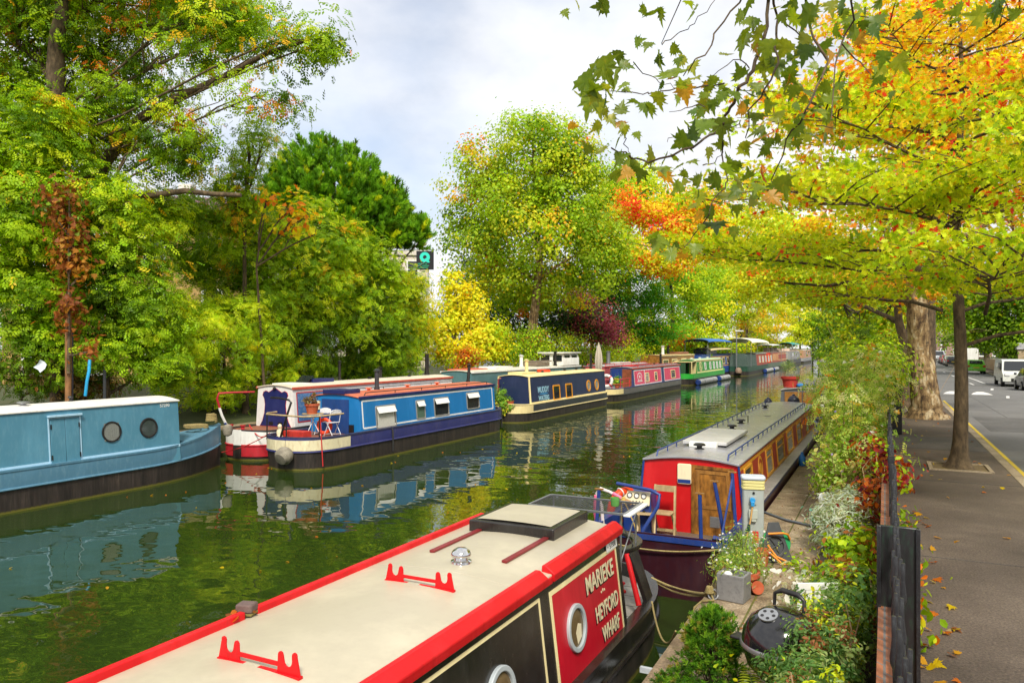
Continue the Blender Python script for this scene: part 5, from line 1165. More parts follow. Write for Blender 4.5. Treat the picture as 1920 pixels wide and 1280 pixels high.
t = thing('terracotta_pot', 'tiny orange pot lying on the quay behind the planter', 'pot', (-1.5, 9.95, .82), 1.2); t.rotation_euler = (1.3, .2, .6); m = MB(); m.lathe([(.05, -.08), (.075, .05), (.085, .05), (.085, .09), (.07, .09), (.01, .07)], (0, 0, 0), 14); m.build('pot', TERRA, t)
# mooring ring and ropes
m = MB(); m.torus(Frame((-1.93, 9.5, .8), (1, 0, 0), (0, .4, .9)), .06, .012, 18, 6); m.tube([(-1.93, 9.52, .74), (-1.93, 9.52, .78)], .03, 10); tag(m.build('mooring_ring', STEEL, None), 'rusty steel mooring ring in the quay beside the planter', 'ring')
m = MB(); m.tube(catenary((-2.93, 10.25, .66), (-1.95, 9.5, .8), .05), .018, 6); m.tube(catenary((-3.0, 10.3, .65), (-1.95, 9.52, .79), .1), .016, 6); coil(m, (-1.98, 9.53, .8), .05, .02, 4, .02)
m.tube([(-1.95, 9.5, .78), (-1.9, 9.38, .765), (-2.02, 9.28, .77), (-2.1, 9.22, .7), (-2.15, 9.18, .3)], .015, 6); tag(m.build('mooring_rope', ROPE, None, smooth=60), 'pale yellow mooring rope knotted to the quay ring beside the planter', 'rope')
m = MB(); m.tube(catenary((-4.3, 11.42, .82), (-2.2, 11.45, .86), .12), .016, 6); m.tube([(-2.2, 11.45, .86), (-2.12, 11.2, .8), (-2.0, 9.6, .78)], .014, 6); tag(m.build('mooring_rope', ROPE, None, smooth=60), 'yellow rope slung across the stern of the red boat', 'rope')
m = MB(); m.tube(catenary((-2.66, 9.3, .66), (-2.1, 8.3, .72), .3), .012, 6); tag(m.build('mooring_rope', ROPE, None, smooth=60), 'thin yellow rope hanging from the black stern down to the quay', 'rope')
m = MB(); m.tube([(-2.2, 15.0, .76), (-1.6, 14.3, .77), (-.95, 13.9, .78)], .022, 8); tag(m.build('hose_pipe', paint('hose_grey', (.1, .12, .14), .5, .3), None), 'dark grey hose pipe lying across the towpath', 'hose')
m = MB(); m.box(-2.5, -2.08, 7.4, 8.2, .02, .05); m.box(-2.5, -2.1, 8.25, 8.3, .2, .26); tag(m.build('floating_board', paint('pale_board', (.6, .65, .7), .5, .3, streak=False), None), 'pale board floating between the black stern and the quay', 'board')
# kettle barbecue
t = thing('kettle_barbecue', 'black kettle barbecue with a dark handle and round steel vent', 'barbecue', (-.78, 6.62, .70), -.3); t.scale = (1.15, 1.15, 1.1)
ENA = plain('black_enamel', (.008, .008, .01), .13, 0, .8)
m = MB(); m.lathe([(.05, .35), (.16, .39), (.24, .48), (.275, .6), (.28, .63)], (0, 0, 0), 40); m.build('bowl', ENA, t, smooth=60)
m = MB(); m.lathe([(.29, .625), (.295, .64), (.285, .66), (.275, .66)], (0, 0, 0), 40); m.build('rim', plain('rim_grey', (.3, .3, .32), .3, .6), t, smooth=60)
m = MB(); m.lathe([(.283, .655), (.27, .74), (.22, .83), (.14, .89), (.05, .915), (.005, .917)], (0, 0, 0), 40); o = m.build('lid', ENA, t, smooth=60)
fr = Frame((-.04, -.13, .885), (1, 0, 0), (0, 1, .42)); m = MB(); m.prism(fr, circ(.07, n=24), 0, .012); vd = m.build('vent_disc', STEEL, o)
m = MB()
for k in range(5): a = k * 2 * PI / 5; m.prism(fr, circ(.013, n=10, c=(.042 * math.cos(a), .042 * math.sin(a))), .012, .014)
m.build('vent_holes', BLACK, vd)
m = MB(); m.tube([(-.09, .08, .9), (-.09, .09, .99), (-.04, .1, 1.02), (.08, .1, 1.01), (.13, .09, .98), (.13, .08, .89)], [.012, .014, .022, .022, .014, .012], 10); m.build('handle', BLACK, o, smooth=60)
m = MB(); m.box(-.38, -.28, -.06, .06, .6, .625); m.build('side_handle', BLACK, t, bevel=.01)
for a in (.4, 2.5, 4.6): m = MB(); m.tube([(.12 * math.cos(a), .12 * math.sin(a), .4), (.3 * math.cos(a), .3 * math.sin(a), 0)], .013, 8); m.build('leg', STEEL, t)
t = thing('plastic_chair', 'white slatted plastic chair half hidden in the shrubs behind the barbecue', 'chair', (-.5, 7.7, .75), .5)
m = MB()
for k in range(5): m.box(-.2 + k * .085, -.14 + k * .085, -.2, .2, .4, .42)
m.build('seat', WHITE, t)
m = MB()
for k in range(5): m.box(-.2 + k * .085, -.14 + k * .085, .19, .21, .42, .82)
m.box(-.2, .2, .185, .215, .78, .84); m.build('backrest', WHITE, t)
for x in (-.18, .18):
    for y in (-.18, .18): m = MB(); m.tube([(x, y, 0), (x, y, .42)], .018, 6); m.build('leg', WHITE, t)
t = thing('garden_lamp', 'white globe garden light beside the silver lavender on the towpath', 'lamp', (-.92, 13.6, .75)); m = MB(); m.tube([(0, 0, 0), (0, 0, .5)], .02, 8); m.build('stake', BLACK, t)
m = MB(); m.lathe([(.02, .48), (.08, .52), (.1, .6), (.07, .68), (.01, .7)], (0, 0, 0), 16); m.build('globe', WHITE, t, smooth=60)
for k, (x, y, c, n_, lb) in enumerate(((-1.98, 21.2, (.03, .2, .6), 'bottle', 'blue plastic bottle standing at the quay edge beside the red boat'),)):
    m = MB(); m.lathe([(.08, 0), (.09, .03), (.09, .22), (.04, .3), (.03, .36), (.01, .36)], (x, y, .745), 14); tag(m.build('plastic_bottle', plain('bottle_blue', c, .3), None, smooth=50), lb, 'bottle')

# ================================================================== street: cars
TYRE = plain('tyre', (.02, .02, .022), .8); RIM = plain('rim', (.35, .36, .38), .35, .8); CGL = plain('car_glass', (.015, .018, .022), .05, 0, .8)
TAIL = plain('tail_red', (.5, .01, .01), .3); PLY = paint('plate_yellow', (.7, .5, .05), .5, .1)
def carpaint(n, c): return paint(n, c, .25, .05, (.1, .1, .1), streak=False, coat=.5)
def car(name, label, cat, x, y, pm, kind='hatch', rz=0., s=1., plate=PLY, group='cars parked along the street'):
    t = thing(name, label, cat, (x, y, 1.03), rz, group); t.scale = (s, s, s)
    if kind == 'van': L, Wd, prof_ = 5.0, .95, [(0, .35), (0, 1.0), (.08, 1.85), (.25, 1.95), (3.6, 1.95), (3.9, 1.85), (4.45, 1.1), (4.95, .9), (5.0, .4)]; win = [(.0, 1.1, .05, 1.75)]
    elif kind == 'truck': L, Wd, prof_ = 6.5, 1.05, [(0, .5), (0, 2.9), (4.4, 2.9), (4.45, 2.2), (5.9, 2.1), (6.3, 1.2), (6.5, .5)]; win = []
    else: L, Wd, prof_ = 4.2, .88, [(0, .32), (-.03, .8), (.1, 1.0), (1.0, 1.0), (3.0, .95), (4.0, .78), (4.18, .6), (4.2, .32)]
    m = MB(); n = len(prof_)
    rows = [[(sx * Wd * (.92 if abs(sx) > .9 and z > 1.1 else 1.0) * (1 if abs(sx) < 1 else .97), yy_, z) for yy_, z in prof_] for sx in (-1, -.9, .9, 1)]
    m.grid(rows); m.f += [tuple(range(n)), tuple(range(3 * n, 4 * n))]; m.add([(-Wd * .95, .05, prof_[0][1]), (Wd * .95, .05, prof_[0][1]), (Wd * .95, L - .05, prof_[0][1]), (-Wd * .95, L - .05, prof_[0][1])], [(0, 1, 2, 3)])
    m.build('body', pm, t, smooth=40, bevel=.05)
    if kind == 'hatch':
        cp = [(.08, .98), (.45, 1.42), (.9, 1.5), (2.1, 1.46), (3.0, .95)]
        m = MB(); rows = [[(sx * Wd * (.94 - .16 * max(0, (z - .95) / .55)), yy_, z) for yy_, z in cp] for sx in (-1, 1)]; m.grid(rows); m.f += [tuple(range(5)), tuple(range(5, 10))]; m.build('cabin', pm, t, bevel=.04)
        m = MB(); m.add([(-.62, .135, 1.06), (.62, .135, 1.06), (.54, .40, 1.39), (-.54, .40, 1.39)], [(0, 1, 2, 3)])
        o = m.build('rear_window', CGL, t); o.location = (0, -.03, .02)
        m = MB(); m.add([(-.66, 2.95, 1.0), (.66, 2.95, 1.0), (.56, 2.2, 1.42), (-.56, 2.2, 1.42)], [(0, 1, 2, 3)]); o = m.build('windscreen', CGL, t); o.location = (0, .03, .02)
        for sg in (-1, 1):
            m = MB(); m.add([(sg * (.81 + .012), .55, 1.06), (sg * (.81 + .012), 2.6, 1.03), (sg * (.715 + .012), 2.05, 1.4), (sg * (.715 + .012), .75, 1.42)], [(0, 1, 2, 3)]); m.build('side_window', CGL, t)
        zt, zb_ = .85, .62
    else:
        zt, zb_ = 1.1, .7
        m = MB(); m.box(-.75, .75, -.02, 0.03, 1.2, 1.72) if kind == 'van' else m.box(-1.08, 1.08, -.05, 4.3, .85, 1.25)
        m.build('rear_window' if kind == 'van' else 'yellow_band', CGL if kind == 'van' else paint('truck_yellow', (.7, .35, .02), .5), t)
        if kind == 'van':
            m = MB(); m.add([(-.8, 4.43, 1.16), (.8, 4.43, 1.16), (.72, 3.97, 1.8), (-.72, 3.97, 1.8)], [(0, 1, 2, 3)]); o = m.build('windscreen', CGL, t); o.location = (0, .03, .03)
            for sg in (-1, 1): m = MB(); m.box(min(sg * .9, sg * .965), max(sg * .9, sg * .965), 2.9, 3.9, 1.2, 1.7); m.build('side_window', CGL, t)
        else:
            m = MB(); m.box(-1.06, 1.06, -.03, 4.42, 1.3, 2.93); m.build('cargo_box', WHITE, t, bevel=.04)
    for sg in (-1, 1):
        m = MB(); m.box(sg * .72 - .12, sg * .72 + .12, -.05, .06, zt - .12, zt + .08); m.build('tail_light', TAIL, t, bevel=.02)
        for yy_ in (.75, L - .8):
            m = MB(); m.tube([(sg * (Wd - .2), yy_, .32), (sg * (Wd + .01), yy_, .32)], .32, 20); w_ = m.build('wheel', TYRE, t); m = MB(); m.tube([(sg * (Wd - .02), yy_, .32), (sg * (Wd + .02), yy_, .32)], .2, 14); m.build('rim', RIM, w_)
    for sg in (-1, 1): m = MB(); m.box(sg * .66 - .16, sg * .66 + .16, L - .14, L + .02, .66 if kind == 'hatch' else .78, .8 if kind == 'hatch' else .98); m.build('headlight', plain('headlight', (.75, .76, .78), .1), t, bevel=.03)
    m = MB(); m.box(-.42, .42, L - .03, L + .025, .42, .62); m.build('grille', BLACK, t); m = MB(); m.box(-.26, .26, L + .02, L + .04, .36, .48); m.build('front_plate', WHITE, t)
    m = MB(); m.box(-.27, .27, -.06, 0, zb_, zb_ + .12); m.build('number_plate', plate, t)
    m = MB(); m.box(-Wd * .96, Wd * .96, -.07, .1, .34, .55); m.build('bumper', pm, t, bevel=.04)
    if kind != 'truck':
        for sg in (-1, 1): m = MB(); m.box(sg * (Wd + .08) - .08, sg * (Wd + .08) + .08, L * .62, L * .62 + .12, 1.0 if kind != 'van' else 1.25, 1.15 if kind != 'van' else 1.5); m.build('wing_mirror', pm, t, bevel=.03)
    return t
def facing(t, L):  # turn a car to face the camera end
    t.rotation_euler[2] += PI; t.location.y += L
car('parked_car', 'dark grey hatchback parked nearest at the right edge of the street', 'car', 8.75, 57.2, carpaint('car_dark', (.045, .05, .06)), s=1.0)
facing(car('parked_van', 'white van facing the camera parked behind the dark grey hatchback', 'van', 8.45, 63.5, carpaint('car_white', (.6, .62, .58)), 'van', group='vans and trucks on the street'), 5)
car('parked_car', 'bright green hatchback parked ahead of the white van', 'car', 8.55, 92, carpaint('car_green', (.16, .55, .01)), s=1.0)
car('parked_truck', 'white box truck with a yellow band parked ahead of the green car', 'truck', 8.9, 104, carpaint('car_white', (.6, .62, .58)), 'truck', s=.92, group='vans and trucks on the street')
for y, x, c, lb in ((126, 8.9, ('car_dark2', (.03, .035, .045)), 'dark car parked beyond the box truck'), (133, 9.0, ('car_silver', (.5, .52, .53)), 'silver white car parked beyond the dark car'), (141, 9.1, ('car_red', (.3, .03, .04)), 'dark red car parked beyond the silver white one'), (148, 9.2, ('car_dark3', (.05, .05, .06)), 'black car at the far end of the parked row')):
    car('parked_car', lb, 'car', x, y, carpaint(*c))
facing(car('parked_van', 'grey white van at the far end of the street', 'van', 8.9, 160, carpaint('car_grey', (.45, .47, .5)), 'van', s=1.1, group='vans and trucks on the street'), 5)
car('parked_car', 'pale blue grey car half hidden behind the yellow tree on the left bank', 'car', -29.5, 52.3, carpaint('car_pale', (.4, .45, .55)), rz=-.9).location.z = 1.72
# walls, gate piers, hedges across the street
STONE = rough_ground('pier_stone', [(.28, .2, .11), (.42, .32, .2), (.5, .42, .3)], 2, 30)
t = thing('gate_pier', 'tan stone gate pier with a pale grey cap beside the white van', 'pier', (11.2, 82, 1.15)); m = MB(); m.box(-.35, .35, -.35, .35, 0, 2.5); m.build('shaft', STONE, t, bevel=.02); m = MB(); m.box(-.48, .48, -.48, .48, 2.5, 2.72); m.box(-.38, .38, -.38, .38, 2.72, 3.1); m.build('cap', paint('cap_grey', (.4, .4, .42), .7, .2), t, bevel=.03)
t = thing('gate_pier', 'second tan gate pier further along the far pavement', 'pier', (11.0, 92, 1.15)); m = MB(); m.box(-.35, .35, -.35, .35, 0, 2.0); m.build('shaft', STONE, t, bevel=.02); m = MB(); m.box(-.45, .45, -.45, .45, 2.0, 2.2); m.build('cap', STONE, t, bevel=.03)
t = thing('garden_wall', 'low tan garden wall along the far pavement', 'wall', (12.3, 20, 1.15)); m = MB(); m.box(-.15, .15, 0, 61.5, 0, 1.0); m.build('masonry', STONE, t); m = MB(); m.box(-.2, .2, 0, 61.5, 1.0, 1.08); m.build('coping', KERB, t)
t = thing('garden_wall', 'tan garden wall beyond the gate piers', 'wall', (11.6, 93, 1.15)); m = MB(); m.box(-.15, .15, 0, 80, 0, 1.2); m.build('masonry', STONE, t); m = MB(); m.box(-.2, .2, 0, 80, 1.2, 1.28); m.build('coping', KERB, t)
t = thing('street_sign', 'small blue sign on a grey post above the far pavement', 'sign', (10.2, 90, 1.15)); m = MB(); m.tube([(0, 0, 0), (0, 0, 3.6)], .05, 8); m.build('post', STEEL, t); m = MB(); m.box(-.3, .3, -.08, -.04, 2.9, 3.6); m.build('sign_plate', plain('sign_blue', (.03, .15, .6), .4), t)
t = thing('street_lamp', 'slim pale street lamp with a short arm on the left bank', 'street lamp', tuple(W(1381, 664, 100))[:2] + (1.0,)); m = MB(); m.tube([(0, 0, 0), (0, 0, 5.0)], .07, 8); m.build('post', STEEL, t); m = MB(); m.box(-.1, .9, -.15, .15, 4.95, 5.1); m.build('lamp_head', WHITE, t)

# ================================================================== left bank buildings and bits
YB = brickmat('yellow_brick', (.55, .34, .07), (.45, .28, .07), (.4, .34, .22)); SLATE = brickmat('slate_tile', (.2, .1, .11), (.15, .08, .09), (.08, .05, .06), .5)
def house(name, label, c, w, d, h, rz, wall, roof, rows, cols, rh=2.6, wm_=WHITE, flat=False):
    t = thing(name, label, 'building', c, rz); m = MB(); m.box(-w / 2, w / 2, -d / 2, d / 2, -1, h); m.build('wall', wall, t)
    m = MB()
    if flat: m.box(-w / 2 - .2, w / 2 + .2, -d / 2 - .2, d / 2 + .2, h + .002, h + .5)
    else: m.add([(-w / 2 - .4, -d / 2 - .4, h), (w / 2 + .4, -d / 2 - .4, h), (w / 2 + .4, d / 2 + .4, h), (-w / 2 - .4, d / 2 + .4, h), (-w / 2 + 1, 0, h + rh), (w / 2 - 1, 0, h + rh)], [(0, 1, 5, 4), (1, 2, 5), (2, 3, 4, 5), (3, 0, 4), (3, 2, 1, 0)])
    rf = m.build('roof', roof, t, smooth=0)
    if not flat: m = MB(); m.box(-w / 4 - .5, -w / 4 + .5, -.4, .4, h + .5, h + rh + 1.2); m.build('chimney', wall, rf)
    for face in (0, 1, 2, 3):
        ww, dd = (w, d) if face % 2 == 0 else (d, w); a = face * PI / 2
        u = Vector((math.cos(a), math.sin(a), 0)); nn = Vector((math.sin(a), -math.cos(a), 0)); n_c = max(1, int(round(ww / 3)))
        for i in range(n_c):
            for j in range(rows):
                x = -ww / 2 + ww * (i + .5) / n_c; z = h * (j + .5) / rows
                fr = Frame(nn * (dd / 2) + u * x + Vector((0, 0, z)), u, (0, 0, 1)); m = MB(); m.ring(fr, rect(-.62, .62, -.95, .95), rect(-.48, .48, -.82, .82), -.05, .08); m.prism(fr, rect(-.48, .48, -.03, .03), .01, .05); m.prism(fr, rect(-.75, .75, -1.1, -.95), -.02, .16); o = m.build('window', wm_, t); m = MB(); m.prism(fr, rect(-.48, .48, -.82, .82), -.02, .012); m.build('pane', GLASS, o)
    return t
p = W(275, 560, 46); house('brick_house', 'yellow brick house with white windows and a purple slate roof behind the left trees', (p.x - 3, p.y + 2, 1.7), 13, 9, 9.6, TH + .25, YB, SLATE, 3, 4)
p = W(420, 560, 58); house('terrace_house', 'white stucco house glimpsed behind the pine tree', (p.x, p.y, 1.7), 12, 10, 11, TH - .1, paint('stucco', (.7, .66, .6), .8, .2), SLATE, 4, 4)
p = W(772, 560, 80); house('rendered_building', 'pale rendered building with a flat roof behind the hanging sign', (p.x - 3.3, p.y, 1.7), 9, 10, 11.6, TH + .1, paint('render_pale', (.62, .55, .46), .8, .3), paint('parapet', (.6, .55, .48), .8, .2), 4, 4, flat=True)
p = W(797, 488, 62); t = thing('hanging_sign', 'black projecting sign with a turquoise letter Q on the pale building', 'sign', (p.x, p.y, p.z), TH)
fr = Frame((0, 0, 0), (1, 0, 0), (0, 0, 1)); m = MB(); m.prism(fr, rect(-.72, .72, -.78, .78), -.06, 0); o = m.build('board', plain('sign_black', (.008, .008, .015), .5), t)
TQ = plain('turquoise', (.03, .75, .62), .5); m = MB(); m.ring(fr, circ(.42, n=32, c=(-.02, .26)), circ(.16, n=32, c=(-.02, .26)), .002, .02); m.prism(fr, [(-.02, .12), (.1, .2), (.42, -.16), (.22, -.2)], .002, .022); m.build('letter_q', TQ, o)
m = MB()
for k, w_ in enumerate((.5, .62, .56)): m.prism(fr, rect(-.6, -.6 + w_ * 1.5, -.32 - k * .16, -.24 - k * .16), .002, .015)
m.build('small_print', paint('sign_green', (.01, .3, .16), .5), o)
m = MB(); m.tube([(-.9, -.1, -.72), (.1, -.1, -.1)], .025, 6); m.tube([(-.9, -.03, .87), (.8, -.03, .87)], .03, 6); m.tube([(-.9, 0, .87), (-3.5, 1.2, .87)], .03, 6); m.build('bracket', STEEL, t)
# poles and pipes in the left undergrowth
p = W(128, 735, 22.5); m = MB(); m.tube([(p.x, p.y, .9), (p.x, p.y, 5.5)], .09, 10); tag(m.build('wooden_pole', grain('pole_wood', (.2, .09, .03), (.42, .2, .07), (6, 6, 1)), None), 'orange brown wooden pole under the red creeper', 'pole')
p = W(133.5, 735, 22.7); m = MB(); m.tube([(p.x + .02, p.y, .9), (p.x + .02, p.y, 4.5)], .05, 10); tag(m.build('metal_pole', paint('pole_purple', (.05, .04, .06), .5), None), 'thin dark metal pole beside the orange brown wooden pole', 'pole')
m = MB(); m.tube([W(160, 742, 22.2), W(163, 715, 22.2), W(167, 695, 22.2), W(168, 675, 22.3)], .045, 8); tag(m.build('plastic_pipe', plain('pipe_blue', (.02, .35, .65), .35), None, smooth=60), 'bright blue plastic pipe rising from the undergrowth at left', 'pipe')
p = W(196, 735, 23); m = MB(); m.tube([(p.x, p.y, .9), (p.x, p.y, 3.2)], .045, 8); tag(m.build('fence_post', paint('post_dark', (.04, .045, .05), .6), None), 'slim dark post right of the blue pipe', 'post')
p = W(75, 686, 23); m = MB(); m.grid([[(p.x + .17 * a, p.y + .1 * b + .05 * ((a + b) % 2), p.z + .12 * b - .08 * a) for a in (-1, 0, 1)] for b in (-1, 0, 1)]); tag(m.build('plastic_bag', plain('bag_white', (.6, .65, .75), .5), None), 'crumpled pale plastic bag caught in the undergrowth at far left', 'bag')
p = W(686, 700, 47); t = thing('lattice_panel', 'pale criss cross lattice panel under the trees behind the chimney', 'trellis', (p.x, p.y, 1.2), TH); m = MB()
for k in range(-8, 9):
    m.bar((k * .28 - .75, 0, 0), (k * .28 + .75, 0, 1.9), .07, .03); m.bar((k * .28 + .75, .03, 0), (k * .28 - .75, .03, 1.9), .07, .03)
m.build('lattice', paint('lattice_cream', (.6, .5, .42), .8), t, smooth=0)
# ================================================================== vegetation
G0, G1, G2, G3 = (.05, .1, .005), (.11, .2, .006), (.21, .32, .008), (.34, .43, .012)
YG, YE, OY, OR, RD = (.36, .42, .015), (.62, .46, .01), (.6, .31, .015), (.55, .15, .012), (.48, .035, .015)
BRN = (.26, .09, .02)
LB_ = 'trees on the left bank'; RB_ = 'trees along the street'
def T(px, py, Z): return tuple(W(px, py, Z))
# --- far left big tree, open crown with sky gaps
tree('plane_tree', 'tall leaning tree with a bare dark trunk and long limbs at top left', 'tree',
     [Bp(30, 60, 27, 150, 150), Bp(200, 60, 27, 120, 110), Bp(60, 260, 27, 130, 90), Bp(250, 200, 27, 110, 90), Bp(400, 70, 26, 95, 70), Bp(480, 180, 25, 75, 35), Bp(560, 95, 25, 60, 55), Bp(610, 75, 25, 28, 30), Bp(330, 270, 26, 60, 70), Bp(440, 20, 26, 80, 50), Bp(390, 260, 26, 35, 70), Bp(250, -60, 27, 260, 90), Bp(-60, 0, 27, 150, 200)],
     46000, [(4, G1), (4, G2), (1, G3), (.7, OY), (.5, OR), (2.5, G0)], [T(150, 760, 26)[:2] + (1.2,), T(95, 300, 25.6), T(103, 130, 25.4), T(118, 0, 25.4), T(150, -160, 26)], .18, seed=3, per=26, clr=.5, flat=.55, r0=.46, twigs=130, group=LB_, shape=LENS, limbf=.07,
     extra=[([T(150, 420, 27), T(200, 300, 26.5), T(265, 222, 26), T(330, 185, 26), T(420, 145, 25.5), T(500, 100, 25), T(580, 75, 25)], .25, .05), ([T(150, 420, 27), T(180, 200, 27), T(205, 70, 27), T(235, 0, 27)], .16, .06),
            ([T(140, 430, 27), T(190, 390, 26), T(245, 368, 25.5), T(290, 366, 25.5), T(345, 358, 25.5), T(400, 364, 25.5), T(452, 366, 25.5)], .15, .075), ([T(233, 60, 26.5), T(290, 45, 26), T(330, 28, 26)], .06, .02)])
# --- lower left masses
tree('locust_tree', 'bright green locust tree with feathery layered foliage at far left', 'tree', [Bp(60, 260, 24.5, 90, 90), Bp(40, 420, 24, 100, 100), Bp(150, 360, 24.5, 90, 50), Bp(180, 430, 24.5, 70, 90), Bp(60, 560, 24, 100, 80), Bp(-40, 400, 24, 90, 200), Bp(240, 480, 26, 60, 60), Bp(300, 420, 27, 50, 45), Bp(350, 400, 30, 45, 35), Bp(270, 400, 28, 40, 30)], 36000,
     [(4, G1), (5, G2), (2, G3), (1, G0), (.25, OY)], [T(100, 760, 24)[:2] + (1.1,), T(110, 600, 24), T(90, 400, 24.4)], .17, seed=5, per=40, clr=.5, flat=.4, shape=LENS, group=LB_, r0=.2, up=.9, aspect=.8)
tree('elder_bush', 'mid green bush under the locust tree behind the light blue boat', 'bush', [Bp(200, 560, 24.5, 90, 70), Bp(210, 650, 24.3, 80, 45), Bp(90, 640, 24.5, 80, 50), Bp(290, 590, 25.5, 60, 70), Bp(300, 690, 25.5, 60, 35)], 19000,
     [(4, G1), (4, G2), (1, G0), (.4, YG)], None, .15, seed=6, per=36, clr=.36, flat=.55, shape=LENS, group=LB_, r0=.1, up=.8)
tree('virginia_creeper', 'orange red creeper climbing the pole in front of the locust tree', 'creeper', [Bp(126, 395, 22.6, 10, 40), Bp(112, 400, 22.7, 18, 14), Bp(130, 480, 22.6, 12, 50), Bp(142, 500, 22.6, 16, 18), Bp(136, 575, 22.6, 8, 40), Bp(118, 360, 22.7, 24, 10), Bp(124, 590, 22.6, 14, 10), Bp(145, 440, 22.7, 16, 12), Bp(168, 660, 22.4, 14, 8)], 1050,
     [(5, (.15, .05, .014)), (3, (.22, .075, .016)), (2, (.3, .14, .02)), (1.5, G1)], [T(129, 700, 22.4), T(129, 560, 22.4), T(130, 370, 22.4)], .17, seed=7, per=5, clr=.24, flat=1, shape=MAPLE, r0=.05, twigs=10, up=.1)
tree('viburnum_bush', 'light green rounded bush at the water edge behind the white boat', 'bush', [Bp(420, 640, 30.5, 110, 80), Bp(340, 620, 28, 80, 65), Bp(500, 660, 33, 55, 70), Bp(390, 725, 30.5, 95, 38), Bp(450, 590, 31, 60, 40), Bp(500, 715, 33, 70, 40)], 21000,
     [(3, G1), (5, G2), (5, G3), (1, YG), (.4, YE)], None, .14, seed=8, per=30, clr=.3, flat=.7, shape=LENS, group=LB_, r0=.12, up=.6)
tree('hawthorn_bush', 'tangled brown and green hedge bush at far left behind the blue roof', 'bush', [Bp(40, 700, 24.8, 110, 38), Bp(150, 715, 25.2, 90, 30), Bp(-60, 690, 24, 60, 50)], 5500, [(3, G0), (2, G1), (2, (.14, .09, .03)), (1, BRN)], None, .11, seed=9, per=22, clr=.3, flat=.8, r0=.05, twigs=120)
# --- pine and its climbers
def pine():
    rng = np.random.default_rng(21); t = thing('pine_tree', 'dome topped dark green pine with upright needle tufts', 'tree', T(650, 700, 41)[:2] + (1.2,), 0, LB_)
    b0 = np.array(t.location); blobs = [Bp(615, 430, 40, 122, 165), Bp(705, 440, 40, 68, 105), Bp(755, 460, 40, 36, 50), Bp(560, 400, 40, 60, 100), Bp(785, 445, 40, 16, 28)]
    mb = MB(); lim = limb(mb, (0, 0, 0), Vector(T(640, 400, 40)) - t.location, .38, .12, 8, .04, 0, rng, 10)
    tuft_c = []; tuft_d = []
    for c, r in blobs:
        n = int(1500 * r[0] * r[2] / 20) + 90
        d = norm(rng.normal(size=(n, 3))); d[:, 2] = np.abs(d[:, 2]) * 1.0 - .25 * rng.random(n); d = norm(d)
        p = c + d * r * (.55 + .45 * rng.random((n, 1)) ** .5); tuft_c.append(p); tuft_d.append(norm(d * .7 + np.array((0, 0, .75)) + .32 * rng.normal(size=(n, 3))))
    C = np.concatenate(tuft_c); D = np.concatenate(tuft_d); n = len(C); k = 70
    th = rng.random((n, k)) * 2 * PI; sp = .6 * (rng.random((n, k)) ** .6)
    A = norm(np.cross(D, np.array((1., .3, .1)))); Bv = np.cross(D, A)
    dirs = D[:, None] + sp[..., None] * (A[:, None] * np.cos(th)[..., None] + Bv[:, None] * np.sin(th)[..., None]) * 1.6
    along = rng.random((n, k, 1)) * (.18 + .42 * rng.random((n, 1, 1)))
    P = C[:, None] + D[:, None] * along + norm(dirs.reshape(-1, 3)).reshape(n, k, 3) * .12
    Td = norm(dirs.reshape(-1, 3)); Nn = norm(np.cross(Td, rng.normal(size=Td.shape)))
    base = pick([(3, (.06, .15, .012)), (5, (.1, .23, .014)), (3, (.17, .31, .02)), (1, G0), (.6, YG)], n, rng)
    col = np.repeat(base, k, 0) * np.exp(rng.normal(size=(n * k, 1)) * .15)
    leaves('crown', P.reshape(-1, 3) - b0, Nn, .26, col, MATS['leaf'], t, NEEDLE, T=Td, rng=rng, aspect=2.2)
    for i in rng.choice(n, 110, replace=False): limb(mb, lim[rng.integers(3, 8)], Vector(C[i]) - t.location, .06, .015, 4, .08, -.04, rng, 5)
    limb(mb, lim[3], Vector(T(790, 450, 40)) - t.location, .14, .03, 6, .06, -.05, rng)
    mb.build('trunk', MATS['bark'], t, smooth=60)
pine()
tree('ivy_clad_tree', 'ivy clad tree with bright leaves filling the middle of the pine', 'tree', [Bp(470, 460, 33, 90, 85), Bp(560, 500, 35, 100, 90), Bp(480, 560, 33, 90, 60), Bp(610, 560, 36, 90, 75), Bp(590, 430, 36.5, 60, 60), Bp(400, 500, 34, 60, 60), Bp(350, 450, 33, 60, 60), Bp(650, 480, 37, 70, 60), Bp(705, 530, 39, 60, 55), Bp(680, 450, 39, 50, 40)], 44000,
     [(4, G1), (5, G2), (2, G3), (1, G0), (.5, YG), (.25, OY)], None, .17, seed=12, per=36, clr=.45, flat=.6, shape=LENS, group=LB_, r0=.25, up=.7)
tree('slender_climber', 'slender leafy climber rising above the pine on its left', 'tree', [Bp(470, 290, 31, 38, 60), Bp(450, 390, 31, 45, 55), Bp(500, 260, 31, 20, 30), Bp(425, 350, 31, 25, 35)], 5200, [(3, G1), (4, G2), (1, G0), (1, OY)], [T(460, 700, 31)[:2] + (1.1,), T(458, 450, 31), T(468, 270, 31)], .14, seed=13, per=20, clr=.36, flat=.8, shape=LENS, group=LB_, r0=.12)
tree('autumn_branch_tree', 'sparse tree with yellow orange leaves in front of the pine', 'tree', [Bp(570, 410, 30, 28, 24), Bp(590, 440, 30, 24, 20), Bp(500, 370, 30, 34, 16), Bp(545, 395, 30, 30, 20)], 190, [(3, YE), (3, OY), (2, OR), (1, G2)], [T(500, 715, 30)[:2] + (1.1,), T(480, 500, 30), T(500, 380, 30)], .24, seed=14, per=4, clr=.45, flat=1, shape=MAPLE, r0=.06, twigs=20)
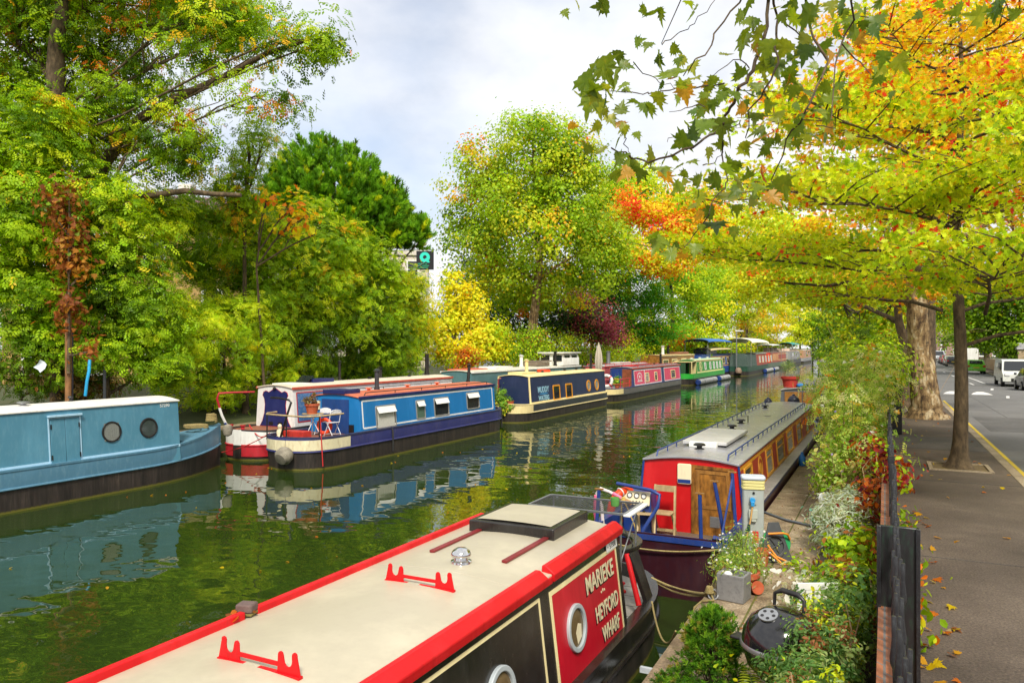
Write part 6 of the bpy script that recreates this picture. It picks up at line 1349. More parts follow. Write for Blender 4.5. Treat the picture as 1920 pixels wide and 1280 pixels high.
tree('dark_bush', 'dark green bush with glossy leaves below the pine', 'bush', [Bp(620, 650, 36, 95, 55), Bp(690, 600, 38, 70, 60), Bp(560, 640, 34, 60, 60), Bp(720, 660, 39, 60, 45), Bp(650, 695, 40, 120, 28)], 20000,
     [(4, G0), (5, G1), (3, G2), (.6, YG)], None, .16, seed=15, per=36, clr=.4, flat=.65, shape=LENS, group=LB_, r0=.15)
tree('golden_green_bush', 'olive and yellow dotted bush between the pine and the yellow tree', 'bush', [Bp(750, 600, 44, 55, 60), Bp(755, 540, 44, 35, 40), Bp(740, 660, 44, 55, 35), Bp(782, 545, 46, 22, 40), Bp(770, 600, 46, 30, 40)], 14000, [(3, G1), (3, G2), (2, YG), (1.6, YE)], None, .17, seed=16, per=26, clr=.45, flat=.7, group=LB_, r0=.1, shape=LENS)
# --- yellow tree, plane, purple shrub and dark backdrop
tree('golden_maple', 'small bright golden yellow tree on the bank beside the hanging sign', 'tree', [Bp(862, 570, 50, 38, 45), Bp(828, 618, 49, 38, 28), Bp(905, 628, 50, 40, 30), Bp(870, 660, 49.5, 65, 22), Bp(806, 585, 48, 14, 34), Bp(795, 645, 48, 24, 16), Bp(848, 530, 50, 20, 25), Bp(890, 580, 50, 25, 30), Bp(930, 650, 50, 25, 20)], 7500,
     [(6, YE), (3, (.6, .5, .03)), (3, YG), (1, OY), (1, G2)], None, .2, seed=17, per=16, clr=.42, flat=.7, shape=MAPLE, group=LB_, r0=.14)
tree('rowan_shrub', 'orange brown leaved shrub at the foot of the golden tree', 'bush', [Bp(880, 668, 47, 22, 18), Bp(872, 690, 47, 16, 14)], 900, [(3, OR), (3, BRN), (1, YG)], None, .16, seed=18, per=12, clr=.3, flat=.9, r0=.05)
def plane_hue(CC, pc, rng): return pc
tree('plane_tree', 'broad pointed plane tree with yellow green leaves at the centre', 'tree', [Bp(1000, 255, 57, 70, 48), Bp(1000, 320, 57, 125, 80), Bp(925, 380, 57, 95, 85), Bp(1080, 380, 57, 90, 100), Bp(1000, 440, 56, 160, 90), Bp(895, 470, 57, 62, 60), Bp(1120, 470, 57, 70, 70), Bp(1000, 535, 60, 140, 50), Bp(895, 310, 57, 42, 45), Bp(1060, 290, 57, 70, 55)], 46000,
     [(4, G2), (4, (.2, .29, .015)), (3, (.3, .35, .015)), (1.6, (.42, .38, .015)), (.8, OY), (.2, OR), (2.5, G1), (.8, G0)], [T(985, 690, 55.5)[:2] + (1.4,), T(1003, 580, 55.5), T(1012, 470, 56), T(1003, 370, 57), T(1000, 270, 57)], .25, seed=19, per=34, clr=.75, flat=.65, group=LB_, r0=.42, bark=MATS['bark_plane'], twigs=130, shell=.35)
tree('holm_oak', 'dark evergreen tree in the shade left of the plane tree', 'tree', [Bp(872, 530, 72, 34, 70), Bp(915, 570, 68, 50, 70), Bp(960, 610, 66, 60, 50), Bp(1060, 590, 68, 60, 60), Bp(845, 600, 72, 30, 40), Bp(1110, 565, 78, 70, 60), Bp(1170, 620, 90, 60, 50)], 20000, [(5, (.02, .05, .012)), (4, G0), (1, G1)], None, .3, seed=20, per=36, clr=.8, flat=.7, group=LB_, r0=.3)
tree('laurel_hedge', 'tangled green and yellow hedge along the left bank below the plane tree', 'hedge', [Bp(960, 660, 52, 60, 28), Bp(1040, 650, 60, 60, 30), Bp(1100, 670, 65, 60, 22), Bp(1000, 640, 53, 40, 30), Bp(940, 640, 52, 30, 35), Bp(1160, 660, 73, 50, 24)], 13000, [(3, G1), (4, G2), (2, YG), (1, YE), (.5, BRN), (1, G0)], None, .17, seed=22, per=24, clr=.45, flat=.8, shape=LENS, r0=.08)
tree('purple_plum', 'purple leaved plum tree behind the closed parasol', 'tree', [Bp(1110, 600, 67, 48, 34), Bp(1140, 628, 68, 32, 22), Bp(1075, 620, 67, 25, 25), Bp(1085, 565, 67, 30, 18)], 6000, [(4, (.14, .03, .05)), (3, (.22, .04, .07)), (2, (.08, .02, .035)), (1, (.25, .08, .06))], None, .2, seed=23, per=12, clr=.62, flat=.7, r0=.14)
tree('acacia_tree', 'vivid green tree with layered sprays right of the purple plum', 'tree', [Bp(1190, 560, 82, 55, 60), Bp(1225, 600, 84, 60, 55), Bp(1180, 510, 82, 40, 40), Bp(1200, 640, 83, 60, 28), Bp(1150, 540, 80, 40, 30), Bp(1240, 540, 86, 40, 45)], 17000, [(3, (.035, .16, .01)), (5, (.08, .27, .012)), (3, G2), (1, G3)], None, .26, seed=24, per=36, clr=.8, flat=.4, up=.9, group=LB_, r0=.3, shape=LENS)
tree('red_maple', 'autumn maple with orange and red leaves above the vivid green tree', 'tree', [Bp(1190, 390, 78, 55, 26), Bp(1250, 430, 78, 60, 30), Bp(1180, 475, 76, 35, 22), Bp(1290, 390, 80, 60, 35), Bp(1240, 490, 76, 50, 25), Bp(1310, 460, 80, 55, 35)], 14000,
     [(3, OY), (2.4, OR), (1.6, RD), (3, YE), (3, YG)], [T(1262, 690, 96)[:2] + (1.4,), T(1260, 560, 94), T(1245, 450, 84)], .36, seed=25, per=26, clr=.9, flat=.55, shape=LENS, group=LB_, r0=.35, hue=lambda CC, pc, rng: pc)
# --- further left bank trees to the bend
for k, (bl, n, pal, lb, lf) in enumerate((
    ([Bp(1130, 420, 84, 60, 80), Bp(1180, 360, 88, 60, 50)], 8000, [(3, G2), (3, YG), (1, G1)], 'yellow green tree behind the red maple', .3),
    ([Bp(1310, 590, 112, 65, 55), Bp(1280, 640, 104, 60, 28), Bp(1340, 540, 122, 55, 45), Bp(1280, 520, 108, 45, 45)], 13000, [(3, G1), (4, G2), (3, YG), (1, YE)], 'green and yellow tree behind the green and blue boats', .3),
    ([Bp(1390, 560, 150, 60, 60), Bp(1370, 480, 145, 60, 50), Bp(1420, 620, 165, 50, 35), Bp(1330, 500, 128, 50, 55)], 13000, [(3, (.3, .3, .02)), (3, YG), (2, OY), (2, G2)], 'olive gold tree behind the dark green boat', .34),
    ([Bp(1450, 600, 190, 45, 42), Bp(1470, 550, 200, 50, 45), Bp(1430, 500, 180, 60, 50)], 8000, [(3, YG), (4, (.5, .52, .02)), (1, G2)], 'bright yellow green tree behind the far red boat', .4),
    ([Bp(1500, 590, 240, 40, 40), Bp(1500, 620, 240, 30, 26)], 5000, [(3, (.5, .5, .03)), (3, YG), (1, G3)], 'sunlit yellow tree near the bend of the canal', .45),
    ([Bp(1535, 560, 285, 45, 60), Bp(1560, 610, 285, 40, 40)], 6000, [(3, (.12, .24, .06)), (3, (.2, .3, .05))], 'hazy green tree at the far bend of the canal', .6),
    ([Bp(1590, 590, 290, 60, 60), Bp(1640, 600, 290, 50, 55)], 5000, [(3, (.12, .22, .06)), (2, (.24, .3, .05))], 'hazy rounded tree right of the far bend', .6),
    ([Bp(1524, 625, 268, 18, 26)], 1500, [(1, (.03, .07, .04))], 'dark conifer at the far bend of the canal', .5),
    ([Bp(1400, 440, 160, 80, 60), Bp(1480, 470, 170, 70, 60), Bp(1330, 430, 150, 60, 50)], 9000, [(3, G2), (3, YG), (2, OY)], 'tall pale tree rising behind the olive gold tree', .45),
    ([Bp(1250, 640, 92, 50, 25), Bp(1350, 652, 125, 60, 16), Bp(1430, 648, 170, 60, 14)], 6000, [(2, G1), (3, G2), (1, YE), (.6, OR)], 'low hedge along the left bank behind the far boats', .26))):
    tree('tree' if 'hedge' not in lb else 'hedge', lb, 'tree' if 'hedge' not in lb else 'hedge', bl, int(n * 1.7), pal, None, lf * 1.25, seed=40 + k, per=30, clr=.9, flat=.6, r0=.35 if 'hedge' not in lb else .1, group=LB_, twigs=40)
# --- layered autumn oak by the pavement
def layered(name, label, base, hh, rad, z0, nbr, nleaf, pals, seed, r0, leaf, shape=OAK, group=RB_, lean=(0, 0), zs=.9, xl=(), skip=None):
    rng = np.random.default_rng(seed); t = thing(name, label, 'tree', base, 0, group); mb = MB()
    tr = [Vector((lean[0] * z / hh + .05 * math.sin(z * .9), lean[1] * z / hh + .04 * math.cos(z * .7), z)) for z in np.concatenate([[0, .1, .28], np.linspace(.62, hh, 15)])]
    mb.tube(tr, [r0 * (1.95 if i == 0 else 1.5 if i == 1 else 1.2 if i == 2 else 1.04 if i == 3 else 1) * (1 - .86 * (i / 17) ** 1.1) for i in range(18)], 12)
    Pc = []; Hc = []
    for i in range(nbr):
        f = (i + .5) / nbr; z = z0 + (hh - z0) * f ** .85 * .97; a = i * 2.39996 + rng.uniform(-.3, .3)
        L = rad * (1.02 - .74 * f ** 1.5) * rng.uniform(.82, 1.1)
        p0 = tr[min(17, int(z / hh * 17))]; d = Vector((math.cos(a), math.sin(a), 0)); pts = []
        if skip and skip(d * L + Vector(base)): continue
        rise = rng.uniform(.10, .28)
        for s in range(9):
            q = s / 8; side = Vector((-d.y, d.x, 0)) * math.sin(q * 3 + i) * .08 * L
            pts.append(p0 + d * L * q + side + Vector((0, 0, L * rise * (q - .55 * q * q) + rng.normal() * .05)))
        rb = r0 * .2 * (1 - .6 * f) + .012; mb.tube(pts, [rb * (1 - .88 * s / 8) for s in range(9)], 7)
        ns = int(5 + L * 2.2)
        for s in range(ns):
            q = .22 + .78 * (s + rng.random()) / ns; j = min(7, int(q * 8)); p = pts[j].lerp(pts[j + 1], q * 8 - j); sa = a + rng.choice((-1, 1)) * rng.uniform(.4, 1.1); l2 = L * (.2 + .25 * (1 - q)) * rng.uniform(.6, 1.2)
            e = p + Vector((math.cos(sa), math.sin(sa), rng.uniform(-.02, .3))) * l2
            tw = [p, p.lerp(e, .5) + Vector((0, 0, .06 * l2)), e]; mb.tube(tw, [rb * .35 + .004, .012, .005], 5)
            for w_ in range(max(2, int(l2 * 3))): Pc.append(p.lerp(e, rng.uniform(.15, 1.08)) + Vector((0, 0, rng.uniform(0, .22)))); Hc.append(f)
        Pc.append(pts[-1]); Hc.append(f)
    for pth, ra in xl: mb.tube([Vector(p) - Vector(base) for p in pth], [ra * (1 - .8 * i / (len(pth) - 1)) for i in range(len(pth))], 8)
    mb.build('trunk', MATS['bark'], t, smooth=60)
    C = np.array(Pc); H = np.array(Hc); nc = len(C); ci = rng.integers(0, nc, nleaf); sz = .2 + .2 * rng.random(nc)
    P = C[ci] + rng.normal(size=(nleaf, 3)) * sz[ci][:, None] * np.array((1, 1, .32)); N = np.array((0, 0, .7)) + .75 * rng.normal(size=(nleaf, 3))
    g = C[:, 2] / hh + .12 * rng.normal(size=nc); pc = np.where((g > zs)[:, None], pick(pals[1], nc, rng), pick(pals[0], nc, rng))
    col = pc[ci] * np.exp(rng.normal(size=(nleaf, 1)) * .2); oth = np.where((g[ci] > zs)[:, None], pick(pals[1], nleaf, rng), pick(pals[0], nleaf, rng)); k = rng.random(nleaf) > .65; col[k] = oth[k]
    leaves('crown', P, N, leaf * (.7 + .6 * rng.random(nleaf)), col, MATS['leaf'], t, shape, rng=rng)
    return t
OAKLOW = [(6, G3), (4, YG), (2, (.42, .42, .02)), (4, G2), (1, G1), (.5, OR), (.35, RD)]; OAKTOP = [(3, YE), (5, OY), (2, (.62, .36, .02)), (3, OR), (.8, RD), (1.5, YG)]
layered('pin_oak', 'slim layered oak with yellow green and orange leaves in the pavement tree pit', (1.5, 19.75, 1.15), 10.8, 7.6, 4.1, 38, 66000, (OAKLOW, OAKTOP), 31, .175, .135, zs=.72, xl=[([T(1795, 532, 17.6), T(1750, 516, 17.9), T(1690, 495, 18.3), T(1640, 505, 18.6), T(1600, 528, 18.9), T(1550, 536, 19.2), T(1470, 530, 19.6)], .12)])
# --- big plane trunk and upper orange crown
tree('plane_tree', 'massive old plane tree with thick flaking trunk beside the kerb', 'tree', [Bp(1640, 420, 30, 120, 55), Bp(1760, 350, 31, 120, 70), Bp(1850, 300, 31, 100, 90), Bp(1680, 250, 31, 90, 70), Bp(1790, 190, 31, 120, 80), Bp(1650, 520, 30, 90, 30), Bp(1720, 545, 30, 60, 25), Bp(1900, 430, 31, 100, 60)], 20000,
     [(3, YE), (3, OY), (2, OR), (3, YG), (1, G2), (.7, RD)], [(1.4, 32.9, 1.1), (1.36, 32.9, 1.6), (1.22, 32.9, 3.2), (.98, 32.7, 5.6), (.85, 32.5, 8.0), (.8, 32.4, 11)], .22, seed=33, per=26, clr=.6, flat=.45, shape=OAK, group=RB_, r0=.64, bark=MATS['bark_plane'], twigs=60, limbf=.2)
tree('lime_tree', 'tall orange and gold tree behind the layered oak at top right', 'tree', [Bp(1660, 130, 40, 70, 60), Bp(1760, 60, 40, 110, 70), Bp(1880, 110, 40, 100, 90), Bp(1820, 180, 40, 120, 60), Bp(1700, 40, 40, 60, 50)], 11000, [(4, OY), (2, OR), (4, YE), (3, YG), (.4, RD)], [(2.0, 46, 1.1), (2.2, 46, 9), (2.2, 46, 16)], .26, seed=34, per=22, clr=.75, flat=.45, shape=OAK, group=RB_, r0=.4, twigs=70, shell=.3)
# second dark trunk and the row behind
tree('lime_tree', 'dark trunked green tree just behind the massive plane tree', 'tree', [Bp(1620, 570, 46, 80, 45), Bp(1560, 540, 46, 60, 35), Bp(1600, 480, 46, 80, 40), Bp(1680, 600, 44, 40, 50), Bp(1640, 640, 44, 60, 30)], 13000, [(3, G1), (4, G2), (3, YG), (1, OY), (.4, RD)], [(.75, 38.2, 1.1), (.7, 38.2, 4), (.2, 38.5, 8)], .24, seed=35, per=30, clr=.7, flat=.5, shape=OAK, group=RB_, r0=.34)
for k, (bl, n, pal, lb, base) in enumerate((
    ([Bp(1500, 500, 66, 80, 50), Bp(1420, 520, 66, 60, 40), Bp(1580, 530, 66, 80, 50), Bp(1480, 440, 66, 70, 40)], 13000, [(4, YG), (3, G2), (2, YE), (1, OR)], 'spreading yellow green tree over the canal beyond the oak', (1.5, 62, 1.1)),
    ([Bp(1560, 610, 90, 50, 40), Bp(1620, 590, 90, 60, 50), Bp(1590, 650, 86, 70, 25)], 9000, [(3, G0), (4, G1), (2, G2)], 'dark green tree leaning over the canal behind the roses', (1.0, 84, 1.1)),
    ([Bp(1700, 560, 110, 60, 60), Bp(1760, 600, 115, 50, 40), Bp(1740, 540, 115, 80, 50)], 8000, [(2, G1), (3, G2), (2, YG)], 'green street tree far down the pavement', (1.6, 112, 1.1)),
    ([Bp(1650, 610, 150, 60, 40), Bp(1700, 630, 150, 50, 30)], 5000, [(2, G1), (3, G2), (2, YG)], 'green street tree at the far end of the pavement', (1.6, 150, 1.1)))):
    tree('street_tree', lb, 'tree', bl, n, pal, [base, (base[0], base[1], 5), tuple(bl[0][0])], .3, seed=60 + k, per=30, clr=.8, flat=.45, r0=.35, group=RB_, shape=DIAMOND, twigs=50)
# far side of the street
for k, (bl, n, pal, lb) in enumerate((
    ([Bp(1860, 560, 74, 70, 60), Bp(1930, 520, 72, 80, 80), Bp(1880, 620, 74, 60, 30), Bp(1950, 620, 70, 60, 40)], 17000, [(3, G0), (4, G1), (2, G2), (.5, YG), (.2, OR)], 'dense green tree hanging over the white van'),
    ([Bp(1810, 580, 100, 50, 50), Bp(1800, 640, 98, 30, 18), Bp(1850, 500, 98, 80, 50), Bp(1840, 640, 96, 25, 20)], 11000, [(4, G0), (3, G1), (2, G2)], 'dark green tree above the bright green hatchback'),
    ([Bp(1790, 610, 150, 40, 40), Bp(1770, 560, 150, 50, 40), Bp(1830, 590, 150, 50, 50)], 6000, [(3, G1), (3, G2), (1, YG)], 'green tree closing the far end of the street'),
    ([Bp(1905, 655, 80, 30, 14), Bp(1930, 650, 70, 40, 25), Bp(1900, 640, 90, 22, 20)], 5000, [(4, G0), (3, G1)], 'clipped dark hedge behind the white van'))):
    tree('tree' if k < 3 else 'hedge', lb, 'tree' if k < 3 else 'hedge', bl, n, pal, None, .32, seed=70 + k, per=30, clr=.8, flat=.6, r0=.35, group='trees across the street', twigs=40)
p = W(1775, 600, 190); house('terrace_house', 'brick terrace house glimpsed at the far end of the street', (p.x + 4, p.y, 1.2), 14, 9, 11, .1, brickmat('pink_brick', (.42, .26, .2), (.36, .2, .16), (.4, .35, .3)), SLATE, 4, 4)
p = W(1990, 560, 95); house('terrace_house', 'tan villa behind the dense green tree across the street', (p.x + 6, p.y, 1.2), 12, 12, 10, PI / 2, brickmat('tan_brick', (.45, .32, .2), (.4, .28, .18), (.4, .35, .3)), SLATE, 3, 4)
# --- shrubs between towpath and railing (all stand in the flower bed)
def shrub(name, label, blobs, n, pal, leaf, shape=LENS, seed=1, per=16, clr=.13, flat=.9, stems=20, base=None, up=.4, flowers=None, shell=.3, cat='shrub', stemcol=None, mat=None, group='shrubs along the towpath railing', aspect=1.0, keep=.72, canes=0):
    rng = np.random.default_rng(seed); c0 = blobs[0][0]; base = base or (float(np.clip(c0[0], -.85, -.1)), float(c0[1]), .84)
    t = thing(name, label, cat, base, 0, group); b0 = np.array(base)
    bl = [(np.array(c, float) - b0, np.array(r, float)) for c, r in blobs]
    P, N, col, CC = crown_pts(bl, n, per, clr, flat, shell, pal, rng, up, keep)
    cane_paths = []; ex = []
    for k in range(canes):
        c, r = bl[rng.integers(0, len(bl))]; e = np.array(c) + norm(rng.normal(size=(1, 3)))[0] * np.array(r) * rng.uniform(1.0, 1.35) + np.array((-.12, 0, .1)); s0 = np.array((rng.normal() * .08, c[1] * .7 + rng.normal() * .3, 0))
        mid = (s0 + e) / 2 + np.array((0, 0, .45 + .25 * rng.random())); q = np.linspace(0, 1, 12)[:, None]
        pth = (1 - q) ** 2 * s0 + 2 * q * (1 - q) * mid + q * q * e; cane_paths.append(pth)
        for j in range(4, 12):
            for w in range(3): ex.append(pth[j] + rng.normal(size=3) * .05)
    if ex:
        ex = np.array(ex); P = np.concatenate([P, ex]); N = np.concatenate([N, rng.normal(size=ex.shape) * .6 + np.array((0, 0, .7))]); col = np.concatenate([col, pick(pal, len(ex), rng) * 1.15]); n = len(P)
    lowest = .745 - base[2] + .01; P[:, 2] = np.maximum(P[:, 2], lowest + .03 * rng.random(len(P))); 
    leaves('foliage', P, N, leaf * (.6 + .8 * rng.random(n)), col, mat or MATS['leaf'], t, shape, rng=rng, aspect=aspect)
    if flowers:
        for kk, (fc, nf, fs) in enumerate(flowers):
            i = rng.choice(len(P), nf); leaves('flowers', P[i] + rng.normal(size=(nf, 3)) * .04 + np.array((0, 0, .05)), rng.normal(size=(nf, 3)) * .5 + np.array((0, -.5, .8)), fs, np.ones((nf, 3)) * fc * np.exp(rng.normal(size=(nf, 1)) * .1), MATS['leaf'], t, MAPLE, rng=rng)['kind'] = 'stuff'
    m = MB()
    for pth in cane_paths: m.tube([Vector(p) for p in pth], [.011 - .007 * i / 11 for i in range(12)], 5)
    for i in rng.choice(len(CC), min(stems, len(CC)), replace=False): limb(m, (rng.normal() * .1, rng.normal() * .25, 0), Vector(CC[i]) * rng.uniform(.9, 1.12), .013, .005, 4, .12, .06, rng, 5)
    m.build('stems', stemcol or plain('stem_tan', (.3, .2, .1), .8), t, smooth=60)
    return t
ROSEP = [(3, (.1, .18, .02)), (4, (.2, .3, .04)), (3, (.33, .4, .09)), (1.6, (.42, .42, .2)), (.7, (.4, .3, .05)), (.3, OR)]
shrub('rose_bush', 'tall rambling pale green rose bush arching over the towpath', [((-.62, 17.2, 2.55), (.6, 1.5, .6)), ((-.4, 15.8, 2.1), (.45, 1.2, .75)), ((-.95, 19.3, 3.0), (.62, 1.5, .45)), ((-.35, 18.5, 2.9), (.45, 1.8, .6))], 2600, ROSEP, .17, SPRAY, seed=81, canes=75, stems=120, per=9, clr=.26, shell=.2, flowers=[((.75, .6, .62), 45, .09), ((.75, .72, .68), 60, .06)])
shrub('rose_bush', 'second rambling rose bush with orange bloom farther along the railing', [((-.7, 22.5, 3.05), (.65, 2.0, .5)), ((-.4, 21.5, 2.6), (.45, 1.8, .8)), ((-.8, 26, 3.1), (.75, 2.3, .6)), ((-.45, 24, 3.3), (.5, 2.3, .45))], 5200, ROSEP, .095, seed=82, canes=60, stems=90, per=9, clr=.3, shell=.2, flowers=[((.75, .25, .03), 16, .16), ((.8, .7, .7), 40, .08)])
shrub('buddleia_bush', 'tall loose green bush by the railing end below the plane tree', [((-.3, 28, 3.0), (.7, 2.5, .7)), ((-.9, 31, 3.0), (.9, 3, .8)), ((-.2, 34, 3.1), (.7, 3, .9))], 7500, [(4, G1), (4, G2), (2, YG), (1, G0)], .15, seed=83, stems=50, clr=.36, per=12, canes=40, shell=.1)
shrub('hedge_bush', 'dark overgrown bush far along the towpath', [((-.8, 40, 3.2), (1.2, 5, 1.3)), ((-.6, 50, 3.4), (1.4, 6, 1.8)), ((-.8, 62, 3.6), (1.4, 7, 2.0)), ((-.8, 78, 3.8), (1.6, 9, 2.3))], 7000, [(4, G0), (4, G1), (2, G2)], .45, SPRAY, seed=84, stems=40, clr=.5, per=24)
shrub('verbena', 'straggly tan stemmed plant with lilac flower spikes by the towpath', [((-.75, 14.8, 1.5), (.35, 1.0, .6)), ((-.45, 15.6, 1.8), (.35, .9, .7)), ((-.95, 15.5, 1.35), (.25, .8, .4))], 2200, [(3, G1), (3, (.2, .27, .06)), (2, (.33, .3, .1))], .08, seed=85, stems=70, per=12, canes=40, flowers=[((.25, .2, .55), 40, .05)])
shrub('virginia_creeper', 'crimson and orange creeper spilling over the middle of the railing', [((.1, 13.0, 1.95), (.16, .8, .3)), ((-.1, 14.0, 2.1), (.22, .9, .35)), ((.16, 12.4, 1.75), (.1, .7, .35)), ((-.2, 12.8, 1.6), (.16, .8, .35))], 900, [(4, (.2, .018, .012)), (3, (.11, .012, .02)), (3, (.27, .07, .01)), (2, (.13, .05, .012)), (3, G2)], .09, LENS, seed=86, stems=14, per=10, base=(-.1, 12.6, .84), up=.1)
shrub('creeper', 'yellow green climber hanging on the pavement side of the railing', [((.17, 10.0, 1.5), (.06, 1.5, .35)), ((.17, 8.2, 1.35), (.05, .8, .25)), ((.18, 11.6, 1.55), (.08, 1.0, .35))], 420, [(3, G2), (1, YG), (3, G1), (1.5, OR)], .085, LENS, seed=87, stems=10, base=(-.1, 10, .84), up=0)
shrub('silver_lavender', 'silvery grey lavender mound beside the towpath', [((-.58, 12.5, 1.15), (.42, .8, .42)), ((-.48, 13.3, 1.25), (.4, .7, .42))], 10000, [(4, (.24, .28, .22)), (4, (.36, .4, .34)), (1, (.15, .19, .1))], .085, BLADE, seed=88, stems=30, per=18, clr=.07, up=.7, aspect=1.1)
shrub('teal_succulent', 'small teal leaved plant at the edge of the lavender', [((-.98, 13.4, 1.05), (.08, .2, .2))], 90, [(1, (.1, .3, .24)), (1, (.2, .4, .34))], .09, LENS, seed=89, stems=6, base=(-.85, 12.9, .8))
shrub('hydrangea', 'leafy green and rust plant between the lavender and the railing', [((-.42, 10.6, 1.1), (.32, .8, .35)), ((-.35, 9.4, 1.1), (.3, .7, .35)), ((-.32, 11.4, 1.15), (.25, .5, .35))], 1700, [(5, G1), (4, G2), (1, G3), (.6, (.25, .1, .02)), (1, BRN)], .085, LENS, seed=90, stems=20, per=10, clr=.12)
shrub('white_sage', 'small plant with pale white leaves at the towpath edge', [((-.92, 9.6, .95), (.16, .2, .13))], 160, [(2, (.6, .6, .62)), (1, (.3, .35, .25))], .09, LENS, seed=91, stems=6, base=(-.88, 9.6, .77))
shrub('weed', 'low green weed at the towpath edge beyond the hose', [((-1.02, 11.2, .84), (.16, .25, .07))], 110, [(3, G1), (1, G2)], .06, LENS, seed=92, stems=4, base=(-.9, 11.2, .77))
SPUR = [(4, (.06, .13, .03)), (4, (.12, .2, .05)), (2, (.22, .29, .1)), (1, (.2, .08, .03)), (.7, YG)]
shrub('spurge_bush', 'dense bushy euphorbia with upright shoots beside the barbecue', [((-.48, 6.4, 1.3), (.32, .8, .48)), ((-.4, 7.4, 1.35), (.3, .7, .45)), ((-.5, 5.6, 1.25), (.32, .7, .5))], 24000, SPUR, .04, LENS, seed=93, stems=40, per=22, clr=.05, up=.5, aspect=.75, keep=.85)
shrub('spurge_bush', 'mixed green shrub between the barbecue shrub and the lavender', [((-.45, 8.6, 1.15), (.28, .8, .38)), ((-.32, 8.2, 1.4), (.26, .8, .35)), ((-.48, 9.2, 1.0), (.24, .5, .25))], 6500, SPUR + [(3, G2), (2, YG)], .062, LENS, seed=94, stems=40, per=18, clr=.07, up=.5)
shrub('spurge_bush', 'nearest shrub at the bottom of the picture left of the black post', [((-.45, 4.4, 1.25), (.36, .7, .5)), ((-.35, 5.0, 1.5), (.28, .6, .35))], 8000, SPUR, .05, LENS, seed=95, stems=30, per=20, clr=.05, aspect=.75)
shrub('ragwort', 'tall stem with small yellow leaves rising in front of the barbecue', [((-.98, 6.1, 1.05), (.05, .08, .3))], 16, [(2, YE), (2, G3)], .07, LENS, seed=96, stems=3, base=(-.88, 6.3, .78))
# fern
t = thing('fern', 'yellow green fern fronds in front of the barbecue', 'fern', (-.86, 6.05, .8), 0); m = MB(); Pl, Nl, Tl, Ll = [], [], [], []
for a, L in ((1.9, .62), (2.6, .5), (1.1, .5), (.2, .42), (3.4, .45)):
    d = Vector((math.cos(a) * .5, math.sin(a) * .5, .75)).normalized(); pts = [Vector((0, 0, 0)) + d * L * q + Vector((math.cos(a), math.sin(a), 0)) * .25 * q * q - Vector((0, 0, .16 * q * q)) for q in np.linspace(0, 1, 24)]
    m.tube(pts, [.005 - .004 * i / 23 for i in range(24)], 5); s_ = Vector((-math.sin(a), math.cos(a), 0))
    for i in range(4, 24):
        for sg in (-1, 1): ll = .17 * math.sin(PI * min(1, (26 - i) / 22) * .55 + .1); tt = (s_ * sg + d * .35).normalized(); Pl.append(pts[i] + tt * ll / 2); Nl.append((0, .2, 1)); Tl.append(tt); Ll.append(ll)
m.build('stems', plain('stem_green', (.13, .15, .05)), t); leaves('fronds', np.array(Pl), np.array(Nl, float), np.array(Ll), np.ones((len(Pl), 3)) * (.3, .36, .03), MATS['leaf'], t, LENS, T=np.array([tuple(x) for x in Tl]), aspect=.34)
# dwarf conifer, needles in small tufts
def conifer():
    rng = np.random.default_rng(97); t = thing('dwarf_conifer', 'bushy dwarf conifer in the foreground beside the black boat', 'conifer', (-1.43, 6.9, .72)); b0 = np.array(t.location)
    bl = [((0, 0, .55), (.2, .2, .24)), ((.03, .02, .82), (.2, .19, .2)), ((-.12, .0, .7), (.12, .12, .12)), ((.15, 0, .62), (.12, .12, .12)), ((0, 0, .3), (.34, .32, .2)), ((-.28, -.12, .12), (.2, .2, .13)), ((.27, -.1, .15), (.2, .2, .15)), ((0, -.3, .1), (.3, .2, .13)), ((.02, .03, .95), (.09, .09, .1))]
    C = []
    for c, r in bl: n = int(1900 * (r[0] * r[2]) ** .75) + 30; d = norm(rng.normal(size=(n, 3))); C.append(np.array(c) + d * np.array(r) * (.55 + .5 * rng.random((n, 1))))
    C = np.concatenate(C); C[:, 2] = np.abs(C[:, 2]) * .74; n = len(C); k = 26; ctr = np.array((0, 0, .4)); D = norm(norm(C - ctr) + np.array((0, 0, .6)) + .5 * rng.normal(size=(n, 3)))
    dirs = D[:, None] + rng.normal(size=(n, k, 3)) * .55; Td = norm(dirs.reshape(-1, 3)); P = (C[:, None] + D[:, None] * rng.random((n, k, 1)) * .05).reshape(-1, 3) + Td * .016
    col = np.repeat(pick([(4, (.04, .11, .01)), (4, (.08, .19, .012)), (2, (.15, .27, .02)), (1, (.22, .2, .04))], n, rng), k, 0) * np.exp(rng.normal(size=(n * k, 1)) * .18)
    leaves('foliage', P, np.cross(Td, rng.normal(size=Td.shape)), .042, col, MATS['leaf'], t, NEEDLE, T=Td, rng=rng, aspect=2.4)
    m = MB(); lm = limb(m, (0, 0, 0), (.02, .02, .66), .02, .008, 6, .05, 0, rng)
    for i in rng.choice(n, 60, replace=False): limb(m, lm[rng.integers(0, 5)], Vector(C[i]), .007, .003, 3, .1, 0, rng, 5)
    m.build('stems', MATS['bark'], t)
conifer()
